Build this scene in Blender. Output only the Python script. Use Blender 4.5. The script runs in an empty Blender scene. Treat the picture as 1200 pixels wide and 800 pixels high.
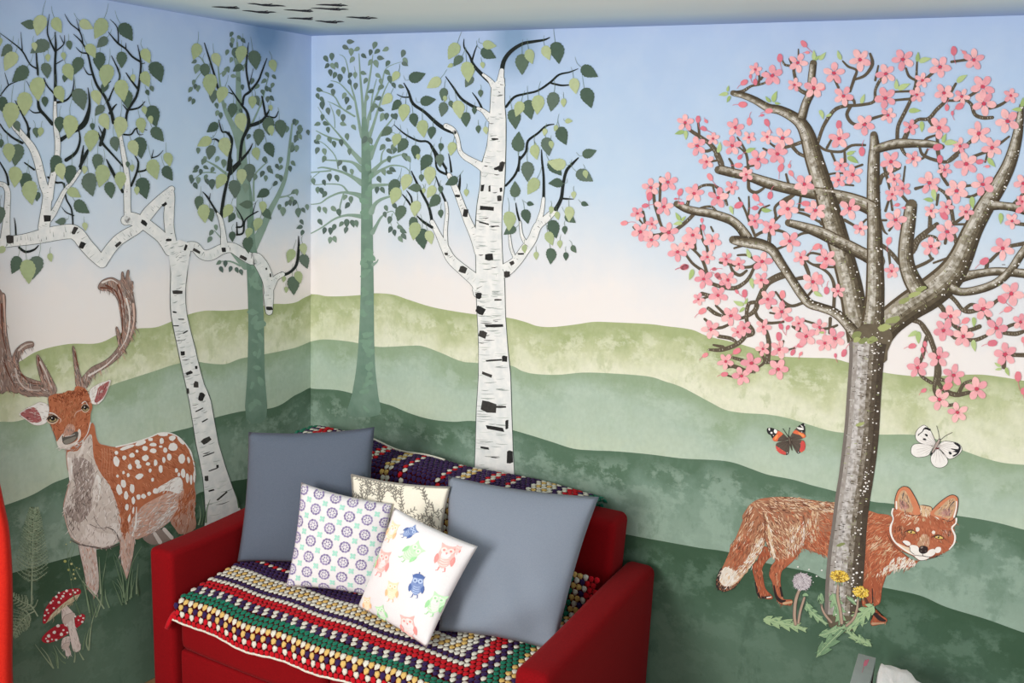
import bpy, bmesh, math, random
from mathutils import Vector, Matrix
rnd = random.Random(7)
scn = bpy.context.scene
COL = scn.collection
# ------------------------------------------------------------------ camera
F = 1113.4684; YAW, PITCH, ROLL = -0.54583, 0.20087, 0.04523
CAM = Vector((2.94345, -3.10394, 2.09143)); HC = 2.51599; FZ = -.035
_f = Vector((math.sin(YAW)*math.cos(PITCH), math.cos(YAW)*math.cos(PITCH), -math.sin(PITCH)))
_r = Vector((math.cos(YAW), -math.sin(YAW), 0)); _u = _r.cross(_f)
R2 = math.cos(ROLL)*_r + math.sin(ROLL)*_u; U2 = -math.sin(ROLL)*_r + math.cos(ROLL)*_u
def ray(x, y): return _f + R2*((x-600)/F) - U2*((y-400)/F)
def on_right(x, y, d=0.0):      # point on the right wall (plane y = 0), d in front of it
    r = ray(x, y); return CAM + r*((-d - CAM.y)/r.y)
def on_left(x, y, d=0.0):       # point on the left wall (plane x = 0)
    r = ray(x, y); return CAM + r*((d - CAM.x)/r.x)
def on_ceiling(x, y, d=0.0):
    r = ray(x, y); return CAM + r*((HC - d - CAM.z)/r.z)
# sofa frame: a along the sofa, b from the back to the front
TH = 0.05944; SO = Vector((0.12163, -0.11876, 0)); SA = Vector((math.cos(TH), math.sin(TH), 0)); SB = Vector((math.sin(TH), -math.cos(TH), 0))
def S(a, b, z): return SO + SA*a + SB*b + Vector((0, 0, z))
# ------------------------------------------------------------------ materials
def lin(c):
    o = []
    for v in c:
        v = v/255.0; o.append(v/12.92 if v <= .04045 else ((v+.055)/1.055)**2.4)
    return o
MATS = {}
def base_mat(name, rough=.75, spec=.25):
    m = bpy.data.materials.new(name); m.use_nodes = True
    nt = m.node_tree; b = nt.nodes['Principled BSDF']
    b.inputs['Roughness'].default_value = rough; b.inputs['Specular IOR Level'].default_value = spec
    return m, nt, b
def N(nt, t, **k):
    n = nt.nodes.new(t)
    for a, v in k.items(): setattr(n, a, v)
    return n
def paint(c, var=.10, scale=40., rough=.8, spec=.15, c2=None, name=None, detail=4., stretch=None, bump=0, lo=.3, hi=.7):
    """A flat painted or dyed colour with a little brush mottling."""
    key = (tuple(c), var, scale, rough, spec, tuple(c2) if c2 else None, stretch, bump)
    if key in MATS: return MATS[key]
    m, nt, b = base_mat(name or 'paint_%02x%02x%02x' % tuple(int(v) for v in c), rough, spec)
    a = lin(c); e = lin(c2) if c2 else None
    c0 = [min(1, v*(1-var)) for v in a]; c1 = e or [min(1, v*(1+var)) for v in a]
    if c2: c0 = a
    geo = N(nt, 'ShaderNodeNewGeometry'); no = N(nt, 'ShaderNodeTexNoise')
    no.inputs['Scale'].default_value = scale; no.inputs['Detail'].default_value = detail
    if stretch:
        mp = N(nt, 'ShaderNodeMapping'); mp.inputs['Scale'].default_value = stretch
        nt.links.new(geo.outputs['Position'], mp.inputs['Vector']); nt.links.new(mp.outputs[0], no.inputs['Vector'])
    else: nt.links.new(geo.outputs['Position'], no.inputs['Vector'])
    rp = N(nt, 'ShaderNodeValToRGB'); rp.color_ramp.elements[0].position = lo; rp.color_ramp.elements[1].position = hi
    rp.color_ramp.elements[0].color = (*c0, 1); rp.color_ramp.elements[1].color = (*c1, 1)
    nt.links.new(no.outputs['Fac'], rp.inputs[0]); nt.links.new(rp.outputs[0], b.inputs['Base Color'])
    if bump:
        bp = N(nt, 'ShaderNodeBump'); bp.inputs['Strength'].default_value = bump; bp.inputs['Distance'].default_value = .002
        nt.links.new(no.outputs['Fac'], bp.inputs['Height']); nt.links.new(bp.outputs[0], b.inputs['Normal'])
    MATS[key] = m; return m
# ------------------------------------------------------------------ objects
def tag(o, label=None, cat=None, group=None, kind=None):
    if label: o['label'] = label
    if cat: o['category'] = cat
    if group: o['group'] = group
    if kind: o['kind'] = kind
    return o
def empty(name, loc, label=None, cat=None, group=None):
    o = bpy.data.objects.new(name, None); COL.objects.link(o); o.location = loc; o.empty_display_size = .1
    return tag(o, label, cat, group)
def world_loc(o):
    v = Vector((0, 0, 0))
    while o is not None: v = v + Vector(o.location); o = o.parent
    return v
def link_mesh(name, me, parent=None, loc=(0, 0, 0)):
    o = bpy.data.objects.new(name, me); COL.objects.link(o); o.location = loc
    if parent is not None: o.parent = parent
    return o
def mesh_obj(name, verts, faces, mats, midx=None, parent=None, smooth=False, origin=None):
    """verts are world points; the mesh is stored about its parent's (or own) origin"""
    if parent is not None: org = world_loc(parent)
    elif origin is not None: org = Vector(origin)
    else: org = Vector((0, 0, 0))
    me = bpy.data.meshes.new(name)
    me.from_pydata([tuple(Vector(v)-org) for v in verts], [], faces)
    for m in (mats if isinstance(mats, (list, tuple)) else [mats]): me.materials.append(m)
    if midx: me.polygons.foreach_set('material_index', midx)
    if smooth: me.polygons.foreach_set('use_smooth', [True]*len(me.polygons))
    me.update()
    o = link_mesh(name, me, parent, (0, 0, 0) if parent is not None else org)
    return o
# ------------------------------------------------------------------ 2D painting on a plane
STEP = 0.00012
def cr(pts, n=4, closed=False):
    """Catmull-Rom through tuples of any length"""
    P = [tuple(p) for p in pts]; m = len(P); out = []
    if m < 3 and not closed:
        if n <= 1: return P
        a, b = P[0], P[-1]; return [tuple(a[k]+(b[k]-a[k])*i/n for k in range(len(a))) for i in range(n+1)]
    segs = m if closed else m-1
    for i in range(segs):
        if closed: p0, p1, p2, p3 = P[(i-1) % m], P[i], P[(i+1) % m], P[(i+2) % m]
        else: p0, p1, p2, p3 = P[max(i-1, 0)], P[i], P[i+1], P[min(i+2, m-1)]
        for j in range(n):
            t = j/n; t2 = t*t; t3 = t2*t
            out.append(tuple(.5*((2*p1[k])+(-p0[k]+p2[k])*t+(2*p0[k]-5*p1[k]+4*p2[k]-p3[k])*t2+(-p0[k]+3*p1[k]-3*p2[k]+p3[k])*t3) for k in range(len(p1))))
    if not closed: out.append(P[-1])
    return out
class Fr:
    """a tracing frame: crop origin and magnification -> photo pixels"""
    def __init__(s, x, y, k): s.x, s.y, s.k = x, y, k
    def __call__(s, pts): return [(s.x+p[0]/s.k, s.y+p[1]/s.k)+tuple(w/s.k for w in p[2:]) for p in pts]
    def p(s, x, y): return (s.x+x/s.k, s.y+y/s.k)
PX = Fr(0, 0, 1)
def inside(p, poly):
    x, y = p; c = False; j = len(poly)-1
    for i in range(len(poly)):
        xi, yi = poly[i][0], poly[i][1]; xj, yj = poly[j][0], poly[j][1]
        if (yi > y) != (yj > y) and x < (xj-xi)*(y-yi)/(yj-yi+1e-12)+xi: c = not c
        j = i
    return c
class Paint:
    def __init__(s, surf, base): s.surf, s.base = surf, base*1.5; s.k = 0; s.v = []; s.f = []; s.mi = []; s.m = []
    def mat(s, m):
        if m not in s.m: s.m.append(m)
        return s.m.index(m)
    def add(s, pts, faces, m, lay):
        o = len(s.v); d = s.base+lay*STEP+(s.k % 80)*1.5e-6; s.k += 1; i = s.mat(m)
        for p in pts: s.v.append(s.surf(p[0], p[1], d))
        for f in faces: s.f.append(tuple(o+k for k in f)); s.mi.append(i)
    def poly(s, pts, m, lay=0, smooth=3):
        if smooth: pts = cr([p[:2] for p in pts], smooth, True)
        s.add(pts, [tuple(range(len(pts)))], m, lay)
    def stroke(s, pts, m, lay=0, w=None, w1=None, n=4, grow=0.0, cap=True):
        """pts (x,y) or (x,y,w); widths in pixels, w -> w1 taper when not given per point"""
        k = len(pts)
        if len(pts[0]) == 2:
            w1 = w if w1 is None else w1
            pts = [(p[0], p[1], w+(w1-w)*i/max(1, k-1)) for i, p in enumerate(pts)]
        P = cr(pts, n); L = []; Rr = []
        for i, p in enumerate(P):
            a = P[max(0, i-1)]; b = P[min(len(P)-1, i+1)]
            tx, ty = b[0]-a[0], b[1]-a[1]; l = math.hypot(tx, ty) or 1e-6; nx, ny = -ty/l, tx/l
            h = max(.02, p[2]/2+grow); L.append((p[0]+nx*h, p[1]+ny*h)); Rr.append((p[0]-nx*h, p[1]-ny*h))
        c = len(P); fs = [(i, i+1, c+i+1, c+i) for i in range(c-1)]
        s.add(L+Rr, fs, m, lay)
        if cap:
            for q, sg in ((P[0], -1), (P[-1], 1)):
                if q[2]/2+grow > .6:
                    s.ell(q[0], q[1], q[2]/2+grow, q[2]/2+grow, 0, m, lay, 10)
    def ell(s, cx, cy, rx, ry, rot, m, lay=0, n=12, jit=0):
        a = math.radians(rot); ca, sa = math.cos(a), math.sin(a); P = []
        for i in range(n):
            t = 2*math.pi*i/n; k = 1+jit*(rnd.random()-.5)
            x, y = rx*k*math.cos(t), ry*k*math.sin(t); P.append((cx+x*ca-y*sa, cy+x*sa+y*ca))
        s.add(P, [tuple(range(n))], m, lay)
    def fur(s, poly, cols, n, length, ang, w=.8, lay=1, smooth=3, curve=.15, jit=14):
        """short tapered brush strokes scattered in a polygon; cols: list or f(x,y); ang degrees (0 = right, 90 = down) or f(x,y)"""
        P = cr([p[:2] for p in poly], smooth, True) if smooth else poly
        xs = [p[0] for p in P]; ys = [p[1] for p in P]; k = 0; tries = 0
        while k < n and tries < n*30:
            tries += 1
            x = rnd.uniform(min(xs), max(xs)); y = rnd.uniform(min(ys), max(ys))
            if not inside((x, y), P): continue
            a = ang(x, y) if callable(ang) else ang
            a = math.radians(a+rnd.gauss(0, jit)); l = length*rnd.uniform(.6, 1.3)
            c = cols(x, y) if callable(cols) else rnd.choice(cols)
            cx, cy = math.cos(a), math.sin(a); b = rnd.uniform(-curve, curve)*l
            mid = (x+cx*l/2-cy*b, y+cy*l/2+cx*b)
            ww = w*rnd.uniform(.7, 1.3)
            if not inside((x+cx*l, y+cy*l), P) and rnd.random() < .6: continue
            s.stroke([(x, y, ww*.6), (mid[0], mid[1], ww), (x+cx*l, y+cy*l, .08)], c, lay+rnd.choice((0, 1, 2)), n=2, cap=False)
            k += 1
    def leaf(s, cx, cy, L, ang, m, lay=0, width=.68, serr=True):
        a = math.radians(ang); dx, dy = math.sin(a), math.cos(a); px, py = dy, -dx
        prof = [(0, .05), (.03, .2), (.1, .36), (.22, .46), (.38, .5), (.55, .43), (.7, .31), (.84, .17), (.94, .06), (1, 0)]
        q = []
        for (t, w) in prof: q.append((t, w))
        if serr and L > 9:
            r = []
            for i in range(len(q)-1):
                r.append(q[i])
                if i >= 2: r.append(((q[i][0]*.45+q[i+1][0]*.55)+.015, (q[i][1]*.45+q[i+1][1]*.55)-.035 if q[i+1][1] > .08 else (q[i][1]+q[i+1][1])/2))
            r.append(q[-1]); q = r
        bend = rnd.uniform(-.06, .06)
        pts = []
        for sg in (1, -1):
            for (t, w) in (q if sg == 1 else reversed(q[:-1])):
                u = (t-.45)*L; v = sg*w*L*width+bend*L*math.sin(math.pi*t)
                pts.append((cx+dx*u+px*v, cy+dy*u+py*v))
        s.add(pts, [tuple(range(len(pts)))], m, lay)
    def build(s, name, parent=None, origin=None):
        return mesh_obj(name, s.v, s.f, s.m, s.mi, parent, origin=origin)
# ------------------------------------------------------------------ room shell
def mapr(nt, sock, a, b, x=0.0, y=1.0):
    n = N(nt, 'ShaderNodeMapRange'); n.clamp = True
    n.inputs['From Min'].default_value = a; n.inputs['From Max'].default_value = b
    n.inputs['To Min'].default_value = x; n.inputs['To Max'].default_value = y
    nt.links.new(sock, n.inputs['Value']); return n.outputs['Result']
def mth(nt, op, a, b=None, clamp=False):
    n = N(nt, 'ShaderNodeMath', operation=op); n.use_clamp = clamp
    for i, v in enumerate((a, b)):
        if v is None: continue
        if isinstance(v, (int, float)): n.inputs[i].default_value = v
        else: nt.links.new(v, n.inputs[i])
    return n.outputs[0]
def mixc(nt, fac, a, b):
    n = N(nt, 'ShaderNodeMix', data_type='RGBA')
    for k, v in ((0, fac), (6, a), (7, b)):
        if isinstance(v, (int, float)): n.inputs[k].default_value = v
        elif isinstance(v, (list, tuple)): n.inputs[k].default_value = (*lin(v), 1)
        else: nt.links.new(v, n.inputs[k])
    return n.outputs[2]
def ramp(nt, fac, stops):
    r = N(nt, 'ShaderNodeValToRGB'); e = r.color_ramp.elements
    e[0].position = stops[0][0]; e[0].color = (*lin(stops[0][1]), 1)
    e[1].position = stops[-1][0]; e[1].color = (*lin(stops[-1][1]), 1)
    for p, c in stops[1:-1]:
        x = e.new(p); x.color = (*lin(c), 1)
    nt.links.new(fac, r.inputs[0]); return r.outputs[0]
def noise(nt, vec, scale, detail=4, rough=.55, stretch=None):
    n = N(nt, 'ShaderNodeTexNoise'); n.inputs['Scale'].default_value = scale; n.inputs['Detail'].default_value = detail; n.inputs['Roughness'].default_value = rough
    if stretch:
        mp = N(nt, 'ShaderNodeMapping'); mp.inputs['Scale'].default_value = stretch; nt.links.new(vec, mp.inputs['Vector']); vec = mp.outputs[0]
    nt.links.new(vec, n.inputs['Vector']); return n.outputs['Fac']
def smudge(nt, pos, col, centre, radius, sc, c, amt):
    d = N(nt, 'ShaderNodeVectorMath', operation='SUBTRACT'); nt.links.new(pos, d.inputs[0]); d.inputs[1].default_value = centre
    q = N(nt, 'ShaderNodeVectorMath', operation='MULTIPLY'); nt.links.new(d.outputs[0], q.inputs[0]); q.inputs[1].default_value = sc
    l = N(nt, 'ShaderNodeVectorMath', operation='LENGTH'); nt.links.new(q.outputs[0], l.inputs[0])
    return mixc(nt, mapr(nt, l.outputs['Value'], radius, radius*.25, 0, amt), col, c)
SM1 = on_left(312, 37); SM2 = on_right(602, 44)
def sky_mat(name):
    m, nt, b = base_mat(name, .75, .15)
    pos = N(nt, 'ShaderNodeNewGeometry').outputs['Position']; sx = N(nt, 'ShaderNodeSeparateXYZ'); nt.links.new(pos, sx.inputs[0])
    n1 = noise(nt, pos, 2.6, 5, .6); n2 = noise(nt, pos, 9, 3)
    h = mth(nt, 'ADD', mapr(nt, sx.outputs['Z'], 1.3, 2.52), mth(nt, 'MULTIPLY', mth(nt, 'SUBTRACT', n1, .5), .34))
    c = ramp(nt, h, [(0, (236, 229, 224)), (.2, (233, 228, 226)), (.36, (211, 219, 228)), (.55, (190, 210, 230)), (.8, (180, 202, 229)), (1, (175, 196, 226))])
    c = mixc(nt, mapr(nt, n2, .45, .75, 0, .12), c, (226, 230, 236))
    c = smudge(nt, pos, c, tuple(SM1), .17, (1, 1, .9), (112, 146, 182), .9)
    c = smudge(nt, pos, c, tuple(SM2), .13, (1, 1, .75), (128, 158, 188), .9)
    nt.links.new(c, b.inputs['Base Color']); return m
def wallbox(name, a, b, m):
    (x0, y0, z0), (x1, y1, z1) = a, b
    v = [(x0, y0, z0), (x1, y0, z0), (x1, y1, z0), (x0, y1, z0), (x0, y0, z1), (x1, y0, z1), (x1, y1, z1), (x0, y1, z1)]
    f = [(0, 3, 2, 1), (4, 5, 6, 7), (0, 1, 5, 4), (1, 2, 6, 5), (2, 3, 7, 6), (3, 0, 4, 7)]
    return tag(mesh_obj(name, v, f, m, origin=((x0+x1)/2, (y0+y1)/2, z0)), kind='structure')
SKY = sky_mat('mural_sky_paint')
XR, YL = 4.3, -4.6
wall_right = wallbox('wall_right', (0, 0, FZ), (XR, .12, HC), SKY)
wall_left = wallbox('wall_left', (-.12, YL, FZ), (0, .12, HC), SKY)
tag(wall_left, 'wall left of the corner painted with sky, hills, stag and crooked birch', 'wall', kind='structure')
tag(wall_right, 'wall right of the corner painted with sky, hills, blossom tree and fox', 'wall', kind='structure')
def ceil_mat():
    m, nt, b = base_mat('ceiling_paint', .8, .1)
    pos = N(nt, 'ShaderNodeNewGeometry').outputs['Position']; sx = N(nt, 'ShaderNodeSeparateXYZ'); nt.links.new(pos, sx.inputs[0])
    dy = mth(nt, 'MULTIPLY', sx.outputs['Y'], -1.0); d = mth(nt, 'SMOOTH_MIN', sx.outputs['X'], dy); d = mth(nt, 'MINIMUM', sx.outputs['X'], dy)
    n1 = noise(nt, pos, 3.0, 4)
    t = mth(nt, 'ADD', mapr(nt, d, 0, .5), mth(nt, 'MULTIPLY', mth(nt, 'SUBTRACT', n1, .5), .25))
    c = ramp(nt, t, [(0, (158, 180, 218)), (.2, (174, 198, 220)), (.5, (208, 226, 230)), (1, (226, 238, 236))])
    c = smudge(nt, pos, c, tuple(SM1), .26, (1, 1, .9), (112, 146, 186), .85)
    nt.links.new(c, b.inputs['Base Color']); return m
ceiling = wallbox('ceiling', (-.12, YL, HC), (XR, .12, HC+.1), ceil_mat()); tag(ceiling, 'pale ceiling fading to blue along the walls', 'ceiling', kind='structure')
def floor_mat():
    m, nt, b = base_mat('floor_boards', .45, .3)
    pos = N(nt, 'ShaderNodeNewGeometry').outputs['Position']
    br = N(nt, 'ShaderNodeTexBrick'); nt.links.new(pos, br.inputs['Vector']); br.inputs['Scale'].default_value = 1
    br.inputs['Brick Width'].default_value = 1.2; br.inputs['Row Height'].default_value = .14; br.inputs['Mortar Size'].default_value = .003
    br.inputs['Color1'].default_value = (*lin((150, 112, 78)), 1); br.inputs['Color2'].default_value = (*lin((132, 96, 66)), 1); br.inputs['Mortar'].default_value = (*lin((60, 42, 30)), 1)
    g = noise(nt, pos, 8, 6, .6, (1, 12, 1)); nt.links.new(mixc(nt, mapr(nt, g, .3, .7, 0, .35), br.outputs['Color'], (95, 66, 44)), b.inputs['Base Color']); return m
floor = wallbox('floor', (-.12, YL, FZ-.1), (XR, .12, FZ), floor_mat()); tag(floor, 'brown wooden board floor', 'floor', kind='structure')
# ------------------------------------------------------------------ painted hills (layers of the wall painting)
def hill_mat(name, top, mid, low, blot, D, amp=.9, bl=.5, sc=5., stops=(0, .25, .6, 1), dark=None):
    m, nt, b = base_mat(name, .8, .12)
    pos = N(nt, 'ShaderNodeNewGeometry').outputs['Position']; at = N(nt, 'ShaderNodeAttribute'); at.attribute_name = 'below_ridge'
    n1 = mapr(nt, noise(nt, pos, sc, 5, .6), .3, .7, -.5, .5)
    n3 = noise(nt, pos, sc*1.7, 8, .68, (1.0, 1.0, 1.3)); n4 = noise(nt, pos, sc*1.3, 7, .7, (1.5, 1.5, .8)); n2 = noise(nt, pos, 60, 3, .6, (1, 1, .7))
    t = mth(nt, 'ADD', mth(nt, 'DIVIDE', at.outputs['Fac'], D), mth(nt, 'MULTIPLY', n1, amp))
    c = ramp(nt, t, [(stops[0], top), (stops[1], top), (stops[2], mid), (stops[3], low)])
    away = mapr(nt, at.outputs['Fac'], .01, .07)
    c = mixc(nt, mth(nt, 'MULTIPLY', mapr(nt, n3, .49, .56, 0, bl), away), c, blot)
    c = mixc(nt, mapr(nt, n4, .54, .61, 0, bl*.7), c, dark or top)
    c = mixc(nt, mapr(nt, n2, .35, .7, 0, .10), c, (80, 100, 80))
    nt.links.new(c, b.inputs['Base Color'])
    return m
def hill(name, pts, surf, d, m, parent, ext, right):
    P = cr(pts, 6); top = [surf(p[0], p[1], d) for p in P]
    if right: top[0].x = 0.0; e = top[-1].copy(); e.x = XR; e.z += ext; top.append(e)
    else: top[0].y = 0.0; e = top[-1].copy(); e.y = YL; e.z += ext; top.append(e)
    deps = [0, .012, .03, .06, .1, .16, .24, .34, .5, .8, 1.6]; v = []; f = []; dep = []
    for p in top:
        for q in deps:
            z = max(FZ, p.z-q); v.append((p.x, p.y, z)); dep.append(q)
    k = len(deps)
    for i in range(len(top)-1):
        for j in range(k-1):
            if v[i*k+j][2] <= FZ and v[(i+1)*k+j][2] <= FZ: continue
            f.append((i*k+j, i*k+j+1, (i+1)*k+j+1, (i+1)*k+j))
    o = mesh_obj(name, v, f, m, None, parent)
    a = o.data.attributes.new('below_ridge', 'FLOAT', 'POINT'); a.data.foreach_set('value', dep); return o
HM1 = hill_mat('hill_paint_olive', (166, 177, 130), (198, 203, 166), (224, 225, 202), (216, 219, 192), .24, .5, .75, 6., (0, .12, .45, .75), (180, 189, 146))
HM2 = hill_mat('hill_paint_sage', (148, 168, 140), (172, 190, 174), (194, 206, 184), (184, 200, 184), .34, .35, .5, 4., (0, .06, .3, 1), (166, 186, 162))
HM3 = hill_mat('hill_paint_forest', (88, 114, 94), (118, 143, 127), (146, 167, 152), (148, 170, 155), .34, .4, .65, 5., (0, .12, .36, 1), (100, 127, 108))
HM4 = hill_mat('hill_paint_dark', (60, 86, 66), (76, 102, 84), (94, 119, 102), (106, 131, 114), .4, .4, .5, 4., (0, .12, .5, 1), (58, 82, 66))
HR = [
 [(365, 344.6), (372, 345), (383, 347), (400, 347), (422, 345.6), (438, 343.5), (460, 345), (480, 351.5), (510, 360.5), (555, 368), (594, 372), (615, 377), (630, 382), (648, 383), (675, 380), (696, 377), (720, 377.6), (760, 379.5), (780, 382), (810, 386), (830, 394), (860, 401), (890, 410), (910, 417), (950, 419), (976, 420), (997, 425.6), (1034, 436), (1080, 441), (1130, 439), (1152, 439), (1176, 442), (1200, 446), (1225, 450)],
 [(364, 400), (380, 397.6), (409, 400), (441, 406), (460, 406), (480, 405), (495, 405.5), (516, 413), (540, 423), (558, 425), (597, 428), (612, 434.6), (627, 438), (654, 439), (684, 436.4), (720, 437.6), (760, 441), (780, 447), (800, 454), (832, 471), (850, 480), (870, 483.6), (900, 485.6), (924, 490), (950, 498), (970, 504), (990, 507), (1030, 509), (1065, 509), (1090, 512), (1127, 527), (1152, 536), (1175, 542), (1200, 544.5), (1225, 547)],
 [(362, 454.5), (370, 455.5), (396, 457), (419, 462.6), (448, 472), (460, 475.6), (480, 484), (504, 491), (531, 494), (558, 493.4), (600, 503.6), (624, 510.5), (648, 518), (672, 525.5), (696, 527.6), (720, 528.5), (760, 532), (800, 537), (840, 539), (860, 542), (880, 549), (900, 556), (930, 562), (950, 568), (981, 576), (1020, 587), (1045, 590), (1085, 597), (1122, 604), (1145, 607.5), (1170, 612.5), (1200, 620.5), (1225, 627)],
 [(361, 530), (420, 535), (500, 562), (620, 600), (700, 619), (732, 625.5), (755, 630), (780, 634.5), (820, 641.7), (853, 646.6), (900, 660), (949, 670), (966, 678), (1000, 683), (1034, 688), (1078, 697.5), (1109, 711), (1155, 725), (1197, 740), (1225, 748)]]
HL = [
 [(366, 344.6), (356, 349), (347, 354), (335, 356), (321, 356), (305, 359), (289, 362), (264, 364), (240, 364), (219, 369), (200, 377), (182, 383.5), (160, 385), (140, 391), (115, 402), (80, 403), (45, 411), (22, 424), (0, 432), (-20, 440)],
 [(364, 400), (347, 407), (330, 411), (315, 414), (300, 417), (282, 420), (266, 426), (253, 426.5), (240, 425), (231, 424), (208, 426), (180, 435), (155, 443), (129, 452), (100, 468), (60, 480), (22, 493), (0, 494), (-20, 497)],
 [(362, 454.5), (352, 460), (344, 464), (331, 473), (318, 478), (300, 480), (282, 482), (260, 487), (250, 490), (236, 496), (222, 501), (202, 506), (150, 520), (110, 545), (80, 559), (62, 566), (37, 580), (5, 592), (-20, 598)],
 [(361, 530), (330, 545), (292, 560), (271, 564), (240, 575), (229, 580), (190, 605), (160, 628), (120, 642), (92, 650), (55, 660), (15, 671), (-20, 680)]]
for i, m in enumerate((HM1, HM2, HM3, HM4)):
    hill('painted_hill', HR[i], on_right, .00015*(i+1), m, wall_right, -.1, True)
    hill('painted_hill', HL[i], on_left, .00015*(i+1), m, wall_left, -.2, False)
# ------------------------------------------------------------------ colours of the paintings
LD = [paint(c, .06, 60) for c in ((86, 105, 90), (94, 112, 96), (78, 97, 84), (98, 114, 102))]
LP = [paint(c, .05, 60) for c in ((174, 187, 142), (181, 192, 150), (167, 181, 138))]
TW = paint((36, 42, 40), .2, 60)
BIRCH = paint((238, 237, 235), .06, 30, c2=(216, 219, 219))
BOUT = paint((70, 82, 78), .2, 60)
BGREY = [paint(c, .08, 60) for c in ((172, 176, 176), (190, 193, 192), (150, 158, 154), (200, 206, 200))]
BDARK = [paint((44, 44, 44), .2, 60), paint((62, 60, 58), .2, 60)]
GT = paint((128, 151, 137), .08, 14, c2=(142, 164, 150))
GTT = paint((104, 132, 116), .08, 14, c2=(124, 149, 134))
GL = [paint(c, .06, 60) for c in ((94, 113, 102), (110, 130, 116), (86, 103, 97), (126, 146, 130), (100, 116, 108))]
def putleaves(P, fr, data, lay=3, serr=True, width=.68):
    for (x, y, L, a, k) in data:
        cx, cy = fr.p(x, y); P.leaf(cx, cy, L/fr.k, a, rnd.choice(LD if k == 'd' else LP), lay+(0 if k == 'd' else 1), width, serr)
def stems(P, fr, data, w=.5, lay=2):
    for (x, y, L, a, k) in data:
        cx, cy = fr.p(x, y); l = L/fr.k; r = math.radians(a); dx, dy = math.sin(r), math.cos(r)
        P.stroke([(cx-dx*l*.42, cy-dy*l*.42), (cx-dx*l*.7+rnd.uniform(-1, 1), cy-dy*l*.75-1), (cx-dx*l*.8+rnd.uniform(-2, 2), cy-dy*l*.8-l*.35)], paint((110, 130, 110), .05, 60), lay, w, .3, n=2, cap=False)
def birch_branch(P, pts, lay=0, marks=.5, n=4):
    P.stroke(pts, BOUT, lay, n=n, grow=.55); P.stroke(pts, BIRCH, lay+1, n=n)
    Q = cr(pts, 6)
    for i in range(1, len(Q)-1):
        if rnd.random() > marks: continue
        x, y, w = Q[i][:3]; tx, ty = Q[i+1][0]-Q[i-1][0], Q[i+1][1]-Q[i-1][1]; l = math.hypot(tx, ty) or 1; nx, ny = -ty/l, tx/l
        a = rnd.uniform(-.5, .1); b = a+rnd.uniform(.15, .5); sk = rnd.uniform(-1, 1)
        P.stroke([(x+nx*w*a, y+ny*w*a), (x+nx*w*b+tx/l*sk, y+ny*w*b+ty/l*sk)], rnd.choice(BGREY+BGREY+BDARK), lay+2, rnd.uniform(.4, 1.1), .2, n=2, cap=False)
def bark_rows(P, left, right, n, lay, dark=.12, tilt=0):
    """horizontal scribbles across a birch trunk between two edge curves (lists of (x, y), same order)"""
    def at(E, y):
        for i in range(len(E)-1):
            (x0, y0), (x1, y1) = E[i], E[i+1]
            if min(y0, y1) <= y <= max(y0, y1): return x0+(x1-x0)*(y-y0)/((y1-y0) or 1)
        return None
    ys = [p[1] for p in left]+[p[1] for p in right]; y0, y1 = min(ys), max(ys); k = 0
    while k < n:
        y = rnd.uniform(y0, y1); a, b = at(left, y), at(right, y); k += 1
        if a is None or b is None: continue
        w = b-a; s = rnd.choice((0, .1, .55, rnd.random()*.6)); e = min(.98, s+rnd.uniform(.15, .45)); t = rnd.uniform(-1, 1.2)+tilt*w*(e-s)
        P.stroke([(a+w*s, y, .3), (a+w*(s+e)/2, y+t*.4+.5, rnd.uniform(.5, 1.4)), (a+w*e, y+t, .2)], rnd.choice(BDARK) if rnd.random() < dark else rnd.choice(BGREY), lay, n=2, cap=False)
def marks(P, fr, data, lay=3):
    for (x, y, w, h, a) in data:
        cx, cy = fr.p(x, y); w /= fr.k; h /= fr.k; r = math.radians(a); c, s = math.cos(r), math.sin(r)
        j = lambda: rnd.uniform(-.08, .08); q = [(-w*(.5+j()), -h*(.38+j())), (-w*.1, -h*(.46+j())), (w*(.48+j()), -h*(.42+j())), (w*(.5+j()), h*(.36+j())), (0, h*(.44+j())), (-w*(.44+j()), h*(.4+j()))]
        P.poly([(cx+u*c-v*s, cy+u*s+v*c) for u, v in q], rnd.choice(BDARK), lay, 0)
A = Fr(0, 0, 4); B = Fr(200, 0, 4); C = Fr(430, 0, 4); D = Fr(0, 150, 4); E = Fr(200, 150, 4); FF = Fr(430, 150, 4)
G1 = Fr(0, 310, 5); G2 = Fr(0, 420, 4); F0 = Fr(0, 550, 4); T5 = Fr(240, 240, 3.077)
# ------------------------------------------------------------------ slender green trees behind
def small_leaves(P, fr, paths, gap, size, lay=2, both=True, hang=.3):
    for pts in paths:
        Q = cr([p[:2] for p in fr(pts)], 8); acc = 0; side = 1; i0 = 0; tot = 0
        for i in range(1, len(Q)):
            dx, dy = Q[i][0]-Q[i-1][0], Q[i][1]-Q[i-1][1]; l = math.hypot(dx, dy); acc += l; tot += l
            if acc >= gap*rnd.uniform(.75, 1.25):
                acc = 0; side = -side; h = math.atan2(dx, dy)+side*rnd.uniform(.5, 1.2)
                hx, hy = math.sin(h), math.cos(h)+hang; k = math.hypot(hx, hy) or 1; hx, hy = hx/k, hy/k
                L = size*rnd.uniform(.75, 1.2)
                P.leaf(Q[i][0]+hx*L*.75, Q[i][1]+hy*L*.75, L, math.degrees(math.atan2(hx, hy)), rnd.choice(GL), lay+rnd.choice((0, 1)), .62, False)
        dx, dy = Q[-1][0]-Q[-2][0], Q[-1][1]-Q[-2][1]
        P.leaf(Q[-1][0], Q[-1][1], size, math.degrees(math.atan2(dx, dy)), rnd.choice(GL), lay, .62, False)
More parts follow.
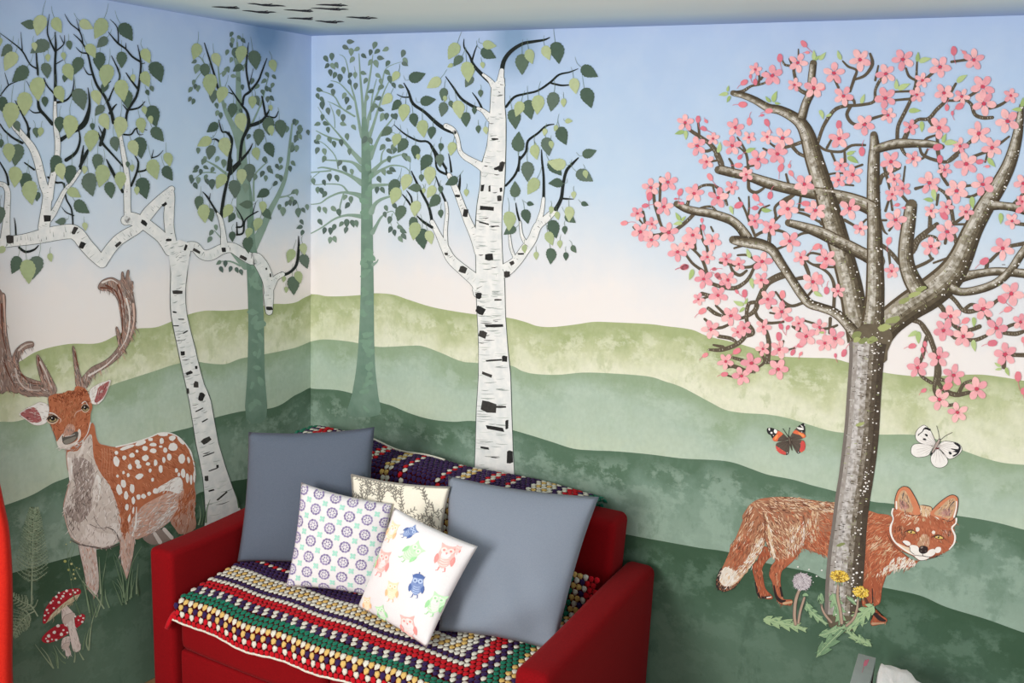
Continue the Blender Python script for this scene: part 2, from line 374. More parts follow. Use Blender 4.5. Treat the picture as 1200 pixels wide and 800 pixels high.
def list_leaves(P, fr, data, size, lay=2):
    for d in data:
        x, y = d[0], d[1]; a = d[2] if len(d) > 2 else rnd.uniform(-35, 35); L = (d[3] if len(d) > 3 else size)*rnd.uniform(.9, 1.1)
        cx, cy = fr.p(x, y); P.leaf(cx, cy, L/fr.k, a, rnd.choice(GL), lay+rnd.choice((0, 1)), .62, False)
# left wall slender tree
t = empty('painted_slender_tree', on_left(300, 484, .0008), 'painted grey green slender tree left of the corner, behind the crooked birch', 'painted tree', 'grey green trees painted beside the corner')
P = Paint(on_left, .0008)
P.poly([(279.5, 215), (281, 200), (284, 215), (288, 240), (290, 270), (288, 295), (289, 312), (291, 370), (290, 435), (288.5, 490), (312, 490), (310, 435), (309, 370), (306, 311), (300, 290), (297, 250), (295, 225), (290, 200), (287.5, 180), (283, 185)], GTT, 0)
P.stroke([(285, 250, 16), (284, 200, 13), (282, 160, 9), (280, 120, 7), (279, 85, 5), (278, 50, 2)], GT, 0)
for k in range(26):
    y = rnd.uniform(300, 480); P.ell(300+rnd.uniform(-6, 6), y, rnd.uniform(2, 4), rnd.uniform(3, 7), rnd.uniform(0, 180), paint((128, 156, 138), .06, 30), 1, 10, .5)
P.build('trunk', t)
P = Paint(on_left, .00075)
brs = [(E, [(385, 560, 44), (430, 470, 34), (470, 380, 26), (505, 315, 22), (535, 240, 18), (550, 160, 15), (558, 80, 12), (570, -20, 7)]),
       (B, [(325, 690, 36), (300, 610, 26), (262, 530, 20), (245, 480, 14), (232, 400, 9), (222, 310, 5)]),
       (E, [(270, 222, 12), (215, 180, 10), (170, 155, 5)]), (E, [(350, 650, 30), (310, 610, 18), (275, 570, 8)]), (E, [(325, 645, 10), (280, 625, 7), (225, 625, 3)]),
       (E, [(505, 325, 10), (545, 318, 6), (580, 300, 3)]), (E, [(545, 318, 5), (590, 345, 4), (600, 380, 2)]),
       (E, [(390, 340, 9), (392, 230, 8), (430, 180, 6), (455, 160, 3)]), (B, [(420, 500, 8), (440, 430, 6), (460, 350, 3)]), (B, [(370, 600, 12), (400, 540, 8), (430, 470, 6)]),
       (B, [(310, 330, 7), (295, 250, 5), (285, 165, 3)]), (B, [(310, 300, 5), (310, 220, 4), (312, 180, 2)]), (B, [(170, 320, 4), (140, 270, 5), (115, 265, 2)]), (B, [(340, 330, 7), (355, 280, 4)]),
       (E, [(240, 520, 6), (205, 480, 3)]), (E, [(210, 210, 6), (150, 210, 5), (105, 245, 3)]), (B, [(228, 350, 4), (250, 335, 3)]), (B, [(160, 320, 3), (120, 370, 3), (100, 420, 2)])]
for fr, pts in brs: P.stroke(fr(pts), GT, 0)
P.build('branches', t)
P = Paint(on_left, .0009)
list_leaves(P, B, [(285, 160, -30), (322, 175, 60), (290, 190), (285, 210), (340, 190, 40), (265, 245, -20), (283, 280), (310, 250, 20, 60), (125, 322, -20, 48), (110, 288, -60), (108, 385), (125, 415), (92, 420), (115, 405), (90, 465), (105, 475), (130, 412), (260, 328), (250, 345), (270, 325), (295, 357, 80), (337, 408, 5), (320, 372), (382, 380), (452, 350), (485, 360, 40), (437, 380, -50), (430, 432), (478, 400, -20), (450, 415), (465, 420, 30), (455, 465), (475, 460, 40), (405, 405, -40), (253, 495), (218, 530), (235, 540), (365, 640), (330, 520), (215, 495)], 30)
list_leaves(P, B, [(217, 745), (248, 765, 0, 40), (280, 757), (152, 757), (160, 745), (128, 705), (445, 745), (515, 750), (545, 605), (580, 570), (590, 575), (605, 600), (585, 655), (575, 700), (608, 640), (570, 690), (590, 695), (645, 620), (612, 610)], 32)
list_leaves(P, E, [(155, 155, -40), (120, 185, -60), (115, 200, -60), (165, 185, 60), (195, 195), (140, 205), (100, 245), (117, 270), (130, 245), (170, 250), (165, 230), (195, 262, 0, 50), (95, 232), (250, 162), (280, 160), (350, 280, 0, 45), (190, 490, -30), (212, 465), (183, 522), (225, 630, -50), (238, 662), (257, 635), (280, 660), (310, 665, 20), (330, 675, 20), (440, 150), (462, 190), (430, 215), (445, 235), (470, 200), (390, 190), (395, 230), (515, 150), (500, 180), (515, 185), (505, 225, 70), (490, 260, -40), (515, 235), (560, 190), (575, 165, 40), (570, 100), (590, 95), (578, 300, -60), (525, 390, 0, 44), (545, 355), (560, 350), (510, 370), (600, 395, 0, 44), (570, 335), (580, 350), (622, 385), (605, 465, -70), (615, 440), (617, 490), (640, 370), (590, 300), (565, 80), (600, 25), (590, 45)], 32)
tag(P.build('foliage', t), kind='stuff')
# right wall slender tree
t = empty('painted_slender_tree', on_right(428, 480, .0008), 'painted grey green slender tree right of the corner, between corner and straight birch', 'painted tree', 'grey green trees painted beside the corner')
P = Paint(on_right, .0008)
P.poly([(423.5, 150), (423.5, 200), (423, 275), (422.5, 345), (420, 402), (417, 435), (412.5, 462), (409, 486), (444, 486), (443, 462), (440, 435), (438.5, 402), (438, 347), (437, 280), (435.5, 210), (433.5, 170), (431, 150), (429, 138), (425, 138)], GTT, 0)
for k in range(40):
    y = rnd.uniform(170, 480); P.ell(430+rnd.uniform(-5, 5), y, rnd.uniform(2, 4), rnd.uniform(3, 7), rnd.uniform(0, 180), paint((122, 152, 132), .06, 30), 1, 10, .5)
P.build('trunk', t)
P = Paint(on_right, .00075)
brs = [(E, [(897, 195, 30), (860, 165, 14), (820, 155, 10), (720, 150, 5)]), (E, [(897, 258, 30), (850, 228, 16), (800, 205, 11), (720, 185, 8), (690, 188, 5)]), (E, [(750, 200, 7), (690, 205, 6), (640, 210, 5), (612, 210, 3)]),
       (E, [(897, 322, 30), (860, 308, 18), (800, 302, 10), (740, 325, 8), (700, 352, 6), (645, 358, 3)]), (E, [(830, 300, 10), (800, 268, 7), (740, 262, 5), (675, 266, 3)]), (E, [(660, 260, 4), (640, 280, 4), (615, 330, 3)]), (E, [(700, 205, 4), (660, 240, 3), (640, 290, 3)]),
       (E, [(897, 415, 22), (830, 408, 12), (770, 425, 9), (710, 465, 7), (655, 495, 5), (612, 515, 2)]), (E, [(810, 310, 8), (795, 360, 6), (790, 410, 4)]),
       (E, [(895, 160, 26), (850, 110, 18), (810, 65, 12), (740, 42, 8), (680, 12, 4)]), (E, [(830, 80, 10), (770, 10, 7), (720, -50, 4), (690, -100, 2)]), (E, [(785, 190, 6), (770, 130, 5), (720, 75, 4), (680, 55, 2)]),
       (B, [(905, 640, 18), (895, 640, 14), (880, 560, 12), (862, 460, 9), (845, 400, 6), (820, 280, 4), (790, 255, 2)]), (B, [(862, 470, 9), (830, 430, 7), (790, 390, 5), (750, 378, 3)]), (B, [(862, 545, 9), (800, 505, 7), (765, 450, 6), (700, 425, 3)]), (B, [(860, 545, 6), (840, 530, 6), (770, 490, 5), (735, 475, 2)]), (B, [(770, 600, 4), (765, 540, 4), (745, 485, 2)]),
       (B, [(905, 620, 20), (900, 500, 12), (890, 380, 9), (882, 250, 4)]), (B, [(908, 600, 20), (912, 480, 12), (930, 380, 9), (942, 300, 6), (948, 255, 2)]), (B, [(918, 600, 20), (930, 540, 12), (960, 460, 9), (990, 390, 7), (1010, 320, 4), (1080, 290, 2)]), (B, [(935, 560, 8), (945, 450, 6), (965, 370, 3)]), (B, [(870, 360, 4), (860, 310, 2)]),
       (B, [(925, 650, 24), (945, 600, 14), (970, 520, 10), (1000, 430, 6), (1030, 370, 3)]), (B, [(935, 740, 24), (960, 680, 14), (990, 620, 10), (1040, 555, 5)]), (B, [(980, 640, 7), (1030, 620, 4), (1060, 630, 2)]),
       (E, [(938, 215, 30), (970, 180, 16), (1000, 155, 12), (1060, 130, 7), (1110, 120, 3)]), (E, [(985, 165, 8), (990, 120, 6), (1010, 90, 2)]), (E, [(940, 225, 24), (990, 195, 12), (1040, 175, 8), (1100, 185, 5), (1130, 220, 3)]), (E, [(938, 275, 26), (975, 268, 16), (1020, 265, 10)]), (E, [(940, 395, 26), (955, 360, 18), (985, 335, 14), (1030, 320, 9)]), (E, [(945, 490, 22), (965, 455, 14), (985, 420, 10), (1010, 398, 5)]), (E, [(948, 640, 16), (965, 628, 8), (973, 615, 4)]), (E, [(1005, 400, 5), (1040, 390, 4), (1060, 420, 2)]), (E, [(1040, 400, 4), (1030, 440, 3), (1045, 480, 2)]), (E, [(1060, 440, 4), (1080, 470, 3), (1085, 500, 2)])]
for fr, pts in brs: P.stroke(fr(pts), GT, 0)
P.build('branches', t)
P = Paint(on_right, .0009)
list_leaves(P, B, [(842, 195, 90), (820, 222, 60), (845, 243, 0, 40), (872, 230, -60), (850, 280), (905, 262, 50), (935, 245), (957, 212, -20, 38), (968, 242, -50), (1007, 230, -60), (983, 272, 80), (963, 298, 20, 40), (935, 292), (1017, 297, -30), (1088, 250, -15, 40), (1100, 285, 30), (1097, 300, 60), (728, 275, 30), (755, 265, 0, 40), (732, 308, -40), (760, 310), (778, 305), (748, 340), (768, 352, -20, 38), (792, 365, 0, 42), (810, 328), (748, 402, -70), (697, 420, 70), (690, 450), (760, 432), (710, 465, 40), (712, 492, 0, 44), (738, 520), (710, 550), (728, 578, 70), (688, 582, -70), (738, 608), (787, 528), (808, 552, 0, 40), (808, 582, 70), (835, 505, -50), (825, 470, -10, 40), (813, 448), (840, 353), (865, 352), (903, 343, 70), (913, 378), (840, 385), (867, 403), (918, 458), (908, 655, -30, 38), (936, 660, 20, 38), (938, 428, -70), (972, 355, 50), (985, 382), (985, 410, -50), (1027, 372, 15, 38), (1015, 340, 50), (1045, 400, 30), (972, 460, -70), (960, 495, 60), (985, 512, 70), (990, 548, -20, 42), (1012, 545), (945, 510), (1055, 545), (1042, 545, 30), (857, 597, 40), (765, 675), (798, 668, 10), (828, 640), (685, 665, 60), (687, 705, -20), (690, 645), (720, 710), (718, 745), (792, 765), (992, 690, -30), (1020, 655, 70), (1040, 690), (1025, 745), (1098, 735, 20, 40), (1080, 405, 70), (745, 655)], 34)
list_leaves(P, E, [(620, 240, -20), (630, 180, 20), (612, 205, 60), (650, 230), (745, 230, 0, 40), (778, 235, 20, 40), (720, 255), (690, 290), (707, 295, 20), (720, 310), (620, 315, 0, 40), (645, 315), (670, 250), (817, 190), (848, 205, 10), (838, 110), (697, 380), (722, 385, 20), (765, 378, 50), (790, 395, 10, 40), (818, 325), (845, 335, 0, 40), (828, 362), (640, 495), (700, 440), (720, 480), (748, 482, 0, 40), (765, 465), (747, 525), (770, 520, 20), (800, 450, -40), (825, 445, 0, 40), (822, 478), (852, 447, 20, 38), (870, 447), (992, 90, -40), (1025, 110, 50), (1050, 105), (1025, 145), (1000, 205), (1025, 208, 70), (1040, 195, 60), (978, 240), (968, 290), (993, 290, 30), (1010, 375), (1005, 405), (1025, 430, -10, 42), (1028, 475), (1050, 490), (1075, 465, 70), (1090, 482, 60), (1092, 508, 40), (1078, 520), (1050, 365), (1095, 130, 30), (1115, 145, 30)], 34)
tag(P.build('foliage', t), kind='stuff')
# ------------------------------------------------------------------ crooked birch on the left wall
t = empty('painted_birch_tree', on_left(258, 610, .0013), 'painted crooked birch beside the stag, one white limb bending left and one right', 'painted tree')
P = Paint(on_left, .0013)
TL = [(199, 285), (200.5, 320), (200, 342), (201, 370), (209, 410), (211, 420), (222, 470), (230, 520), (238, 560), (241, 600), (243, 640)]
TR = [(222, 285), (219, 320), (217, 342), (219, 370), (229, 410), (231, 420), (239, 450), (247, 470), (256, 520), (272, 570), (280, 592), (292, 640)]
tr = TL+TR[::-1]
cxx = sum(p[0] for p in tr)/len(tr)
P.stroke([p for p in TL], BOUT, 0, 1.6, 1.6); P.stroke([p for p in TR], BOUT, 0, 1.6, 1.6)
P.poly(tr, BIRCH, 1, 2)
bark_rows(P, TL, TR, 90, 2, .14, -.25)
marks(P, G1, [(1040, 162, 55, 24, 0), (1022, 278, 25, 10, 10), (1062, 320, 35, 8, 0), (1030, 358, 35, 8, 0), (1085, 395, 35, 9, -30), (1072, 520, 26, 28, 0), (1110, 635, 36, 18, -15), (1150, 602, 14, 20, 0), (1148, 700, 24, 36, 10), (1100, 740, 16, 34, 0), (1180, 768, 30, 40, 20)])
marks(P, G2, [(885, 68, 28, 18, -20), (918, 125, 22, 26, 0), (880, 152, 10, 28, 0), (945, 180, 24, 44, 20), (965, 385, 50, 26, -30), (960, 290, 34, 7, -30), (935, 240, 40, 7, -25), (968, 562, 18, 28, 0), (1020, 505, 12, 18, 0), (990, 618, 28, 8, -15), (1040, 645, 60, 9, -40), (975, 450, 60, 6, -20), (1000, 520, 50, 6, -20)])
P.build('trunk', t)
P = Paint(on_left, .00125)
# right limb, upright spike, left limb
lim = [D([(845, 640, 60), (862, 590, 55), (880, 558, 44), (915, 558, 44), (945, 590, 44), (985, 595, 50), (1040, 568, 46), (1085, 560, 46), (1130, 585, 50), (1180, 615, 50)]) + E([(400, 610, 52), (430, 650, 58), (455, 710, 52), (460, 770, 42)])+T5([(230, 330, 34), (232, 385, 24)]),
       E([(470, 750, 30), (492, 705, 26), (525, 685, 20)]),
       D([(842, 620, 60), (815, 575, 50), (795, 480, 42), (792, 400, 46), (800, 320, 36), (800, 285, 22)]),
       D([(795, 575, 46), (765, 520, 52), (720, 480, 54), (670, 445, 56), (615, 425, 60), (590, 432, 46)]),
       D([(805, 285, 26), (770, 320, 40), (730, 360, 48), (690, 405, 54), (650, 465, 44), (600, 495, 50), (555, 525, 50), (515, 570, 50), (478, 625, 52)]),
       D([(478, 632, 46), (440, 590, 60), (400, 545, 62), (365, 500, 64), (330, 485, 66), (260, 493, 66), (190, 508, 62), (120, 522, 52), (60, 530, 48), (0, 540, 44), (-40, 545, 40)]),
       D([(600, 430, 34), (597, 370, 30), (596, 300, 30), (597, 270, 26), (592, 200, 22), (580, 130, 20), (568, 60, 16), (560, 10, 14)]),
       D([(25, 520, 46), (30, 440, 32), (34, 360, 26), (36, 300, 24), (22, 270, 22), (0, 262, 20), (-20, 262, 18)]),
       D([(205, 470, 52), (212, 420, 50), (218, 360, 42), (222, 310, 42), (205, 270, 36), (190, 210, 34), (175, 150, 34), (150, 90, 30), (110, 40, 26), (75, 0, 26)])+A([(60, 580, 22)]),
       D([(230, 330, 34), (240, 270, 28), (252, 210, 26), (268, 130, 24), (270, 60, 24), (262, 0, 20)])+A([(258, 540, 16), (258, 480, 12)]),
       D([(222, 430, 36), (255, 390, 26), (300, 300, 18), (340, 250, 16), (375, 200, 12)]),
       D([(1050, 540, 30), (1045, 480, 20), (1035, 430, 18), (1020, 400, 10)])]
for i, pts in enumerate(lim): birch_branch(P, pts, 0, .45)
marks(P, D, [(45, 522, 36, 40, 0), (350, 480, 20, 40, 30), (385, 550, 26, 34, 30), (555, 545, 34, 16, -40), (675, 445, 34, 22, 40), (790, 525, 26, 14, 0), (220, 425, 34, 36, 0), (870, 560, 12, 34, 20), (920, 575, 40, 16, 30), (1048, 570, 20, 24, 0), (1140, 610, 34, 14, 30), (770, 358, 26, 14, -30)], 3)
marks(P, E, [(340, 607, 34, 16, 25), (468, 690, 8, 18, 0), (448, 660, 8, 12, 0)], 3)
marks(P, T5, [(232, 373, 24, 14, 0)], 3)

P.base = .00195
tws = [(A, [(310, 750, 18), (355, 715, 14), (375, 660, 10), (370, 610, 6)]), (A, [(285, 655, 20), (330, 625, 14), (390, 585, 26), (415, 525, 18), (420, 470, 10), (412, 410, 3)]), (A, [(258, 610, 14), (258, 480, 14), (260, 380, 14), (258, 300, 11), (262, 220, 10), (258, 150, 4)]), (A, [(258, 240, 9), (230, 180, 7), (222, 140, 6), (232, 65, 2)]), (A, [(262, 240, 6), (300, 205, 5), (302, 165, 2)]), (A, [(300, 205, 5), (280, 165, 2)]), (A, [(262, 300, 5), (295, 280, 3)]),
 (A, [(255, 440, 8), (220, 400, 7), (205, 365, 4)]), (A, [(265, 480, 12), (310, 470, 9), (340, 430, 7), (348, 360, 2)]), (A, [(245, 580, 18), (215, 545, 14), (185, 510, 16), (178, 470, 10)]), (A, [(195, 525, 8), (160, 528, 6), (135, 510, 2)]), (A, [(178, 350, 10), (172, 280, 8), (168, 200, 4)]), (A, [(170, 320, 8), (140, 300, 6), (105, 240, 7), (60, 200, 5), (0, 155, 2)]), (A, [(105, 240, 5), (98, 150, 2)]), (A, [(0, 450, 5), (40, 400, 6), (85, 380, 3)]), (A, [(40, 400, 5), (22, 340, 2)]), (A, [(155, 440, 4), (125, 380, 2)]),
 (A, [(138, 660, 10), (130, 590, 10), (112, 550, 8), (70, 470, 3)]), (A, [(105, 670, 12), (60, 645, 10), (20, 610, 8), (0, 580, 5)]), (D, [(40, 265, 10), (30, 215, 9), (0, 160, 6)]), (D, [(160, 195, 9), (115, 162, 6)]), (D, [(225, 230, 9), (262, 255, 10), (295, 258, 8), (305, 300, 6)]), (D, [(300, 260, 8), (310, 330, 7), (335, 380, 8), (342, 450, 7)]), (D, [(345, 410, 7), (310, 395, 5), (288, 368, 2)]), (D, [(75, 500, 8), (72, 450, 6), (66, 420, 2)]), (D, [(90, 560, 10), (120, 580, 12), (160, 570, 9), (180, 550, 5)]),
 (D, [(375, 205, 10), (385, 130, 12), (392, 80, 4)]), (D, [(375, 180, 14), (405, 120, 16), (412, 100, 6)]), (D, [(595, 200, 10), (560, 160, 8), (510, 105, 10), (480, 70, 12), (460, 20, 4)]), (A, [(470, 680, 14), (485, 630, 18), (492, 600, 10)]), (A, [(485, 640, 8), (462, 590, 3)]), (D, [(575, 300, 12), (540, 230, 14), (520, 190, 14), (498, 145, 4)]), (D, [(615, 270, 12), (640, 210, 10), (648, 160, 9), (632, 130, 4)]), (D, [(648, 205, 9), (685, 195, 8), (692, 165, 3)]), (D, [(710, 140, 6), (740, 130, 5), (765, 105, 2)]), (D, [(712, 135, 5), (720, 100, 2)]), (A, [(580, 630, 8), (615, 630, 8), (640, 600, 6), (690, 610, 3)]), (A, [(640, 600, 5), (650, 630, 5), (672, 630, 2)]),
 (A, [(590, 580, 10), (598, 520, 12), (640, 450, 12), (655, 370, 10), (660, 290, 8), (645, 210, 3)]), (A, [(660, 300, 6), (680, 295, 3)]), (A, [(600, 515, 10), (650, 505, 8), (680, 475, 3)]), (A, [(648, 420, 10), (610, 370, 8), (590, 340, 4)]), (A, [(660, 290, 10), (620, 265, 9), (590, 230, 8), (550, 200, 9), (508, 150, 3)]), (A, [(555, 200, 6), (550, 130, 5), (515, 90, 2)]), (A, [(590, 230, 6), (590, 200, 2)]), (A, [(600, 520, 8), (575, 490, 3)]),
 (A, [(532, 575, 16), (520, 520, 15), (490, 450, 13), (455, 400, 12), (430, 330, 10), (412, 255, 8), (385, 200, 7), (345, 160, 3)]), (A, [(410, 250, 8), (380, 245, 6), (355, 220, 2)]), (A, [(390, 210, 6), (375, 150, 6), (330, 110, 5), (303, 65, 2)]), (A, [(375, 150, 5), (358, 90, 2)]), (A, [(430, 350, 6), (410, 345, 6), (390, 310, 2)]), (A, [(510, 470, 9), (530, 420, 6), (560, 370, 8), (555, 330, 8), (522, 260, 3)]), (A, [(515, 530, 14), (535, 500, 8), (548, 487, 4)]), (A, [(470, 420, 5), (520, 380, 4)]), (D, [(125, 40, 8), (140, 0, 8)]),
 (B, [(268, 795, 14), (282, 700, 14), (285, 650, 14), (262, 620, 10), (240, 615, 8), (225, 560, 3)]), (B, [(285, 650, 10), (272, 615, 3)]), (B, [(230, 665, 12), (210, 652, 8), (192, 655, 2)]), (B, [(275, 800, 14), (320, 760, 14), (365, 710, 10), (385, 670, 3)]), (B, [(325, 750, 14), (335, 660, 14), (365, 590, 16), (360, 530, 12), (335, 495, 10), (310, 460, 8), (270, 400, 3)]), (B, [(290, 440, 7), (270, 432, 3)]), (B, [(338, 490, 10), (345, 450, 10), (370, 430, 12), (410, 380, 9), (430, 330, 8), (452, 272, 3)]), (B, [(370, 420, 8), (355, 330, 9), (358, 260, 7), (366, 198, 2)]), (B, [(368, 400, 5), (388, 320, 2)]), (B, [(365, 590, 14), (400, 580, 18), (435, 560, 14), (463, 515, 6)]), (B, [(445, 540, 10), (430, 460, 8), (425, 450, 3)]), (B, [(455, 545, 8), (490, 550, 7), (505, 520, 3)]), (B, [(222, 415, 10), (205, 350, 9), (180, 270, 8), (158, 200, 4)]),
 (E, [(235, 425, 16), (248, 330, 15), (265, 250, 13), (282, 180, 13), (275, 100, 12)]), (E, [(280, 215, 14), (325, 165, 12)]), (E, [(232, 420, 12), (195, 360, 9), (170, 320, 8), (150, 298, 3)]), (E, [(182, 335, 5), (186, 305, 2)]), (E, [(310, 500, 9), (340, 490, 9), (350, 430, 7), (400, 395, 6), (412, 390, 3)]), (E, [(385, 400, 5), (400, 345, 2)]), (E, [(310, 465, 10), (335, 460, 8), (338, 430, 8), (305, 370, 2)]), (E, [(312, 500, 9), (310, 440, 4)]), (E, [(525, 690, 14), (560, 675, 13), (590, 640, 13), (600, 570, 12), (600, 505, 4)]), (E, [(510, 690, 5), (520, 672, 2)])]
for fr, pts in tws: P.stroke(fr(pts), TW, 0)
P.build('branches', t)
leafA = [(135, 115, 70, -100, 'd'), (188, 115, 100, -15, 'p'), (270, 115, 80, 25, 'p'), (403, 115, 72, 60, 'p'), (468, 130, 105, -25, 'p'), (480, 197, 68, -45, 'd'), (590, 148, 98, 35, 'd'), (325, 210, 45, 10, 'd'), (30, 235, 70, -40, 'd'), (190, 222, 100, -60, 'd'), (160, 217, 42, 10, 'p'), (50, 285, 100, -30, 'p'), (95, 345, 100, -45, 'd'), (215, 328, 75, 10, 'd'), (225, 270, 38, 0, 'p'), (298, 262, 38, 10, 'p'), (365, 305, 85, -20, 'd'), (322, 335, 85, 20, 'p'), (305, 365, 40, -10, 'd'), (425, 237, 75, 30, 'p'), (467, 285, 90, 0, 'd'), (500, 350, 108, -10, 'p'), (492, 410, 55, -20, 'd'), (570, 277, 78, 0, 'd'), (685, 260, 75, 25, 'p'), (732, 335, 105, 25, 'd'), (685, 368, 78, 20, 'p'), (625, 365, 38, 10, 'p'), (712, 415, 30, 20, 'd'), (692, 433, 30, 20, 'd'), (180, 412, 112, 0, 'p'), (210, 475, 50, 5, 'd'), (280, 438, 82, 20, 'p'), (372, 462, 108, 20, 'd'), (450, 455, 75, 20, 'p'), (572, 420, 104, 10, 'p'), (590, 460, 90, 10, 'd'), (15, 490, 82, 10, 'd'), (115, 482, 112, 0, 'p'), (50, 535, 122, -5, 'p'), (468, 517, 62, -40, 'd'), (493, 567, 82, 20, 'p'), (280, 580, 75, 0, 'd'), (325, 590, 112, -5, 'p'), (80, 590, 55, 20, 'd'), (168, 620, 50, 10, 'd'), (190, 617, 45, -10, 'p'), (432, 592, 35, 0, 'd'), (560, 592, 102, -5, 'p'), (662, 585, 75, 10, 'p'), (718, 540, 104, 15, 'd'), (677, 515, 40, 10, 'p'), (708, 560, 40, 10, 'p'), (738, 628, 84, 40, 'd'), (432, 655, 104, -10, 'p'), (540, 672, 72, 10, 'd'), (627, 692, 80, 20, 'p'), (657, 688, 102, 5, 'd'), (5, 672, 40, 0, 'd'), (42, 712, 90, 5, 'p'), (80, 722, 105, -10, 'd'), (787, 745, 68, 15, 'p'), (0, 195, 40, 0, 'p')]
leafD = [(258, 165, 88, -20, 'd'), (287, 200, 80, 10, 'p'), (330, 215, 92, -10, 'd'), (455, 157, 80, -5, 'd'), (475, 220, 108, -10, 'p'), (425, 260, 112, 10, 'd'), (515, 288, 80, 10, 'd'), (565, 243, 85, 0, 'p'), (597, 170, 30, 0, 'd'), (620, 187, 35, 0, 'p'), (672, 278, 104, 15, 'd'), (642, 292, 40, 0, 'p'), (722, 190, 98, 15, 'p'), (788, 210, 78, 30, 'd'), (68, 225, 98, 0, 'p'), (118, 250, 90, -10, 'd'), (145, 298, 114, 5, 'p'), (177, 320, 45, -10, 'd'), (345, 305, 72, 60, 'p'), (383, 368, 88, 50, 'd'), (285, 435, 52, -80, 'd'), (398, 460, 40, 10, 'p'), (395, 195, 40, 0, 'p'), (72, 638, 88, -20, 'd'), (130, 668, 114, 5, 'p'), (168, 650, 112, -15, 'd'), (237, 605, 42, 10, 'p'), (2, 405, 80, 0, 'd'), (5, 570, 50, -60, 'p'), (5, 70, 40, 0, 'd')]
leafB = [(117, 238, 80, -15, 'p'), (163, 330, 72, 10, 'd'), (213, 278, 68, 20, 'p'), (187, 393, 104, 0, 'p'), (203, 450, 65, -10, 'd'), (243, 442, 82, -20, 'p'), (290, 515, 70, -5, 'd'), (333, 253, 85, -10, 'p'), (317, 320, 55, -60, 'd'), (392, 278, 92, 10, 'd'), (480, 306, 60, 15, 'p'), (383, 477, 60, 0, 'p'), (405, 470, 50, 20, 'd'), (333, 570, 92, 10, 'p'), (197, 597, 66, -50, 'd'), (160, 665, 74, -60, 'p'), (190, 712, 70, -15, 'd'), (257, 685, 92, 10, 'p'), (413, 640, 82, -5, 'd'), (463, 700, 76, 25, 'd'), (462, 588, 86, 0, 'd'), (515, 600, 86, 10, 'd'), (403, 718, 62, 10, 'p'), (470, 505, 30, 10, 'p'), (473, 610, 50, 5, 'p')]
leafE = [(370, 207, 88, 0, 'd'), (333, 225, 74, 0, 'p'), (298, 283, 88, 5, 'd'), (237, 248, 78, -30, 'p'), (435, 308, 66, -60, 'd'), (355, 358, 62, -90, 'd'), (132, 348, 66, -10, 'd'), (158, 397, 88, 5, 'p'), (188, 405, 66, 10, 'd'), (267, 388, 72, -30, 'p'), (285, 418, 52, -30, 'd'), (430, 368, 55, 0, 'p'), (450, 402, 62, 40, 'd'), (410, 450, 66, -20, 'p'), (368, 490, 52, -20, 'p'), (365, 545, 78, 0, 'd'), (290, 507, 50, 0, 'd'), (563, 597, 68, -20, 'p'), (623, 565, 56, 10, 'p'), (628, 622, 72, 20, 'd'), (600, 697, 60, 15, 'p'), (573, 735, 88, 5, 'd'), (530, 707, 30, -10, 'p'), (541, 757, 30, 0, 'p')]
P = Paint(on_left, .00135)
for fr, dd in ((A, leafA), (D, leafD), (B, leafB), (E, leafE)):
    stems(P, fr, dd, .5, 0); putleaves(P, fr, dd, 1)
tag(P.build('foliage', t), kind='stuff')
# ------------------------------------------------------------------ stag on the left wall
HD = Fr(10, 420, 6.669); BD = Fr(60, 500, 4.211)
def pc(*c, v=.06, s=60): return paint(c, v, s)
RUST = pc(182, 110, 78, v=.1, s=50); RUSTS = [pc(*c) for c in ((164, 92, 62), (194, 122, 88), (174, 102, 70), (204, 138, 104), (150, 84, 58))]
CREAM = pc(226, 216, 210); CREAMS = [pc(*c) for c in ((222, 212, 206), (206, 192, 184), (186, 170, 162), (232, 224, 220))]
GREYS = [pc(*c) for c in ((150, 134, 126), (126, 110, 104), (176, 160, 152), (202, 190, 184), (104, 92, 88))]
PINKS = [pc(*c) for c in ((206, 164, 146), (190, 146, 128), (216, 184, 170), (176, 130, 110))]
DKB = pc(58, 46, 44); WHT = pc(236, 232, 228); PINK = pc(168, 100, 100)
t = empty('painted_stag', on_left(150, 695, .0013), 'painted rust coloured stag with white spots and broad antlers', 'painted stag')
P = Paint(on_left, .0013)
body = [(90, 100), (75, 130), (80, 200), (92, 255), (72, 335), (60, 400), (75, 480), (100, 545), (150, 578), (230, 600), (295, 588), (338, 562), (400, 556), (480, 532), (540, 500), (590, 463), (640, 440), (700, 400), (712, 340), (706, 290), (713, 240), (700, 170), (680, 112), (640, 62), (595, 35), (540, 30), (480, 55), (400, 82), (320, 100), (262, 90), (238, 82), (222, 50), (205, -20), (150, 40)]
P.stroke(BD(body+[body[0]]), GREYS[2], 0, .9, .9); P.stroke(BD([(320, 99), (400, 80), (480, 54), (540, 30), (595, 34), (640, 60), (680, 110), (702, 170), (712, 240)]), WHT, 2, 1.6, 1.2); P.poly(BD(body), RUST, 1)
hind = [(640, 420), (690, 360), (712, 370), (708, 420), (712, 500), (640, 530), (610, 500), (590, 463)]
P.poly(BD(hind), PINKS[1], 1); P.fur(BD(hind), PINKS+RUSTS[:2], 90, 6, 100, .9, 2)
P.poly(F0([(668, 318), (720, 292), (760, 280), (790, 300), (815, 318), (760, 345), (710, 352)]), GREYS[0], 0); P.stroke(F0([(725, 300, 16), (750, 340, 20)]), CREAM, 2); P.stroke(F0([(770, 280, 18), (805, 320, 18)]), CREAM, 2)
neck = [(80, 125), (130, 118), (170, 60), (200, 40), (210, 150), (245, 230), (290, 290), (330, 400), (345, 470), (335, 560), (295, 586), (230, 598), (150, 576), (100, 543), (76, 478), (62, 400), (74, 335), (94, 255), (82, 200)]
P.poly(BD(neck), pc(210, 198, 190), 2)
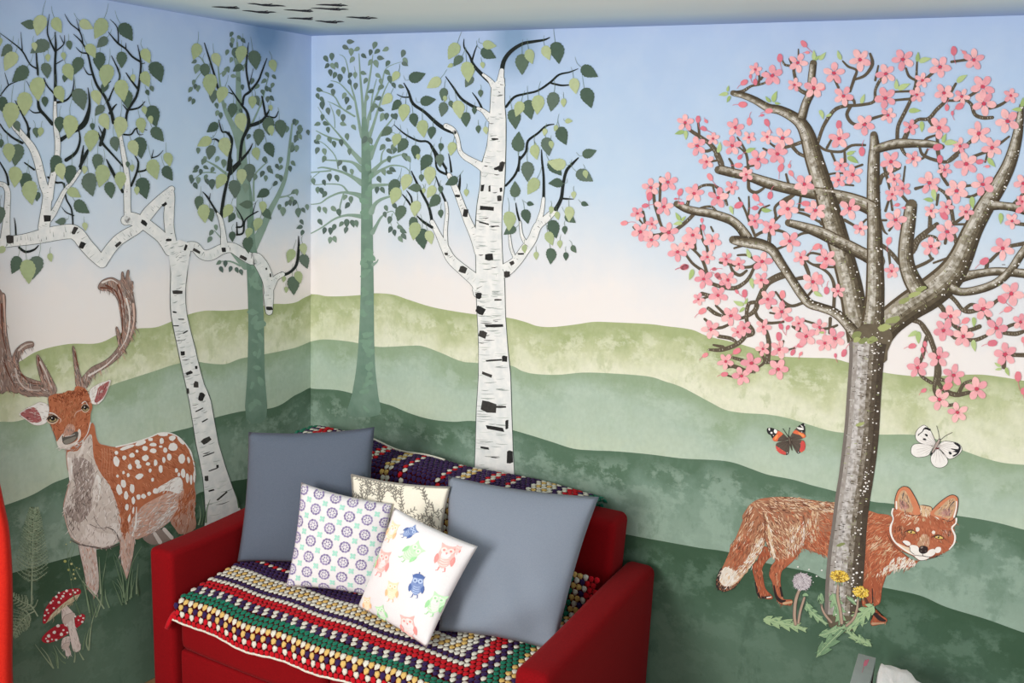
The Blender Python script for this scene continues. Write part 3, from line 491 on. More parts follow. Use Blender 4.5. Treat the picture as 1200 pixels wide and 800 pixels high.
P.fur(BD(neck), GREYS[:1]+GREYS[2:4]+CREAMS+CREAMS, 420, 6, 100, .9, 3, jit=25)
P.poly(BD([(100, 175), (150, 150), (205, 190), (215, 250), (195, 330), (200, 400), (150, 470), (100, 450), (72, 410), (100, 360), (120, 300)]), pc(164, 148, 142), 3); P.fur(BD([(100, 175), (150, 150), (205, 190), (215, 250), (195, 330), (200, 400), (150, 470), (100, 450), (72, 410), (100, 360), (120, 300)]), GREYS[:3]+GREYS[:2], 200, 5, 98, .9, 3, jit=22)
P.poly(BD([(225, 235), (245, 260), (242, 320), (228, 375), (205, 340), (212, 290)]), WHT, 4); P.poly(BD([(80, 150), (100, 170), (105, 220), (92, 270), (84, 210)]), WHT, 4)
for q in ([(95, 160), (90, 200), (100, 260)], [(70, 380), (90, 330), (100, 370), (120, 390)], [(225, 250), (235, 310), (225, 370), (205, 340)], [(160, 80), (150, 120), (130, 150)], [(180, 480), (230, 520), (310, 530), (320, 570), (230, 590), (170, 540)], [(290, 480), (335, 480), (345, 540), (320, 520)]):
    P.poly(BD(q), CREAM, 5) if len(q) > 3 else P.stroke(BD(q), CREAM, 5, 4, 1.5)
    if len(q) > 3: P.fur(BD(q), CREAMS, 40, 5, 95, .8, 5)
P.fur(BD([(90, 260), (150, 200), (200, 330), (200, 420), (130, 500), (80, 470), (70, 400), (110, 390)]), GREYS, 110, 6, 95, .9, 5, jit=25)
for q in ([(190, 480), (240, 500), (300, 490)], [(210, 440), (230, 480), (270, 520)], [(70, 420), (85, 490), (120, 550)], [(150, 578), (230, 600), (300, 586)]): P.stroke(BD(q), pc(96, 84, 80), 6, .7, .3)
belly = [(412, 470), (440, 400), (520, 350), (600, 315), (650, 300), (652, 340), (625, 400), (590, 460), (540, 500), (480, 530), (410, 554)]
P.poly(BD(belly), PINKS[0], 2); P.fur(BD(belly), PINKS+CREAMS+GREYS[2:4], 260, 7, lambda x, y: 145, .9, 3, jit=18)
P.fur(BD([(540, 440), (620, 350), (640, 300), (610, 420), (560, 480), (480, 530)]), CREAMS, 70, 7, 140, .9, 5)
patch = [(528, 300), (570, 275), (600, 255), (632, 248), (648, 270), (648, 305), (630, 330), (590, 318), (555, 315), (530, 325)]
P.poly(BD(patch), WHT, 5); P.fur(BD(patch), CREAMS+[WHT], 60, 6, 130, .9, 5)
back = [(238, 90), (320, 105), (480, 60), (540, 36), (600, 42), (640, 70), (678, 120), (698, 180), (700, 250), (650, 240), (600, 250), (520, 300), (430, 330), (420, 400), (390, 500), (340, 480), (320, 380), (270, 270), (240, 220), (215, 150), (215, 60)]
P.fur(BD(back), RUSTS, 500, 6, lambda x, y: 20+(y-500)*.4, .9, 2, jit=18)
for x in (250, 262, 274, 288, 302): P.stroke(BD([(x, 105), (x+3, 150), (x-2, 210), (x+2, 250)]), pc(206, 150, 122), 5, .5, .3)
P.fur(BD([(320, 380), (400, 380), (412, 440), (385, 520), (360, 540), (340, 480)]), RUSTS+PINKS[:1], 90, 6, 95, .9, 4)
P.fur(BD([(640, 330), (700, 300), (708, 370), (690, 420), (640, 440), (620, 430)]), RUSTS+PINKS[:2], 90, 6, 110, .9, 4)
# legs
for leg, sh in (([(372, 345), (372, 380), (392, 470), (405, 540), (418, 570), (445, 592), (462, 560), (462, 490), (452, 400), (444, 352)], 0), ([(562, 300), (566, 420), (582, 480), (592, 515), (605, 480), (622, 410), (632, 320), (636, 200), (610, 260), (590, 300)], 1)):
    P.poly(F0(leg), PINKS[2] if sh else CREAMS[1], 3); P.fur(F0(leg), PINKS+CREAMS+GREYS[2:4], 120, 6, 92, .8, 4)
    P.stroke(F0(leg[:6]), GREYS[4], 4, .6, .5)
P.stroke(F0([(640, 175, 3), (636, 260, 8), (620, 310, 6)]), WHT, 6); P.stroke(F0([(556, 330, 3), (540, 290, 5), (500, 270, 2)]), DKB, 6)
P.stroke(F0([(330, 330, 3), (375, 352, 5), (440, 362, 5), (500, 370, 5), (560, 350, 3)]), GREYS[4], 6)
for s in ((322, 128, 10, 11), (322, 170, 15, 25, -10), (360, 152, 11, 12), (398, 140, 13, 12), (423, 120, 8, 8), (372, 102, 38, 9, -18), (440, 80, 28, 11, -18), (490, 62, 12, 9), (463, 107, 15, 13), (465, 153, 16, 15), (503, 88, 18, 9), (503, 118, 16, 12), (545, 70, 12, 15), (540, 97, 9, 6), (553, 37, 25, 9), (597, 55, 17, 13), (600, 100, 22, 20), (563, 115, 10, 13), (582, 148, 12, 19), (555, 162, 9, 16), (515, 177, 10, 17), (478, 183, 11, 9), (488, 215, 8, 11), (500, 260, 7, 10), (540, 207, 11, 20), (425, 175, 13, 14), (432, 194, 13, 12), (388, 197, 10, 16), (380, 238, 8, 11), (357, 225, 7, 9), (327, 243, 7, 8), (435, 245, 20, 14, -20), (357, 280, 13, 20, -10), (335, 310, 15, 27, -15), (400, 305, 12, 25, -5), (370, 340, 11, 22), (405, 362, 9, 20), (373, 397, 10, 17), (385, 452, 7, 20, 8), (405, 412, 5, 18, 5), (430, 345, 11, 14), (455, 342, 13, 12), (483, 330, 10, 10), (515, 317, 14, 14), (645, 160, 17, 25), (678, 163, 7, 17, -10), (618, 215, 8, 11), (630, 235, 7, 10), (650, 228, 12, 25), (672, 255, 9, 25), (690, 260, 7, 25), (706, 245, 5, 32), (690, 130, 5, 26, -20), (640, 70, 8, 24, -40)):
    x, y = BD.p(s[0], s[1]); P.ell(x, y, s[2]/4.211, s[3]/4.211, s[4] if len(s) > 4 else 0, WHT, 7, 9, .28)
P.build('body', t)
P = Paint(on_left, .00195)
P.stroke(HD([(310, 310), (320, 400), (310, 470), (340, 540), (372, 640)]), GREYS[4], 0, 1, .8)
head = [(312, 305), (340, 285), (370, 275), (430, 270), (465, 250), (510, 250), (530, 215), (600, 235), (630, 290), (650, 350), (655, 385), (642, 430), (636, 500), (610, 590), (580, 630), (540, 680), (470, 705), (400, 692), (380, 650), (370, 620), (340, 540), (312, 470), (320, 400)]
P.poly(HD(head), RUST, 0); P.fur(HD(head), RUSTS+[pc(120, 62, 44)], 330, 4, lambda x, y: 95+(x-70)*1.2, .8, 1, jit=25)
P.fur(HD([(330, 300), (470, 255), (600, 240), (610, 300), (470, 320), (340, 350)]), [pc(128, 66, 42), pc(150, 78, 50), pc(110, 58, 40)], 70, 4, 70, .9, 2, jit=40)
P.fur(HD([(420, 340), (560, 320), (580, 420), (500, 520), (420, 520), (400, 440)]), [pc(176, 116, 82), pc(160, 98, 66), pc(190, 130, 96)], 80, 4, 90, .8, 3)
P.poly(HD([(470, 510), (510, 520), (520, 560), (480, 600), (430, 600), (440, 550)]), PINKS[1], 4); P.fur(HD([(470, 510), (510, 520), (520, 560), (480, 600), (430, 600), (440, 550)]), PINKS+GREYS[:2], 30, 3, 95, .7, 4)
P.poly(HD([(378, 660), (385, 640), (425, 585), (430, 610), (420, 650), (450, 672), (500, 660), (540, 630), (535, 590), (550, 548), (565, 570), (560, 620), (520, 670), (470, 700), (400, 700)]), pc(222, 212, 204), 4)
P.fur(HD([(380, 660), (420, 680), (470, 690), (590, 620), (560, 690), (480, 715), (420, 712)]), CREAMS+GREYS[2:4], 40, 5, 150, .8, 5)
P.poly(HD([(418, 605), (440, 612), (480, 600), (520, 572), (545, 575), (540, 615), (505, 652), (450, 672), (424, 655)]), pc(92, 88, 82), 5)
P.poly(HD([(430, 645), (470, 625), (530, 610), (505, 648), (450, 668)]), pc(136, 130, 120), 6)
P.stroke(HD([(440, 608), (480, 604), (520, 590)]), WHT, 6, .7, .4); P.stroke(HD([(640, 500), (615, 590), (560, 660)]), CREAM, 5, 1.4, .6)
P.build('head', t)
for (x, y, rx, ry, rt) in ((345, 472, 40, 32, -10), (600, 388, 27, 28, 0)):
    P = Paint(on_left, .0024); cx, cy = HD.p(x, y); k = 6.669
    P.ell(cx, cy, rx/k*1.2, ry/k*1.25, rt, pc(212, 184, 160), 0, 14); P.ell(cx, cy, rx/k, ry/k*.9, rt, pc(60, 44, 36), 1, 14); P.ell(cx+.3, cy+1.2, rx/k*.75, ry/k*.42, rt, pc(168, 150, 110), 2, 12); P.ell(cx, cy-.3, rx/k*.42, ry/k*.5, rt, pc(30, 26, 26), 3, 12); P.ell(cx-.9, cy-1.2, .7, .7, 0, WHT, 4, 8)
    P.stroke([(cx-rx/k*1.2, cy+1), (cx-rx/k*.4, cy-ry/k), (cx+rx/k*.6, cy-ry/k*.7), (cx+rx/k*1.2, cy+.5)], DKB, 4, .9, .5)
    if x < 400: P.stroke(HD([(385, 455), (410, 480), (395, 505)]), PINKS[2], 4, 1.2, .4); P.stroke(HD([(322, 425), (350, 428), (380, 445)]), WHT, 4, 1.4, .4)
    else: P.stroke(HD([(575, 400), (530, 420), (512, 460)]), PINKS[2], 4, 1.0, .4); P.stroke(HD([(575, 350), (600, 335), (622, 370)]), CREAM, 4, 1.4, .4)
    P.build('eye', t)
for nm, out, inn in (('ear', [(85, 430), (140, 390), (200, 362), (240, 342), (285, 350), (312, 372), (325, 420), (310, 480), (265, 515), (200, 517), (140, 480), (100, 452)], [(92, 432), (140, 400), (195, 380), (230, 410), (250, 450), (255, 490), (190, 500), (130, 465)]), ('ear', [(632, 290), (640, 240), (700, 200), (750, 182), (798, 168), (780, 230), (745, 310), (695, 355), (650, 350), (636, 320)], [(672, 335), (690, 270), (705, 225), (750, 195), (790, 180), (765, 260), (735, 310), (695, 342)])):
    P = Paint(on_left, .0018); P.stroke(HD(out+[out[0]]), GREYS[2], 0, .7, .7); P.poly(HD(out), WHT, 1); P.poly(HD(inn), PINK, 2); P.fur(HD(inn), [pc(150, 84, 86), pc(184, 118, 116), pc(120, 70, 72)], 34, 3, 200 if inn[0][0] < 300 else 120, .7, 3)
    P.fur(HD(out), CREAMS+GREYS[2:4], 40, 4, 190 if inn[0][0] < 300 else 115, .6, 3); P.build(nm, t)
AB = pc(150, 126, 116, v=.12, s=40)
def antler(name, polys, lights, darks, d=.0014):
    P = Paint(on_left, d)
    for q in polys:
        P.stroke(G1(q+[q[0]]), DKB, 0, .8, .8); P.poly(G1(q), AB, 1)
        xs = [p[0] for p in q]; ys = [p[1] for p in q]
        P.fur(G1(q), GREYS+PINKS[:2]+[pc(110, 84, 74)], int(30+(max(xs)-min(xs))*(max(ys)-min(ys))/700), 8, 75 if max(ys)-min(ys) > max(xs)-min(xs) else 20, .7, 2, jit=12)
    for q in lights: P.stroke(G1(q), rnd.choice((CREAMS[1], CREAMS[0], PINKS[2])), 5, 2.4, .8)
    for q in darks: P.stroke(G1(q), pc(112, 66, 52), 4, 2.0, .6)
    P.build(name, t)
antler('antler', [[(-10, 185), (15, 165), (33, 190), (33, 300), (45, 430), (70, 550), (80, 600), (110, 745), (50, 735), (-10, 712)],
 [(70, 545), (100, 490), (150, 455), (190, 452), (198, 475), (180, 485), (140, 500), (112, 545), (110, 600), (140, 650), (200, 675), (250, 690), (245, 706), (170, 700), (110, 655), (75, 600)],
 [(75, 595), (95, 598), (120, 660), (160, 705), (240, 712), (282, 745), (288, 775), (250, 770), (150, 768), (95, 730), (65, 650)],
 [(213, 540), (225, 530), (262, 590), (300, 660), (332, 740), (285, 772), (245, 690), (220, 600)]],
 [[(20, 180), (28, 300), (35, 420)], [(90, 610), (110, 680), (160, 730), (240, 735)], [(110, 500), (150, 470), (190, 462)], [(235, 570), (270, 640), (300, 720)]],
 [[(10, 230), (15, 400), (40, 520)], [(20, 560), (50, 640), (90, 720)], [(225, 545), (240, 610), (270, 690)], [(120, 640), (180, 690), (240, 700)]])
antler('antler', [[(490, 650), (540, 600), (620, 560), (680, 500), (715, 430), (712, 340), (700, 250), (680, 190), (640, 155), (590, 150), (575, 130), (600, 92), (655, 75), (705, 95), (712, 50), (722, 45), (732, 92), (745, 38), (756, 38), (757, 95), (780, 100), (775, 140), (785, 200), (796, 280), (790, 370), (760, 450), (710, 530), (640, 590), (560, 640), (520, 690), (505, 722), (450, 712), (470, 680)],
 [(678, 372), (688, 368), (715, 440), (722, 505), (705, 505), (688, 440)], [(424, 490), (435, 485), (455, 580), (475, 660), (500, 700), (450, 715), (440, 640)]],
 [[(600, 105), (650, 88), (690, 110)], [(740, 200), (760, 300), (745, 420), (700, 500)], [(520, 650), (620, 590), (690, 520)], [(780, 230), (785, 330), (760, 430)]],
 [[(620, 120), (680, 160), (710, 250), (718, 370), (700, 470)], [(690, 120), (720, 200), (730, 330)], [(590, 135), (640, 140), (670, 165)], [(440, 510), (460, 620)]])
# ------------------------------------------------------------------ toadstools, ferns, grass, sprig
M5 = Fr(0, 640, 5)
RED = pc(178, 44, 56, v=.1); REDS = [pc(*c) for c in ((160, 34, 48), (192, 62, 70), (150, 30, 44))]
def toadstool(label, cap, gills, stem, skirt, dots, d, base):
    t = empty('painted_toadstool', on_left(*M5.p(*base), d), label, 'painted mushroom', 'red toadstools painted by the grass')
    P = Paint(on_left, d); P.stroke(M5(stem+[stem[0]]), GREYS[0], 0, .6, .6); P.poly(M5(stem), CREAM, 1); P.fur(M5(stem), CREAMS+GREYS[2:4], 60, 5, 80, .7, 2)
    if skirt: P.poly(M5(skirt), CREAMS[1], 4); P.stroke(M5(skirt[:3]), GREYS[0], 5, .6, .4)
    P.build('stem', t)
    P = Paint(on_left, d+.0004); P.poly(M5(cap), RED, 0); P.fur(M5(cap), REDS, 60, 4, 150, .9, 1)
    for x, y, r in dots: cx, cy = M5.p(x, y); P.ell(cx, cy, r/5*1.1, r/5, 0, WHT, 4, 8, .3)
    P.build('cap', t)
    if gills:
        P = Paint(on_left, d+.0003); P.poly(M5(gills), pc(206, 196, 164), 0); P.fur(M5(gills), [pc(180, 166, 134), pc(220, 212, 186), pc(160, 146, 120)], 60, 6, 120, .6, 1); P.build('gills', t)
toadstool('small painted red toadstool below and behind the taller one', [(244, 545), (262, 515), (300, 482), (345, 458), (400, 450), (440, 420), (470, 396), (497, 402), (494, 432), (470, 462), (400, 512), (330, 552), (268, 566)], None, [(368, 540), (408, 528), (402, 580), (416, 630), (388, 642), (380, 600), (360, 590)], [(360, 595), (375, 570), (405, 562), (408, 580), (375, 602)],
 [(285, 525, 10), (318, 503, 9), (340, 465, 10), (360, 515, 10), (280, 555, 7), (330, 548, 7), (390, 462, 8), (372, 490, 6), (470, 405, 7), (488, 420, 6), (482, 442, 7), (460, 432, 5), (305, 545, 5), (270, 540, 5), (440, 410, 6), (395, 505, 6)], .0010, (400, 640))
toadstool('tall painted red toadstool with white dots and a pale skirt on its stem', [(250, 440), (262, 375), (300, 315), (345, 275), (390, 255), (440, 246), (470, 252), (470, 278), (425, 292), (370, 335), (310, 385), (272, 445), (258, 452)], [(262, 450), (300, 400), (370, 335), (425, 296), (470, 278), (430, 325), (385, 350), (360, 372), (320, 410), (285, 440)], [(362, 362), (385, 345), (405, 362), (430, 395), (440, 470), (458, 530), (472, 602), (432, 614), (412, 540), (395, 462), (366, 440)], [(366, 440), (380, 405), (425, 388), (440, 402), (410, 440), (380, 455)],
 [(275, 372, 7), (298, 330, 8), (345, 327, 8), (330, 295, 8), (368, 292, 8), (390, 260, 8), (412, 280, 6), (440, 270, 7), (428, 257, 5), (262, 405, 6), (283, 390, 5), (315, 362, 6), (358, 305, 5), (375, 275, 5), (455, 258, 5), (262, 432, 5), (310, 320, 4), (345, 272, 6)], .0017, (455, 612))
GRS = [pc(*c) for c in ((132, 156, 124), (112, 138, 108), (150, 168, 138), (98, 124, 96))]
def grass(label, blades, fr, d, base):
    P = Paint(on_left, d)
    for b in blades:
        k = len(b); P.stroke([(x, y, (1.7-1.5*i/(k-1))*fr.k*1.0) if False else (x, y) for i, (x, y) in enumerate(fr(b))], rnd.choice(GRS), rnd.choice((0, 1, 2)), 1.9, .3, n=5, cap=False)
    o = P.build('painted_grass', None, origin=on_left(*fr.p(*base), d)); tag(o, label, 'painted grass', 'grass painted round the stag', 'stuff'); return o
grass('painted grass blades round the stag left front foot', [[(470, 405), (430, 280), (400, 100)], [(530, 420), (510, 300), (470, 180), (405, 60)], [(610, 365), (560, 290), (480, 200), (440, 130)], [(525, 390), (500, 250), (490, 180)], [(545, 400), (535, 340), (520, 290)], [(570, 410), (555, 350), (545, 300)], [(600, 340), (600, 200), (630, 30)], [(640, 360), (620, 300), (615, 250)], [(590, 280), (585, 170), (580, 60)], [(560, 415), (590, 330), (600, 210), (620, 100)], [(520, 610), (530, 500), (545, 420), (580, 330)], [(485, 605), (495, 540), (505, 500)], [(510, 590), (515, 520), (540, 450)], [(520, 610), (505, 560), (525, 470)], [(560, 410), (575, 370), (580, 320)]], M5, .0022, (520, 612))
grass('painted grass blades round the stag right front foot', [[(740, 340), (720, 260), (685, 190)], [(715, 345), (690, 280), (655, 195)], [(720, 330), (705, 250), (660, 200)], [(745, 320), (750, 230), (775, 100), (830, 0)], [(735, 300), (700, 180), (665, 60)], [(740, 200), (710, 120), (670, 40)], [(760, 310), (775, 250), (790, 180)], [(810, 290), (805, 240), (780, 180)], [(800, 280), (800, 200), (810, 100)], [(770, 300), (770, 200), (780, 130)], [(730, 330), (740, 260), (745, 200)], [(725, 300), (720, 200), (700, 100)]], M5, .0022, (740, 345))
grass('painted grass blades under the toadstools', [[(315, 715), (270, 660), (205, 572)], [(310, 710), (280, 640), (240, 590)], [(340, 715), (335, 640), (310, 580)], [(335, 700), (325, 640), (300, 615)], [(385, 655), (355, 625), (325, 580)], [(385, 685), (360, 670), (340, 640)], [(435, 680), (440, 640), (435, 600)], [(490, 665), (470, 630), (460, 605)]], M5, .0022, (340, 715))
grass('painted grass blades at the foot of the crooked birch', [[(945, 780), (955, 720), (945, 640)], [(965, 770), (968, 710), (985, 660)], [(1120, 700), (1112, 660), (1100, 620)], [(930, 780), (940, 740), (935, 690)]], G2, .0022, (950, 780))
FR = [pc(*c) for c in ((146, 166, 138), (128, 150, 124), (164, 180, 152))]; FRD = [pc(*c) for c in ((66, 84, 64), (80, 98, 78), (98, 102, 74))]
def fern(label, stem, n, length, d, fr, stemw=1.6):
    S_ = cr(fr(stem), 8); P = Paint(on_left, d); P.stroke([(p[0], p[1]) for p in S_], FR[2], 2, .5, stemw, n=2, cap=False); m = len(S_)
    for i in range(n):
        f = .02+.80*i/(n-1); q = S_[min(m-2, int(f*(m-1)))]; q2 = S_[min(m-1, int(f*(m-1))+1)]
        tx, ty = q2[0]-q[0], q2[1]-q[1]; l = math.hypot(tx, ty) or 1; tx /= l; ty /= l
        L = length*(.22+.9*f if f < .75 else .9-(f-.75)*.8)
        for sd in (-1, 1):
            nx, ny = -ty*sd, tx*sd; ex, ey = nx*.9-tx*.45, ny*.9-ty*.45
            pts = [(q[0], q[1]), (q[0]+ex*L*.5+tx*L*.06, q[1]+ey*L*.5+ty*L*.06), (q[0]+ex*L-tx*L*.08, q[1]+ey*L-ty*L*.08)]
            P.stroke(pts, rnd.choice(FR), 2, .9, .35, n=4, cap=False)
            Q = cr(pts, 6)
            for j in range(1, len(Q)):
                u = j/len(Q); ll = (1-u)*3.4*length/16+.7
                for s2 in (-1, 1):
                    P.stroke([Q[j], (Q[j][0]+ex*ll*.45+s2*(-ey)*ll*.55, Q[j][1]+ey*ll*.45+s2*ex*ll*.55)], rnd.choice(FR if s2 < 0 else FRD+FR), rnd.choice((0, 1)), .85, .2, n=1, cap=False)
    o = P.build('painted_fern', None, origin=on_left(*fr.p(*stem[-1]), d)); return tag(o, label, 'painted fern', 'ferns painted at the left edge')
fern('tall painted fern standing upright by the left edge', [(200, -215), (196, -120), (192, 0), (188, 150), (184, 350)], 30, 23, .0010, M5)
fern('small painted fern bending left below the tall fern', [(70, 285), (100, 310), (150, 335), (185, 352), (222, 410)], 9, 13, .0014, M5)
fern('low painted fern spreading left beside the toadstools', [(78, 520), (110, 460), (150, 410), (200, 380)], 12, 17, .0014, M5)
P = Paint(on_left, .0010)
for x, y, r in ((305, 430, 7), (335, 442, 6), (322, 470, 6), (345, 490, 5), (352, 510, 5), (333, 515, 4), (360, 460, 3), (372, 465, 3), (310, 350, 3), (330, 340, 3), (345, 470, 4)):
    cx, cy = F0.p(x, y); P.ell(cx, cy, r/4, r/4, 0, rnd.choice((pc(176, 180, 108), pc(196, 196, 140))), 1, 8)
for b in ([(345, 520), (325, 460), (318, 400), (310, 345)], [(322, 430), (345, 380), (350, 350)], [(318, 400), (335, 360)], [(335, 500), (355, 470)]): P.stroke(F0(b), GRS[1], 0, .6, .3)
tag(P.build('painted_flower_sprig', None, origin=on_left(*F0.p(345, 520), .001)), 'painted sprig of tiny yellow flowers left of the stag front leg', 'painted flower')
# ------------------------------------------------------------------ birds painted on the ceiling
CB = Fr(200, 0, 4); birds = [((190, 32), (285, 36), (325, 40), 'leftmost painted bird of the ceiling flock'), ((357, 16), (450, 24), (542, 30), 'painted bird near the top left of the ceiling flock, wings wide'), ((333, 49), (430, 57), (496, 58), 'painted bird low on the left side of the ceiling flock'), ((528, 46), (632, 51), (670, 55), 'painted bird in the middle of the ceiling flock'), ((678, 22), (775, 24), (832, 27), 'uppermost painted bird on the right of the ceiling flock'), ((655, 38), (765, 43), (836, 45), 'painted bird right below the uppermost one of the ceiling flock'), ((543, 85), (640, 88), (668, 90), 'painted bird beneath the middle one of the ceiling flock'), ((676, 98), (750, 103), (816, 102), 'painted bird lowest in the ceiling flock, nearest the corner'), ((820, 80), (905, 84), (972, 86), 'rightmost painted bird of the ceiling flock')]
BK = pc(40, 40, 48, v=.1)
for (a, b, c, lab) in birds:
    P = Paint(on_ceiling, .0006); q = [a, ((a[0]*.6+b[0]*.4), a[1]*.6+b[1]*.4-3.5), (b[0]-26, b[1]-4), (b[0], b[1]-5), (b[0]+20, b[1]-1), ((b[0]+c[0])/2+6, (b[1]+c[1])/2-4), c, ((b[0]+c[0])/2, (b[1]+c[1])/2+3), (b[0]+28, b[1]+7), (b[0]+6, b[1]+6), (b[0]-18, b[1]+4), ((a[0]*.5+b[0]*.5), a[1]*.5+b[1]*.5+3), (a[0]*.8+b[0]*.2, a[1]*.8+b[1]*.2+2)]
    P.poly(CB(q), BK, 0, 2); P.stroke(CB([(b[0]-16, b[1]+3, 5), (b[0]+26, b[1]-6, 3)]), BK, 1, cap=False)
    ctr = on_ceiling(*CB.p(*b), .0006); tag(P.build('painted_bird', None, origin=ctr), lab, 'painted bird', 'dark birds painted on the ceiling')
# ------------------------------------------------------------------ straight birch on the right wall
t = empty('painted_birch_tree', on_right(580, 556, .0013), 'painted straight white birch standing behind the middle of the red sofa', 'painted tree')
P = Paint(on_right, .0013)
BL = [(576, 100), (574, 137), (571, 170), (564, 195), (563, 217), (559, 242), (557, 275), (558, 310), (558, 330), (559, 360), (561, 400), (561, 440), (558.5, 480), (557.5, 520), (555, 580)]
BR = [(591, 92), (591, 120), (592.5, 140), (592.5, 170), (591, 217), (588, 242), (587.5, 275), (589, 310), (591, 330), (592, 370), (595, 410), (598, 440), (599.5, 490), (601, 530), (604, 580)]
P.stroke(BL, BOUT, 0, 1.6, 1.6); P.stroke(BR, BOUT, 0, 1.6, 1.6)
P.poly([(584, 93)]+BL+BR[::-1]+[(588, 91)], BIRCH, 1, 0)
bark_rows(P, BL, BR, 190, 2, .12)
B5 = Fr(480, 320, 3.333)
marks(P, B5, [(270, 88, 22, 26, 20), (278, 145, 36, 34, 30), (330, 205, 70, 14, 0), (285, 240, 30, 30, 20), (370, 335, 22, 28, 0), (330, 340, 60, 8, -4), (302, 396, 40, 14, 20), (308, 522, 60, 50, 15), (355, 522, 40, 10, 0), (332, 606, 70, 18, 10), (292, 682, 34, 10, 10), (392, 718, 26, 60, 0), (380, 590, 12, 40, 0), (345, 104, 30, 8, 0)])
marks(P, FF, [(572, 605, 36, 34, 0), (562, 376, 70, 22, 5), (622, 328, 22, 30, 0), (540, 282, 14, 40, 10), (575, 285, 10, 34, 0), (628, 290, 12, 24, 0), (630, 180, 22, 50, 15), (610, 190, 30, 16, -10), (600, 432-380, 30, 10, 0), (545, 445, 50, 8, 15), (600, 460, 40, 6, 0)])
P.build('trunk', t)
P = Paint(on_right, .00125)
lim = [FF([(575, 215, 60), (545, 185, 40), (500, 158, 28), (460, 135, 24), (435, 105, 18), (425, 50, 16), (405, 10, 20), (370, -10, 22)]),
       FF([(540, 760, 90), (515, 720, 60), (450, 665, 48), (395, 615, 42), (365, 560, 36), (335, 500, 24), (305, 440, 20)]),
       FF([(370, 560, 20), (368, 480, 16), (375, 400, 14), (370, 350, 12)]),
       FF([(525, 580, 40), (505, 510, 40), (470, 430, 34), (440, 350, 28), (415, 285, 26), (385, 220, 20)]),
       FF([(590, 690, 60), (650, 665, 60), (700, 625, 46), (740, 570, 44), (775, 520, 40), (800, 460, 36), (840, 425, 32), (880, 385, 26)]),
       FF([(805, 440, 24), (820, 390, 18), (828, 330, 14)]),
       FF([(745, 540, 18), (725, 500, 12), (718, 440, 9)]), FF([(695, 615, 12), (675, 560, 12), (668, 500, 8)]),
       C([(580, 555, 36), (545, 520, 18), (520, 508, 14)]), C([(592, 400, 28), (575, 375, 18), (545, 350, 12)]), C([(625, 400, 44), (628, 360, 26), (632, 330, 20)])]
for pts in lim: birch_branch(P, pts, 0, .45)
marks(P, FF, [(372, 590, 16, 16, 0), (448, 664, 36, 36, 20), (656, 684, 30, 34, 0), (522, 785, 26, 30, 0), (462, 400, 22, 44, 10), (425, 318, 26, 14, 0), (720, 590, 30, 10, 0), (680, 632, 20, 20, -30)], 3)
P.base = .00195
tws = [(C, [(630, 360, 22), (640, 290, 20), (675, 240, 18), (730, 205, 16), (780, 195, 14), (830, 187, 10), (858, 175, 4)]), (C, [(590, 395, 20), (540, 350, 18), (500, 305, 14), (480, 260, 9), (455, 220, 7), (455, 182, 3)]), (C, [(492, 285, 8), (505, 240, 6), (517, 210, 3)]), (C, [(545, 520, 16), (490, 495, 14), (440, 460, 12), (405, 410, 9), (368, 358, 4)]), (C, [(540, 510, 10), (520, 470, 8), (493, 433, 3)]),
 (C, [(652, 500, 12), (690, 455, 11), (740, 440, 10), (800, 425, 10), (860, 385, 10), (900, 350, 9), (950, 338, 7), (990, 322, 3)]), (C, [(865, 390, 9), (910, 400, 9), (950, 398, 6)]), (C, [(410, 620, 20), (370, 605, 20), (330, 580, 18), (270, 525, 14), (215, 485, 14), (195, 430, 10), (172, 388, 4)]), (C, [(200, 455, 7), (170, 455, 6), (140, 442, 3)]),
 (FF, [(650, 270, 10), (690, 225, 11), (710, 180, 11), (715, 140, 10)]), (FF, [(715, 148, 11), (745, 110, 11), (755, 60, 11), (800, 25, 10), (840, -10, 9), (878, -18, 4)]), (C, [(715, 735, 10), (710, 800, 10)]), (FF, [(828, 330, 14), (828, 230, 11), (820, 150, 9), (818, 100, 4)]), (FF, [(885, 380, 20), (910, 330, 16), (920, 260, 14), (935, 200, 14), (965, 165, 12), (990, 140, 6)]), (FF, [(912, 330, 10), (940, 332, 8), (970, 333, 3)]), (FF, [(720, 450, 9), (705, 400, 9), (697, 350, 4)]),
 (FF, [(305, 440, 14), (290, 370, 12), (260, 310, 11), (230, 250, 10), (207, 200, 4)]), (FF, [(305, 465, 14), (265, 440, 12), (235, 412, 5)]), (FF, [(375, 380, 12), (370, 350, 11), (345, 290, 9), (322, 225, 4)]), (FF, [(430, 290, 14), (435, 250, 10), (437, 215, 3)]), (FF, [(385, 220, 12), (345, 205, 11), (325, 180, 9), (320, 130, 9), (300, 85, 9)]), (FF, [(395, 205, 10), (390, 160, 7), (382, 120, 3)]), (FF, [(375, 215, 9), (365, 180, 6)]), (C, [(370, 790, 12), (320, 710, 11), (285, 665, 10), (240, 660, 10), (180, 630, 8), (127, 585, 3)]), (FF, [(210, 370, 9), (190, 340, 9), (165, 310, 4)]), (FF, [(212, 350, 8), (205, 320, 8), (185, 292, 3)])]
for fr, pts in tws: P.stroke(fr(pts), TW, 0)
for q in ([(630, 195), (635, 160)], [(605, 190), (625, 175)]): P.stroke(FF(q), BDARK[0], 3, 3, 1)
P.build('branches', t)
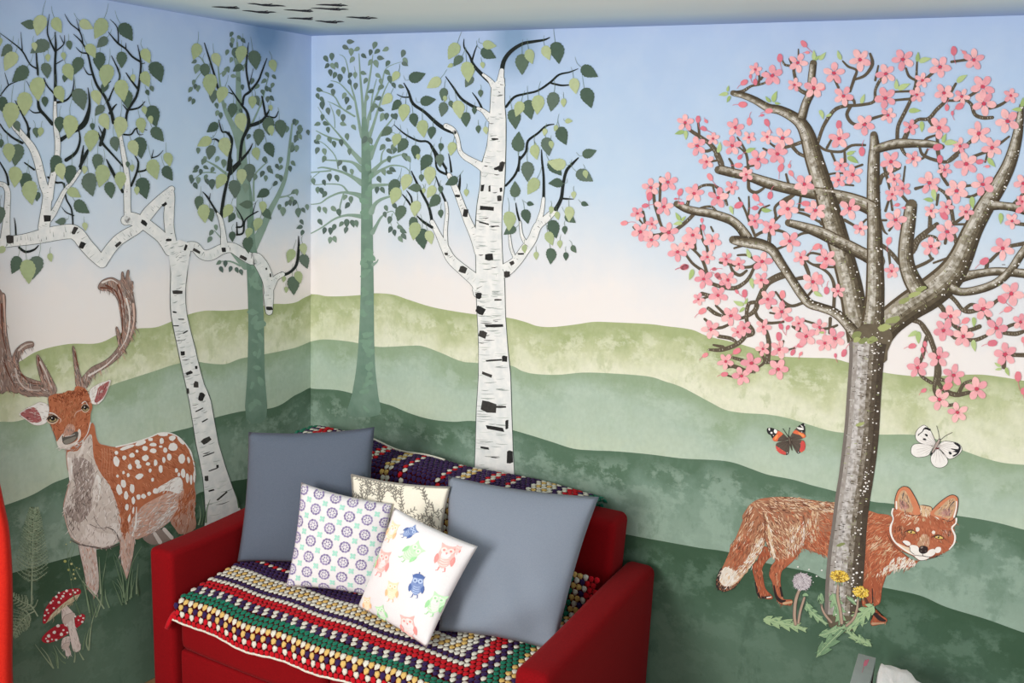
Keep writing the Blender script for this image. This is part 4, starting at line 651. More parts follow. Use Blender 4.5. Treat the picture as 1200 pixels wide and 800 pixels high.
leafC = [(135, 357, 55, -30, 'p'), (232, 360, 82, 110, 'd'), (315, 388, 78, -55, 'p'), (405, 237, 88, -30, 'p'), (428, 285, 62, -40, 'd'), (470, 333, 98, 5, 'p'), (478, 380, 62, -30, 'd'), (390, 307, 30, -60, 'p'), (572, 210, 66, 80, 'p'), (567, 250, 80, 60, 'd'), (541, 305, 32, 10, 'p'), (727, 297, 98, 0, 'd'), (765, 262, 72, 15, 'p'), (843, 245, 72, 20, 'p'), (890, 243, 104, 10, 'd'), (1040, 335, 90, 60, 'd'), (973, 400, 76, 10, 'p'), (1033, 455, 100, 20, 'd'), (358, 440, 62, -10, 'd'), (365, 462, 30, 0, 'p'), (283, 473, 74, 100, 'd'), (355, 510, 70, -10, 'd'), (137, 492, 62, -40, 'd'), (92, 463, 68, -40, 'p'), (175, 525, 84, -10, 'p'), (220, 560, 66, 10, 'd'), (428, 510, 88, 10, 'p'), (395, 488, 38, 20, 'd'), (465, 557, 70, 0, 'd'), (503, 518, 35, 0, 'd'), (533, 437, 36, 0, 'd'), (523, 605, 38, 0, 'd'), (557, 610, 38, 10, 'p'), (263, 600, 84, 5, 'p'), (305, 620, 60, -10, 'd'), (92, 617, 62, -50, 'd'), (140, 655, 66, -20, 'p'), (165, 680, 76, -30, 'd'), (225, 710, 66, 0, 'd'), (240, 735, 30, 0, 'p'), (345, 688, 40, 0, 'd'), (398, 695, 66, -10, 'p'), (277, 760, 84, -30, 'd'), (343, 750, 62, 0, 'd'), (687, 555, 94, 10, 'd'), (712, 508, 76, -20, 'p'), (762, 510, 94, 10, 'd'), (802, 487, 92, -5, 'p'), (870, 473, 92, -10, 'd'), (922, 480, 42, 0, 'p'), (712, 668, 94, 180, 'd'), (790, 710, 72, 10, 'p'), (845, 683, 88, 10, 'd'), (863, 677, 38, 10, 'p'), (917, 633, 90, 20, 'd'), (885, 600, 32, -20, 'p'), (833, 618, 36, -10, 'p'), (945, 568, 36, 90, 'p'), (1040, 718, 70, 110, 'd')]
leafF = [(752, 200, 94, 0, 'd'), (880, 185, 90, 40, 'd'), (893, 165, 88, -100, 'p'), (887, 260, 68, -90, 'd'), (1017, 225, 90, 60, 'd'), (1025, 215, 40, 10, 'p'), (777, 270, 88, -30, 'p'), (693, 290, 76, 180, 'd'), (665, 432, 92, 0, 'p'), (672, 482, 65, -60, 'd'), (745, 412, 70, 15, 'd'), (765, 356, 34, 80, 'd'), (970, 313, 36, 0, 'p'), (1020, 356, 36, 70, 'd'), (947, 400, 72, 0, 'p'), (952, 422, 62, 50, 'd'), (893, 410, 40, 10, 'p'), (863, 383, 36, 0, 'p'), (875, 470, 88, 15, 'd'), (928, 477, 40, 0, 'd'), (857, 515, 68, 20, 'p'), (905, 543, 38, 0, 'p'), (860, 597, 76, 0, 'd'), (932, 600, 40, 0, 'd'), (970, 566, 40, 30, 'd'), (793, 597, 38, 0, 'p'), (740, 565, 40, 0, 'p'), (295, 220, 88, -5, 'p'), (398, 248, 66, -60, 'd'), (125, 275, 84, -30, 'd'), (185, 252, 82, -20, 'p'), (133, 315, 84, -20, 'p'), (225, 282, 62, -90, 'd'), (300, 297, 66, -30, 'p'), (315, 340, 74, -40, 'd'), (158, 397, 78, -20, 'd'), (230, 375, 76, -10, 'p'), (347, 400, 40, 0, 'd'), (213, 445, 66, -20, 'd'), (225, 480, 86, -10, 'p'), (262, 515, 98, 5, 'd'), (293, 510, 66, 15, 'p'), (465, 302, 36, 0, 'p'), (255, 233, 36, 0, 'd'), (345, 287, 36, 0, 'd'), (265, 293, 26, 0, 'p'), (790, 75, 10, 0, 'p')]
P = Paint(on_right, .0017)
for fr, dd in ((C, leafC), (FF, leafF)):
    stems(P, fr, dd, .5, 0); putleaves(P, fr, dd, 1)
tag(P.build('foliage', t), kind='stuff')
# ------------------------------------------------------------------ blossom tree
C1 = Fr(720, 30, 5); C2 = Fr(720, 170, 5); C3 = Fr(960, 30, 5); C4 = Fr(960, 170, 5); C5 = Fr(780, 310, 5); C6 = Fr(960, 310, 5); C7 = Fr(1060, 360, 5.714); C8 = Fr(1080, 200, 5)
BASE = pc(104, 94, 78, v=.14, s=40); BLT = [pc(*c) for c in ((166, 158, 142), (150, 142, 124), (186, 180, 168), (134, 128, 106))]; BDK = [pc(*c) for c in ((72, 62, 50), (58, 50, 42), (88, 76, 60))]; MOSS = [pc(*c) for c in ((150, 158, 104), (132, 140, 92), (166, 174, 116))]
TWG = pc(94, 84, 70, v=.14, s=60); GRYL = [pc(*c) for c in ((196, 192, 188), (210, 207, 204), (176, 170, 164), (158, 152, 146))]
LANES = [(.47, BDK[2]), (.36, paint((146, 138, 122), .1, 50, c2=(176, 168, 154))), (.22, paint((208, 203, 195), .1, 60, c2=(146, 138, 122), lo=.42, hi=.62)), (.05, paint((190, 184, 173), .1, 60, c2=(122, 114, 98), lo=.38, hi=.6)), (-.12, paint((134, 126, 108), .1, 60, c2=(98, 88, 72), lo=.4, hi=.6)), (-.27, paint((100, 90, 74), .1, 60, c2=(78, 70, 56))), (-.42, paint((76, 67, 54), .1, 60, c2=(62, 54, 44)))]
GLANE = [(.47, pc(120, 112, 106)), (.36, paint((176, 170, 164), .1, 60, c2=(148, 140, 134))), (.22, paint((206, 202, 200), .1, 70, c2=(164, 158, 154), lo=.4, hi=.62)), (.06, paint((196, 191, 187), .1, 70, c2=(138, 130, 120), lo=.38, hi=.62)), (-.12, paint((150, 142, 130), .1, 60, c2=(104, 94, 80), lo=.4, hi=.6)), (-.27, paint((98, 88, 76), .1, 60, c2=(80, 71, 60))), (-.42, paint((80, 70, 60), .1, 60, c2=(66, 57, 48)))]
def bough(P, pts, lay=0, dens=1.0, light=BLT, lanes=LANES):
    """a bark covered limb: pale on its upper left flank, dark on the other"""
    P.stroke(pts, BDK[0], lay, grow=.35); P.stroke(pts, BASE, lay+1); Q = cr(pts, 8)
    q0, q1 = Q[0], Q[-1]; tx, ty = q1[0]-q0[0], q1[1]-q0[1]; sg = 1 if (-ty)+.6*tx <= 0 else -1
    for u, m in lanes:
        R = []
        for i, q in enumerate(Q):
            a = Q[max(0, i-1)]; b = Q[min(len(Q)-1, i+1)]; x, y = b[0]-a[0], b[1]-a[1]; l = math.hypot(x, y) or 1
            R.append((q[0]-y/l*q[2]*u*sg, q[1]+x/l*q[2]*u*sg, q[2]*.18))
        P.stroke(R[1:-1] if len(R) > 4 else R, m, lay+2, n=1, cap=False)
    for i in range(len(Q)-1):
        x, y, w = Q[i][:3]; tx, ty = Q[i+1][0]-x, Q[i+1][1]-y; l = math.hypot(tx, ty)
        if l < 1e-4: continue
        tx /= l; ty /= l; nx, ny = -ty*sg, tx*sg
        for _ in range(max(1, int(l*w*.038*dens+rnd.random()))):
            u = rnd.uniform(-.44, .44); v = rnd.random()*l; r = rnd.random()
            c = rnd.choice(light) if u > -.05 and r < .55 else rnd.choice(BDK) if r < .88 else rnd.choice(MOSS)
            px, py = x+tx*v+nx*w*u, y+ty*v+ny*w*u
            if rnd.random() < .5: dx, dy, L = tx, ty, rnd.uniform(1.5, 4)
            else: dx, dy, L = nx, ny, min(4, w*rnd.uniform(.12, .3))
            P.stroke([(px-dx*L/2, py-dy*L/2, .2), (px, py, rnd.uniform(.5, 1.1)), (px+dx*L/2, py+dy*L/2, .2)], c, lay+3, n=1, cap=False)
def dots(P, pts, n, lo, hi, lay=6, r=.95):
    Q = cr(pts, 8)
    for _ in range(n):
        i = rnd.randrange(len(Q)-1); x, y, w = Q[i][:3]; tx, ty = Q[i+1][0]-x, Q[i+1][1]-y; l = math.hypot(tx, ty) or 1; nx, ny = -ty/l, tx/l
        if nx < 0: nx, ny = -nx, -ny
        u = rnd.uniform(lo, hi); q = r*rnd.choice((.6, .8, 1, 1.3)); P.ell(x+nx*w*u+rnd.uniform(-1, 1), y+ny*w*u+rnd.uniform(-2, 2), q, q*.85, 0, WHT, lay, 8)
t = empty('painted_blossom_tree', on_right(988, 730, .0019), 'painted pink blossom tree with a speckled trunk standing in front of the fox', 'painted tree')
TK = [(988, 722, 40), (989, 708, 40), (990, 690, 41), (993, 650, 41), (996, 620, 38.5), (1000, 585, 38), (1004, 560, 38), (1008, 530, 38.5), (1011, 500, 38), (1013.5, 460, 37.5), (1016.5, 420, 38), (1018, 400, 42)]
P = Paint(on_right, .0019)
P.poly([(998, 405), (1000, 392), (1012, 380), (1026, 380), (1040, 384), (1046, 395), (1040, 412), (1036, 425), (1000, 425)], BASE, 1)
bough(P, TK, 0, 1.0, GRYL, GLANE)
for x, y, a, b in ((1004, 392, 6, 4), (1012, 399, 7, 3), (1022, 398, 7, 4), (1036, 384, 8, 4), (1046, 375, 8, 4), (1004, 398, 5, 3), (1060, 352, 7, 3), (1072, 345, 8, 3), (1080, 338, 7, 3), (1008, 497, 6, 2), (985, 638, 6, 2)): P.ell(x, y, a, b, -20, rnd.choice(MOSS), 5, 10, .4)
for _ in range(60):
    q = rnd.choice(cr(TK, 8)); x = q[0]+rnd.uniform(-.5, .3)*q[2]; P.stroke([(x, q[1]), (x+rnd.uniform(2, 6), q[1]+rnd.uniform(-.5, .8))], rnd.choice(BDK), 5, rnd.uniform(.5, 1.3), .2, n=1, cap=False)
dots(P, TK, 110, .12, .46); dots(P, TK, 14, -.3, .1, r=.7)
for x, y, r in ((935, 664, .9), (948, 667, .8), (957, 675, .9), (963, 668, .9), (979, 658, .9), (1005, 660, 1), (1000, 666, 1.1), (1004, 671, 1.3), (1000, 680, 1.2), (998, 684, 1), (994, 682, .8), (945, 676, .5), (953, 682, .5)): P.ell(x, y, r*1.2, r, 0, WHT, 6, 8)
P.build('trunk', t)
LIMBS = [[(1012, 400, 34), (1003, 365, 28), (996, 330, 26), (988, 300, 25), (975, 255, 24), (965, 220, 22), (954, 185, 20), (947, 160, 17), (940, 146, 14), (930, 137, 12), (914, 129, 10), (900, 126, 9), (886, 118, 8), (872, 112, 7), (859, 109, 6)],
 [(939, 140, 10), (944, 122, 9), (950, 108, 9), (951, 92, 8), (953, 74, 7.5)],
 [(1022, 400, 30), (1025, 360, 22), (1026, 330, 20), (1025, 270, 16), (1023.6, 230, 14.5), (1024, 190, 13), (1025, 172, 11), (1024, 158, 8)],
 [(1024, 176, 9), (1036, 172, 10), (1052, 168.5, 11), (1072, 168, 9), (1092, 169, 8), (1104, 172, 5)],
 [(1020, 405, 36), (1040, 380, 32), (1065, 360, 33), (1090, 344, 35), (1112, 325, 33), (1126, 303, 27), (1140, 270, 22), (1155, 242, 20), (1170, 218, 18), (1183, 192, 15), (1191, 165, 12), (1195, 142, 9), (1197, 124, 5)],
 [(1080, 345, 22), (1068, 325, 19), (1062, 305, 17), (1062, 285, 16), (1065, 262, 15), (1068, 240, 13)],
 [(1012, 405, 16), (1000, 388, 13), (988, 374, 11), (976, 365, 10), (962, 360, 9.5), (948, 355, 10), (938, 343, 10), (928, 328, 9.5), (915, 308, 10), (905, 293, 11), (894, 287, 12), (880, 284, 12.5), (866, 282, 11), (859, 281, 9)],
 [(876, 280, 12), (868, 268, 10), (858, 259, 10), (846, 254, 10), (832, 250, 9.5), (818, 248, 9), (805, 245, 8.5), (793, 239, 7)],
 [(1024, 246, 16), (1010, 239, 16), (992, 233, 15), (972, 229, 14.5), (945, 225, 13), (920, 220, 12), (898, 214, 12), (878, 207, 10), (860, 203, 10), (848, 200, 10), (842, 199, 9)],
 [(1028, 306, 18), (1014, 299, 14), (998, 291, 14), (980, 282, 14), (962, 273, 13), (942, 266, 10), (924, 261, 8)],
 [(1112, 330, 14), (1130, 324, 11), (1150, 320, 9), (1170, 318, 9), (1205, 321, 10)], [(1112, 336, 12), (1126, 342, 9), (1148, 339, 9), (1168, 331, 9), (1184, 317, 9), (1194, 302, 9), (1204, 288, 9)], [(1158, 240, 14), (1172, 241, 9), (1188, 243, 9), (1204, 248, 9)]]
P = Paint(on_right, .0016)
for L in LIMBS: bough(P, L, 0, 1.0)
for L, n in ((LIMBS[0][:7], 26), (LIMBS[2][:6], 44), (LIMBS[4], 60), (LIMBS[5], 22), (LIMBS[6][:9], 26), (LIMBS[11], 8)): dots(P, L, n, .05, .42, 6, .85)
P.build('limbs', t)
tw = [(C6, [(545, 325, 28), (590, 340, 28), (620, 380, 34), (645, 420, 32), (668, 480, 30), (690, 560, 32), (695, 640, 44), (680, 690, 28), (675, 740, 20), (705, 795, 16)]), (C6, [(640, 205, 30), (690, 225, 30), (725, 260, 28), (745, 320, 18), (740, 350, 14)]), (C6, [(770, 185, 26), (800, 215, 24), (840, 265, 24), (880, 275, 28), (930, 265, 24), (990, 250, 22), (1050, 205, 20), (1110, 183, 16)]), (C6, [(850, 265, 22), (885, 235, 20), (920, 235, 16)]),
 (C7, [(150, 200, 30), (135, 240, 26), (125, 310, 26), (95, 400, 20), (115, 460, 24), (180, 505, 24)]), (C7, [(215, 480, 30), (255, 545, 30), (340, 585, 34), (430, 570, 26)]), (C7, [(360, 580, 26), (395, 515, 24), (445, 490, 16)]), (C7, [(235, 480, 26), (300, 500, 20)]), (C7, [(240, 610, 20), (290, 655, 24), (340, 645, 18)]), (C6, [(775, 330, 22), (800, 365, 24), (870, 385, 24), (940, 362, 26)]), (C6, [(790, 430, 16), (860, 440, 20), (920, 440, 24), (980, 415, 20)]), (C6, [(740, 385, 14), (790, 430, 14)]), (C6, [(975, 285, 22), (1010, 345, 20), (1040, 370, 14)]), (C6, [(1090, 370, 20), (1140, 350, 20), (1200, 345, 16)]), (C6, [(1085, 400, 24), (1150, 405, 28), (1195, 392, 22)]), (C6, [(1100, 528, 22), (1200, 530, 26)]), (C6, [(1085, 540, 20), (1082, 600, 26)]), (C6, [(1090, 0, 4), (1070, 0, 4)]),
 (C1, [(690, 395, 22), (750, 385, 20), (800, 355, 15), (850, 345, 14), (890, 330, 12), (925, 295, 9)]), (C1, [(840, 345, 14), (850, 305, 14), (835, 270, 10)]), (C1, [(858, 315, 14), (888, 270, 10)]), (C1, [(1120, 395, 26), (1085, 375, 22), (1065, 330, 20), (1052, 275, 18), (1045, 240, 14), (1000, 230, 14), (985, 205, 9)]), (C1, [(1045, 245, 14), (1025, 195, 10)]), (C1, [(1078, 180, 10), (1078, 138, 7)]),
 (C1, [(625, 810, 36), (605, 755, 30), (570, 705, 28), (530, 670, 24), (440, 610, 20), (415, 575, 14)]), (C1, [(585, 715, 16), (545, 735, 18), (500, 730, 14)]), (C1, [(497, 640, 14), (490, 560, 14)]), (C2, [(640, 150, 30), (625, 110, 28), (595, 55, 24)]), (C2, [(608, 88, 14), (560, 97, 12)]), (C2, [(695, 150, 18), (690, 110, 16), (672, 80, 12)]), (C2, [(785, 180, 18), (780, 90, 16), (760, 20, 14), (720, -45, 10)]), (C2, [(770, 50, 12), (740, 20, 10), (700, -5, 7)]), (C2, [(765, 130, 12), (815, 120, 12)]), (C2, [(785, 215, 18), (790, 260, 20), (830, 278, 20), (875, 252, 14)]), (C2, [(1020, 225, 16), (1005, 170, 12)]),
 (C1, [(900, 680, 10), (960, 718, 16), (1030, 705, 20), (1090, 685, 22)]), (C1, [(872, 720, 12), (930, 742, 14), (960, 720, 12)]), (C1, [(1040, 705, 22), (1075, 745, 20), (1115, 765, 20)]),
 (C2, [(270, 190, 16), (268, 260, 16), (265, 330, 14)]), (C2, [(230, 260, 14), (235, 340, 18), (255, 410, 18), (270, 460, 16), (285, 490, 12)]), (C2, [(168, 390, 14), (180, 460, 16)]), (C2, [(140, 430, 12), (165, 460, 10)]), (C2, [(110, 480, 12), (160, 520, 16), (240, 528, 20), (320, 510, 20), (375, 485, 22), (430, 440, 22), (480, 390, 20), (520, 365, 16), (570, 362, 14), (605, 395, 10)]), (C2, [(245, 545, 16), (290, 505, 14)]), (C2, [(425, 360, 22), (440, 310, 18), (475, 265, 16), (525, 235, 16), (590, 240, 18), (635, 285, 18), (660, 350, 14)]), (C2, [(578, 245, 12), (588, 280, 12)]), (C2, [(640, 300, 14), (690, 260, 10)]),
 (C2, [(728, 308, 10), (765, 380, 14), (795, 460, 16), (825, 535, 16)]), (C2, [(787, 302, 10), (788, 370, 12), (782, 430, 10)]), (C2, [(838, 420, 12), (860, 375, 14), (908, 352, 10)]), (C2, [(925, 470, 16), (945, 420, 16), (940, 365, 16), (985, 325, 18), (1030, 300, 18), (1055, 290, 14)]), (C2, [(945, 440, 12), (980, 405, 12), (1015, 385, 8)]), (C2, [(1045, 372, 14), (1130, 382, 16)]), (C2, [(1080, 370, 14), (1092, 300, 14)]), (C2, [(1055, 290, 16), (1000, 335, 14)]), (C2, [(1060, 390, 14), (1130, 410, 16), (1200, 450, 14)]), (C2, [(905, 580, 24), (910, 505, 20)]), (C2, [(825, 532, 18), (870, 508, 18), (950, 498, 18), (1010, 520, 16), (1040, 560, 12)]), (C2, [(1060, 540, 14), (1110, 515, 16), (1200, 512, 16)]), (C2, [(945, 612, 16), (1010, 585, 12)]), (C2, [(545, 620, 16), (540, 595, 16), (515, 550, 14), (505, 470, 10)]), (C2, [(565, 478, 10), (578, 505, 12)]),
 (C2, [(405, 620, 14), (455, 690, 16), (520, 738, 18)]), (C2, [(438, 590, 14), (500, 650, 16), (530, 710, 18), (545, 765, 20)]), (C2, [(470, 570, 14), (475, 610, 16)]), (C2, [(618, 688, 14), (690, 700, 18), (740, 715, 18), (800, 712, 18), (835, 690, 14)]), (C2, [(678, 700, 14), (695, 740, 18), (735, 762, 20), (775, 735, 14)]), (C2, [(825, 700, 16), (800, 755, 16), (765, 805, 18)]), (C2, [(722, 645, 12), (780, 645, 14), (830, 680, 12)]), (C2, [(745, 590, 16), (702, 604, 12)]), (C2, [(1060, 785, 18), (1135, 770, 18), (1130, 720, 16), (1105, 665, 14)]), (C2, [(1120, 660, 14), (1150, 632, 14), (1205, 640, 14)]), (C2, [(1120, 670, 14), (1160, 698, 14), (1205, 700, 12)]),
 (C5, [(690, 60, 44), (640, 80, 42), (595, 110, 38), (565, 160, 34), (540, 215, 30), (525, 265, 28), (480, 300, 22), (430, 318, 16)]), (C5, [(535, 220, 24), (490, 228, 22), (475, 280, 22), (478, 340, 22), (505, 375, 24), (510, 405, 24), (475, 420, 18)]), (C5, [(480, 400, 28), (440, 450, 26), (390, 480, 26), (320, 500, 24), (255, 498, 14)]), (C5, [(335, 482, 20), (280, 470, 12)]), (C5, [(250, 255, 20), (290, 285, 24), (330, 300, 16)]), (C5, [(295, 240, 14), (345, 290, 18)]), (C5, [(228, 318, 14), (265, 350, 18)]), (C5, [(270, 372, 16), (330, 368, 18), (385, 342, 14)]), (C5, [(310, 420, 22), (380, 432, 22), (420, 458, 16)]), (C5, [(525, 275, 18), (545, 315, 18), (600, 342, 18), (690, 335, 14)]), (C5, [(590, 390, 20), (605, 460, 28), (597, 560, 30)]), (C5, [(552, 510, 16), (580, 565, 18), (545, 600, 14)]), (C5, [(590, 572, 22), (660, 568, 18)]), (C5, [(395, 545, 18), (450, 560, 22)]), (C5, [(350, 600, 22), (400, 595, 24), (470, 622, 22), (520, 630, 14)]), (C5, [(365, 650, 12), (400, 660, 10)]), (C5, [(260, 108, 20), (330, 130, 24), (400, 138, 26), (450, 115, 22), (490, 75, 20), (525, 0, 16)]), (C5, [(212, 170, 24), (260, 180, 18)]), (C5, [(215, 200, 14), (255, 185, 14)]), (C5, [(645, 160, 12), (690, 215, 16), (740, 242, 18), (800, 225, 18)]), (C5, [(690, 250, 14), (760, 238, 14)]), (C5, [(830, 185, 14), (862, 148, 14)]), (C5, [(612, 250, 12), (650, 262, 10)]), (C5, [(612, 282, 12), (650, 290, 10)]), (C5, [(805, 325, 12), (870, 345, 14)]), (C5, [(745, 362, 16), (785, 392, 14)]), (C5, [(788, 380, 10), (790, 355, 10)]), (C5, [(830, 412, 14), (900, 382, 16), (960, 372, 16), (1005, 355, 14)]), (C5, [(960, 400, 16), (965, 315, 20)]), (C5, [(690, 448, 14), (672, 485, 14)]), (C5, [(690, 508, 12), (755, 488, 10)]), (C5, [(745, 88, 16), (790, 75, 16), (845, 70, 14)]), (C5, [(805, -20, 14), (835, 50, 16)]), (C5, [(860, 0, 12), (920, 25, 16), (965, 65, 18), (988, 130, 20), (985, 250, 20)]), (C5, [(1010, 170, 14), (1045, 225, 18), (1052, 290, 20)]), (C5, [(900, 10, 12), (985, 15, 12)]),
 (C3, [(-10, 690, 20), (20, 600, 20), (60, 530, 22), (100, 487, 22), (160, 470, 20), (240, 465, 18), (320, 445, 18), (328, 380, 16), (350, 330, 18), (375, 300, 12)]), (C3, [(185, 470, 20), (162, 520, 20), (188, 568, 20), (240, 580, 18), (310, 545, 18), (385, 522, 14)]), (C3, [(165, 470, 14), (165, 435, 16), (200, 435, 18), (208, 470, 14)]), (C3, [(180, 385, 16), (205, 310, 18), (218, 262, 14), (170, 240, 14), (138, 208, 10)]), (C3, [(210, 315, 14), (270, 290, 18), (312, 225, 20), (298, 165, 14)]), (C3, [(112, 362, 16), (85, 305, 12)]), (C3, [(328, 320, 14), (346, 235, 10)]), (C3, [(440, 388, 12), (530, 384, 14)]), (C3, [(440, 437, 14), (545, 428, 16)]), (C3, [(457, 675, 22), (462, 590, 22), (500, 510, 22), (540, 425, 20), (565, 340, 16), (573, 210, 10)]), (C3, [(560, 318, 14), (525, 295, 16), (508, 250, 12)]), (C3, [(600, 330, 16), (650, 290, 18), (700, 245, 14)]), (C3, [(775, 212, 16), (865, 200, 16)]), (C3, [(495, 675, 34), (525, 610, 24), (575, 552, 20), (640, 545, 22), (690, 490, 22), (740, 440, 20), (800, 340, 14)]), (C3, [(640, 550, 18), (668, 595, 14)]), (C3, [(690, 650, 18), (700, 760, 20)]), (C3, [(612, 682, 16), (635, 658, 16), (690, 640, 12)]), (C3, [(740, 440, 14), (840, 432, 18), (930, 380, 18)]), (C3, [(850, 430, 18), (890, 460, 20), (912, 520, 22), (960, 540, 22), (1015, 538, 20)]), (C3, [(1000, 485, 16), (1060, 465, 18), (1115, 430, 12)]), (C3, [(460, 148, 12), (482, 175, 12)]), (C3, [(1060, 690, 16), (1112, 650, 12)]), (C3, [(900, 768, 18), (990, 735, 18)]), (C3, [(1000, 700, 12), (1003, 660, 10)]), (C3, [(985, 750, 12), (972, 800, 10)]), (C3, [(930, 640, 18), (880, 685, 20), (800, 755, 22), (755, 795, 22)]), (C3, [(-5, 700, 14), (40, 730, 16), (130, 738, 16), (190, 702, 16), (268, 700, 14)]), (C3, [(70, 740, 14), (95, 800, 14)]), (C3, [(148, 740, 14), (152, 800, 16)]), (C3, [(45, 715, 16), (75, 660, 12)]),
 (C4, [(475, 0, 24), (500, 50, 18), (535, 72, 12)]), (C4, [(588, 10, 14), (605, 55, 18), (670, 85, 20), (750, 98, 20), (810, 60, 16)]), (C4, [(635, 25, 12), (610, 75, 14), (590, 80, 8)]), (C4, [(690, 30, 16), (705, 110, 18), (718, 175, 20), (752, 232, 18)]), (C4, [(840, 242, 18), (895, 235, 14)]), (C4, [(825, 290, 16), (890, 302, 18), (960, 265, 14)]), (C4, [(565, 255, 20), (610, 242, 12)]), (C4, [(690, 250, 16), (740, 285, 20), (768, 345, 22), (785, 445, 22)]), (C4, [(698, 290, 14), (688, 350, 14)]), (C4, [(650, 415, 22), (648, 490, 26)]), (C4, [(545, 620, 40), (570, 560, 34), (620, 515, 32), (690, 462, 24)]), (C4, [(780, 465, 18), (825, 435, 18), (870, 395, 12)]), (C4, [(740, 465, 14), (875, 463, 14)]), (C4, [(790, 520, 18), (805, 580, 26), (812, 620, 24)]), (C4, [(742, 550, 18), (738, 575, 18)]), (C4, [(560, 610, 26), (585, 560, 24), (640, 532, 16), (690, 548, 14), (700, 605, 12)]), (C4, [(655, 660, 16), (638, 630, 14)]), (C4, [(555, 720, 20), (620, 692, 20), (665, 665, 16)]), (C4, [(670, 690, 12), (748, 662, 14)]), (C4, [(350, 220, 34), (370, 180, 26), (420, 155, 24), (468, 132, 22)]), (C4, [(380, 130, 18), (400, 205, 16), (412, 255, 14)]), (C4, [(503, 125, 10), (492, 215, 12)]), (C4, [(388, 385, 16), (408, 320, 14)]), (C4, [(420, 320, 12), (428, 380, 14)]), (C4, [(475, 285, 18), (520, 335, 18)]), (C4, [(358, 440, 14), (392, 440, 14)]), (C4, [(362, 450, 14), (378, 500, 14), (398, 522, 8)]), (C4, [(410, 500, 14), (428, 478, 10)]), (C4, [(355, 580, 26), (410, 620, 24), (470, 690, 28)]), (C4, [(408, 630, 16), (416, 710, 12)]),
 (C4, [(0, 185, 14), (90, 165, 12), (165, 168, 10)]), (C4, [(210, 130, 14), (252, 115, 14)]), (C4, [(138, 230, 12), (200, 236, 12)]), (C4, [(148, 438, 18), (200, 468, 16), (225, 480, 12)]), (C4, [(245, 465, 14), (275, 435, 12)]), (C4, [(0, 445, 16), (14, 465, 14)]), (C4, [(18, 490, 14), (55, 468, 12)]), (C4, [(50, 715, 12), (88, 715, 12)]),
 (C8, [(535, 200, 22), (575, 160, 20), (605, 120, 16)]), (C8, [(525, 440, 22), (605, 425, 24)]), (C8, [(400, 530, 20), (450, 480, 18)]), (C8, [(375, 600, 26), (385, 540, 22)]), (C8, [(550, 310, 20), (605, 315, 22)])]
P = Paint(on_right, .0012)
for fr, pts in tw:
    q = fr(pts); P.stroke(q, TWG, 0)
    if max(p[2] for p in q) > 4.2:
        for _ in range(len(cr(q, 4))):
            s = rnd.choice(cr(q, 4)); P.stroke([(s[0]-s[2]*.2, s[1]-1, .2), (s[0]-s[2]*.15, s[1], .8), (s[0]-s[2]*.1, s[1]+1.2, .2)], rnd.choice(BLT), 1, n=1, cap=False)
P.build('twigs', t)
LFG = [pc(*c) for c in ((168, 190, 124), (156, 180, 116), (180, 198, 140))]
P = Paint(on_right, .0026)
for fr, dd in ((C1, [(665, 370, 170, 38), (640, 402, -80, 58), (668, 430, -25, 44), (900, 432, -140, 46), (940, 418, 160, 70), (955, 455, 80, 36), (1168, 175, 180, 60), (1190, 190, 130, 44), (383, 627, -75, 60), (417, 640, 0, 56), (612, 715, 170, 64), (797, 730, 110, 62)]), (C2, [(372, 420, -150, 56), (372, 460, -80, 56), (405, 432, 140, 40), (685, 380, 20, 54), (890, 380, 85, 62), (785, 635, -160, 60), (450, 755, -15, 66)]), (C3, [(118, 175, -160, 60), (18, 180, 140, 60), (255, 430, 160, 60), (577, 185, 175, 60), (618, 203, 105, 76), (452, 345, 180, 62), (495, 358, 115, 80), (835, 312, 125, 76), (557, 500, 90, 72), (600, 590, 0, 66), (733, 660, 160, 58), (770, 688, 92, 80), (12, 520, 20, 60), (55, 525, -70, 40), (1190, 450, 170, 60), (1160, 492, -90, 60)]), (C4, [(185, 45, 110, 56), (195, 87, 60, 76), (675, 290, 10, 74), (640, 322, -100, 60), (1008, 100, 40, 70), (898, 335, 5, 74), (1062, 428, 0, 66)]), (C5, [(150, 58, -20, 64), (506, 108, 10, 64), (430, 225, -110, 66), (470, 215, 160, 40), (447, 265, -50, 44), (893, 172, 60, 60), (915, 397, -90, 34)]), (C6, [(582, 425, 0, 74), (548, 405, -60, 64), (905, 335, 0, 60), (908, 472, 10, 72), (1047, 585, -120, 44), (1050, 612, -80, 40), (1103, 625, 20, 54)])):
    for x, y, a, L in dd: cx, cy = fr.p(x, y); P.leaf(cx, cy, L/5, a, rnd.choice(LFG), rnd.choice((0, 1)), .42, False)
tag(P.build('foliage', t), kind='stuff')
PK = [pc(*c) for c in ((236, 174, 178), (231, 162, 170), (240, 186, 186), (225, 153, 164))]; PKB = [pc(*c) for c in ((224, 130, 142), (232, 146, 152), (216, 120, 136))]; PKC = pc(198, 76, 98)
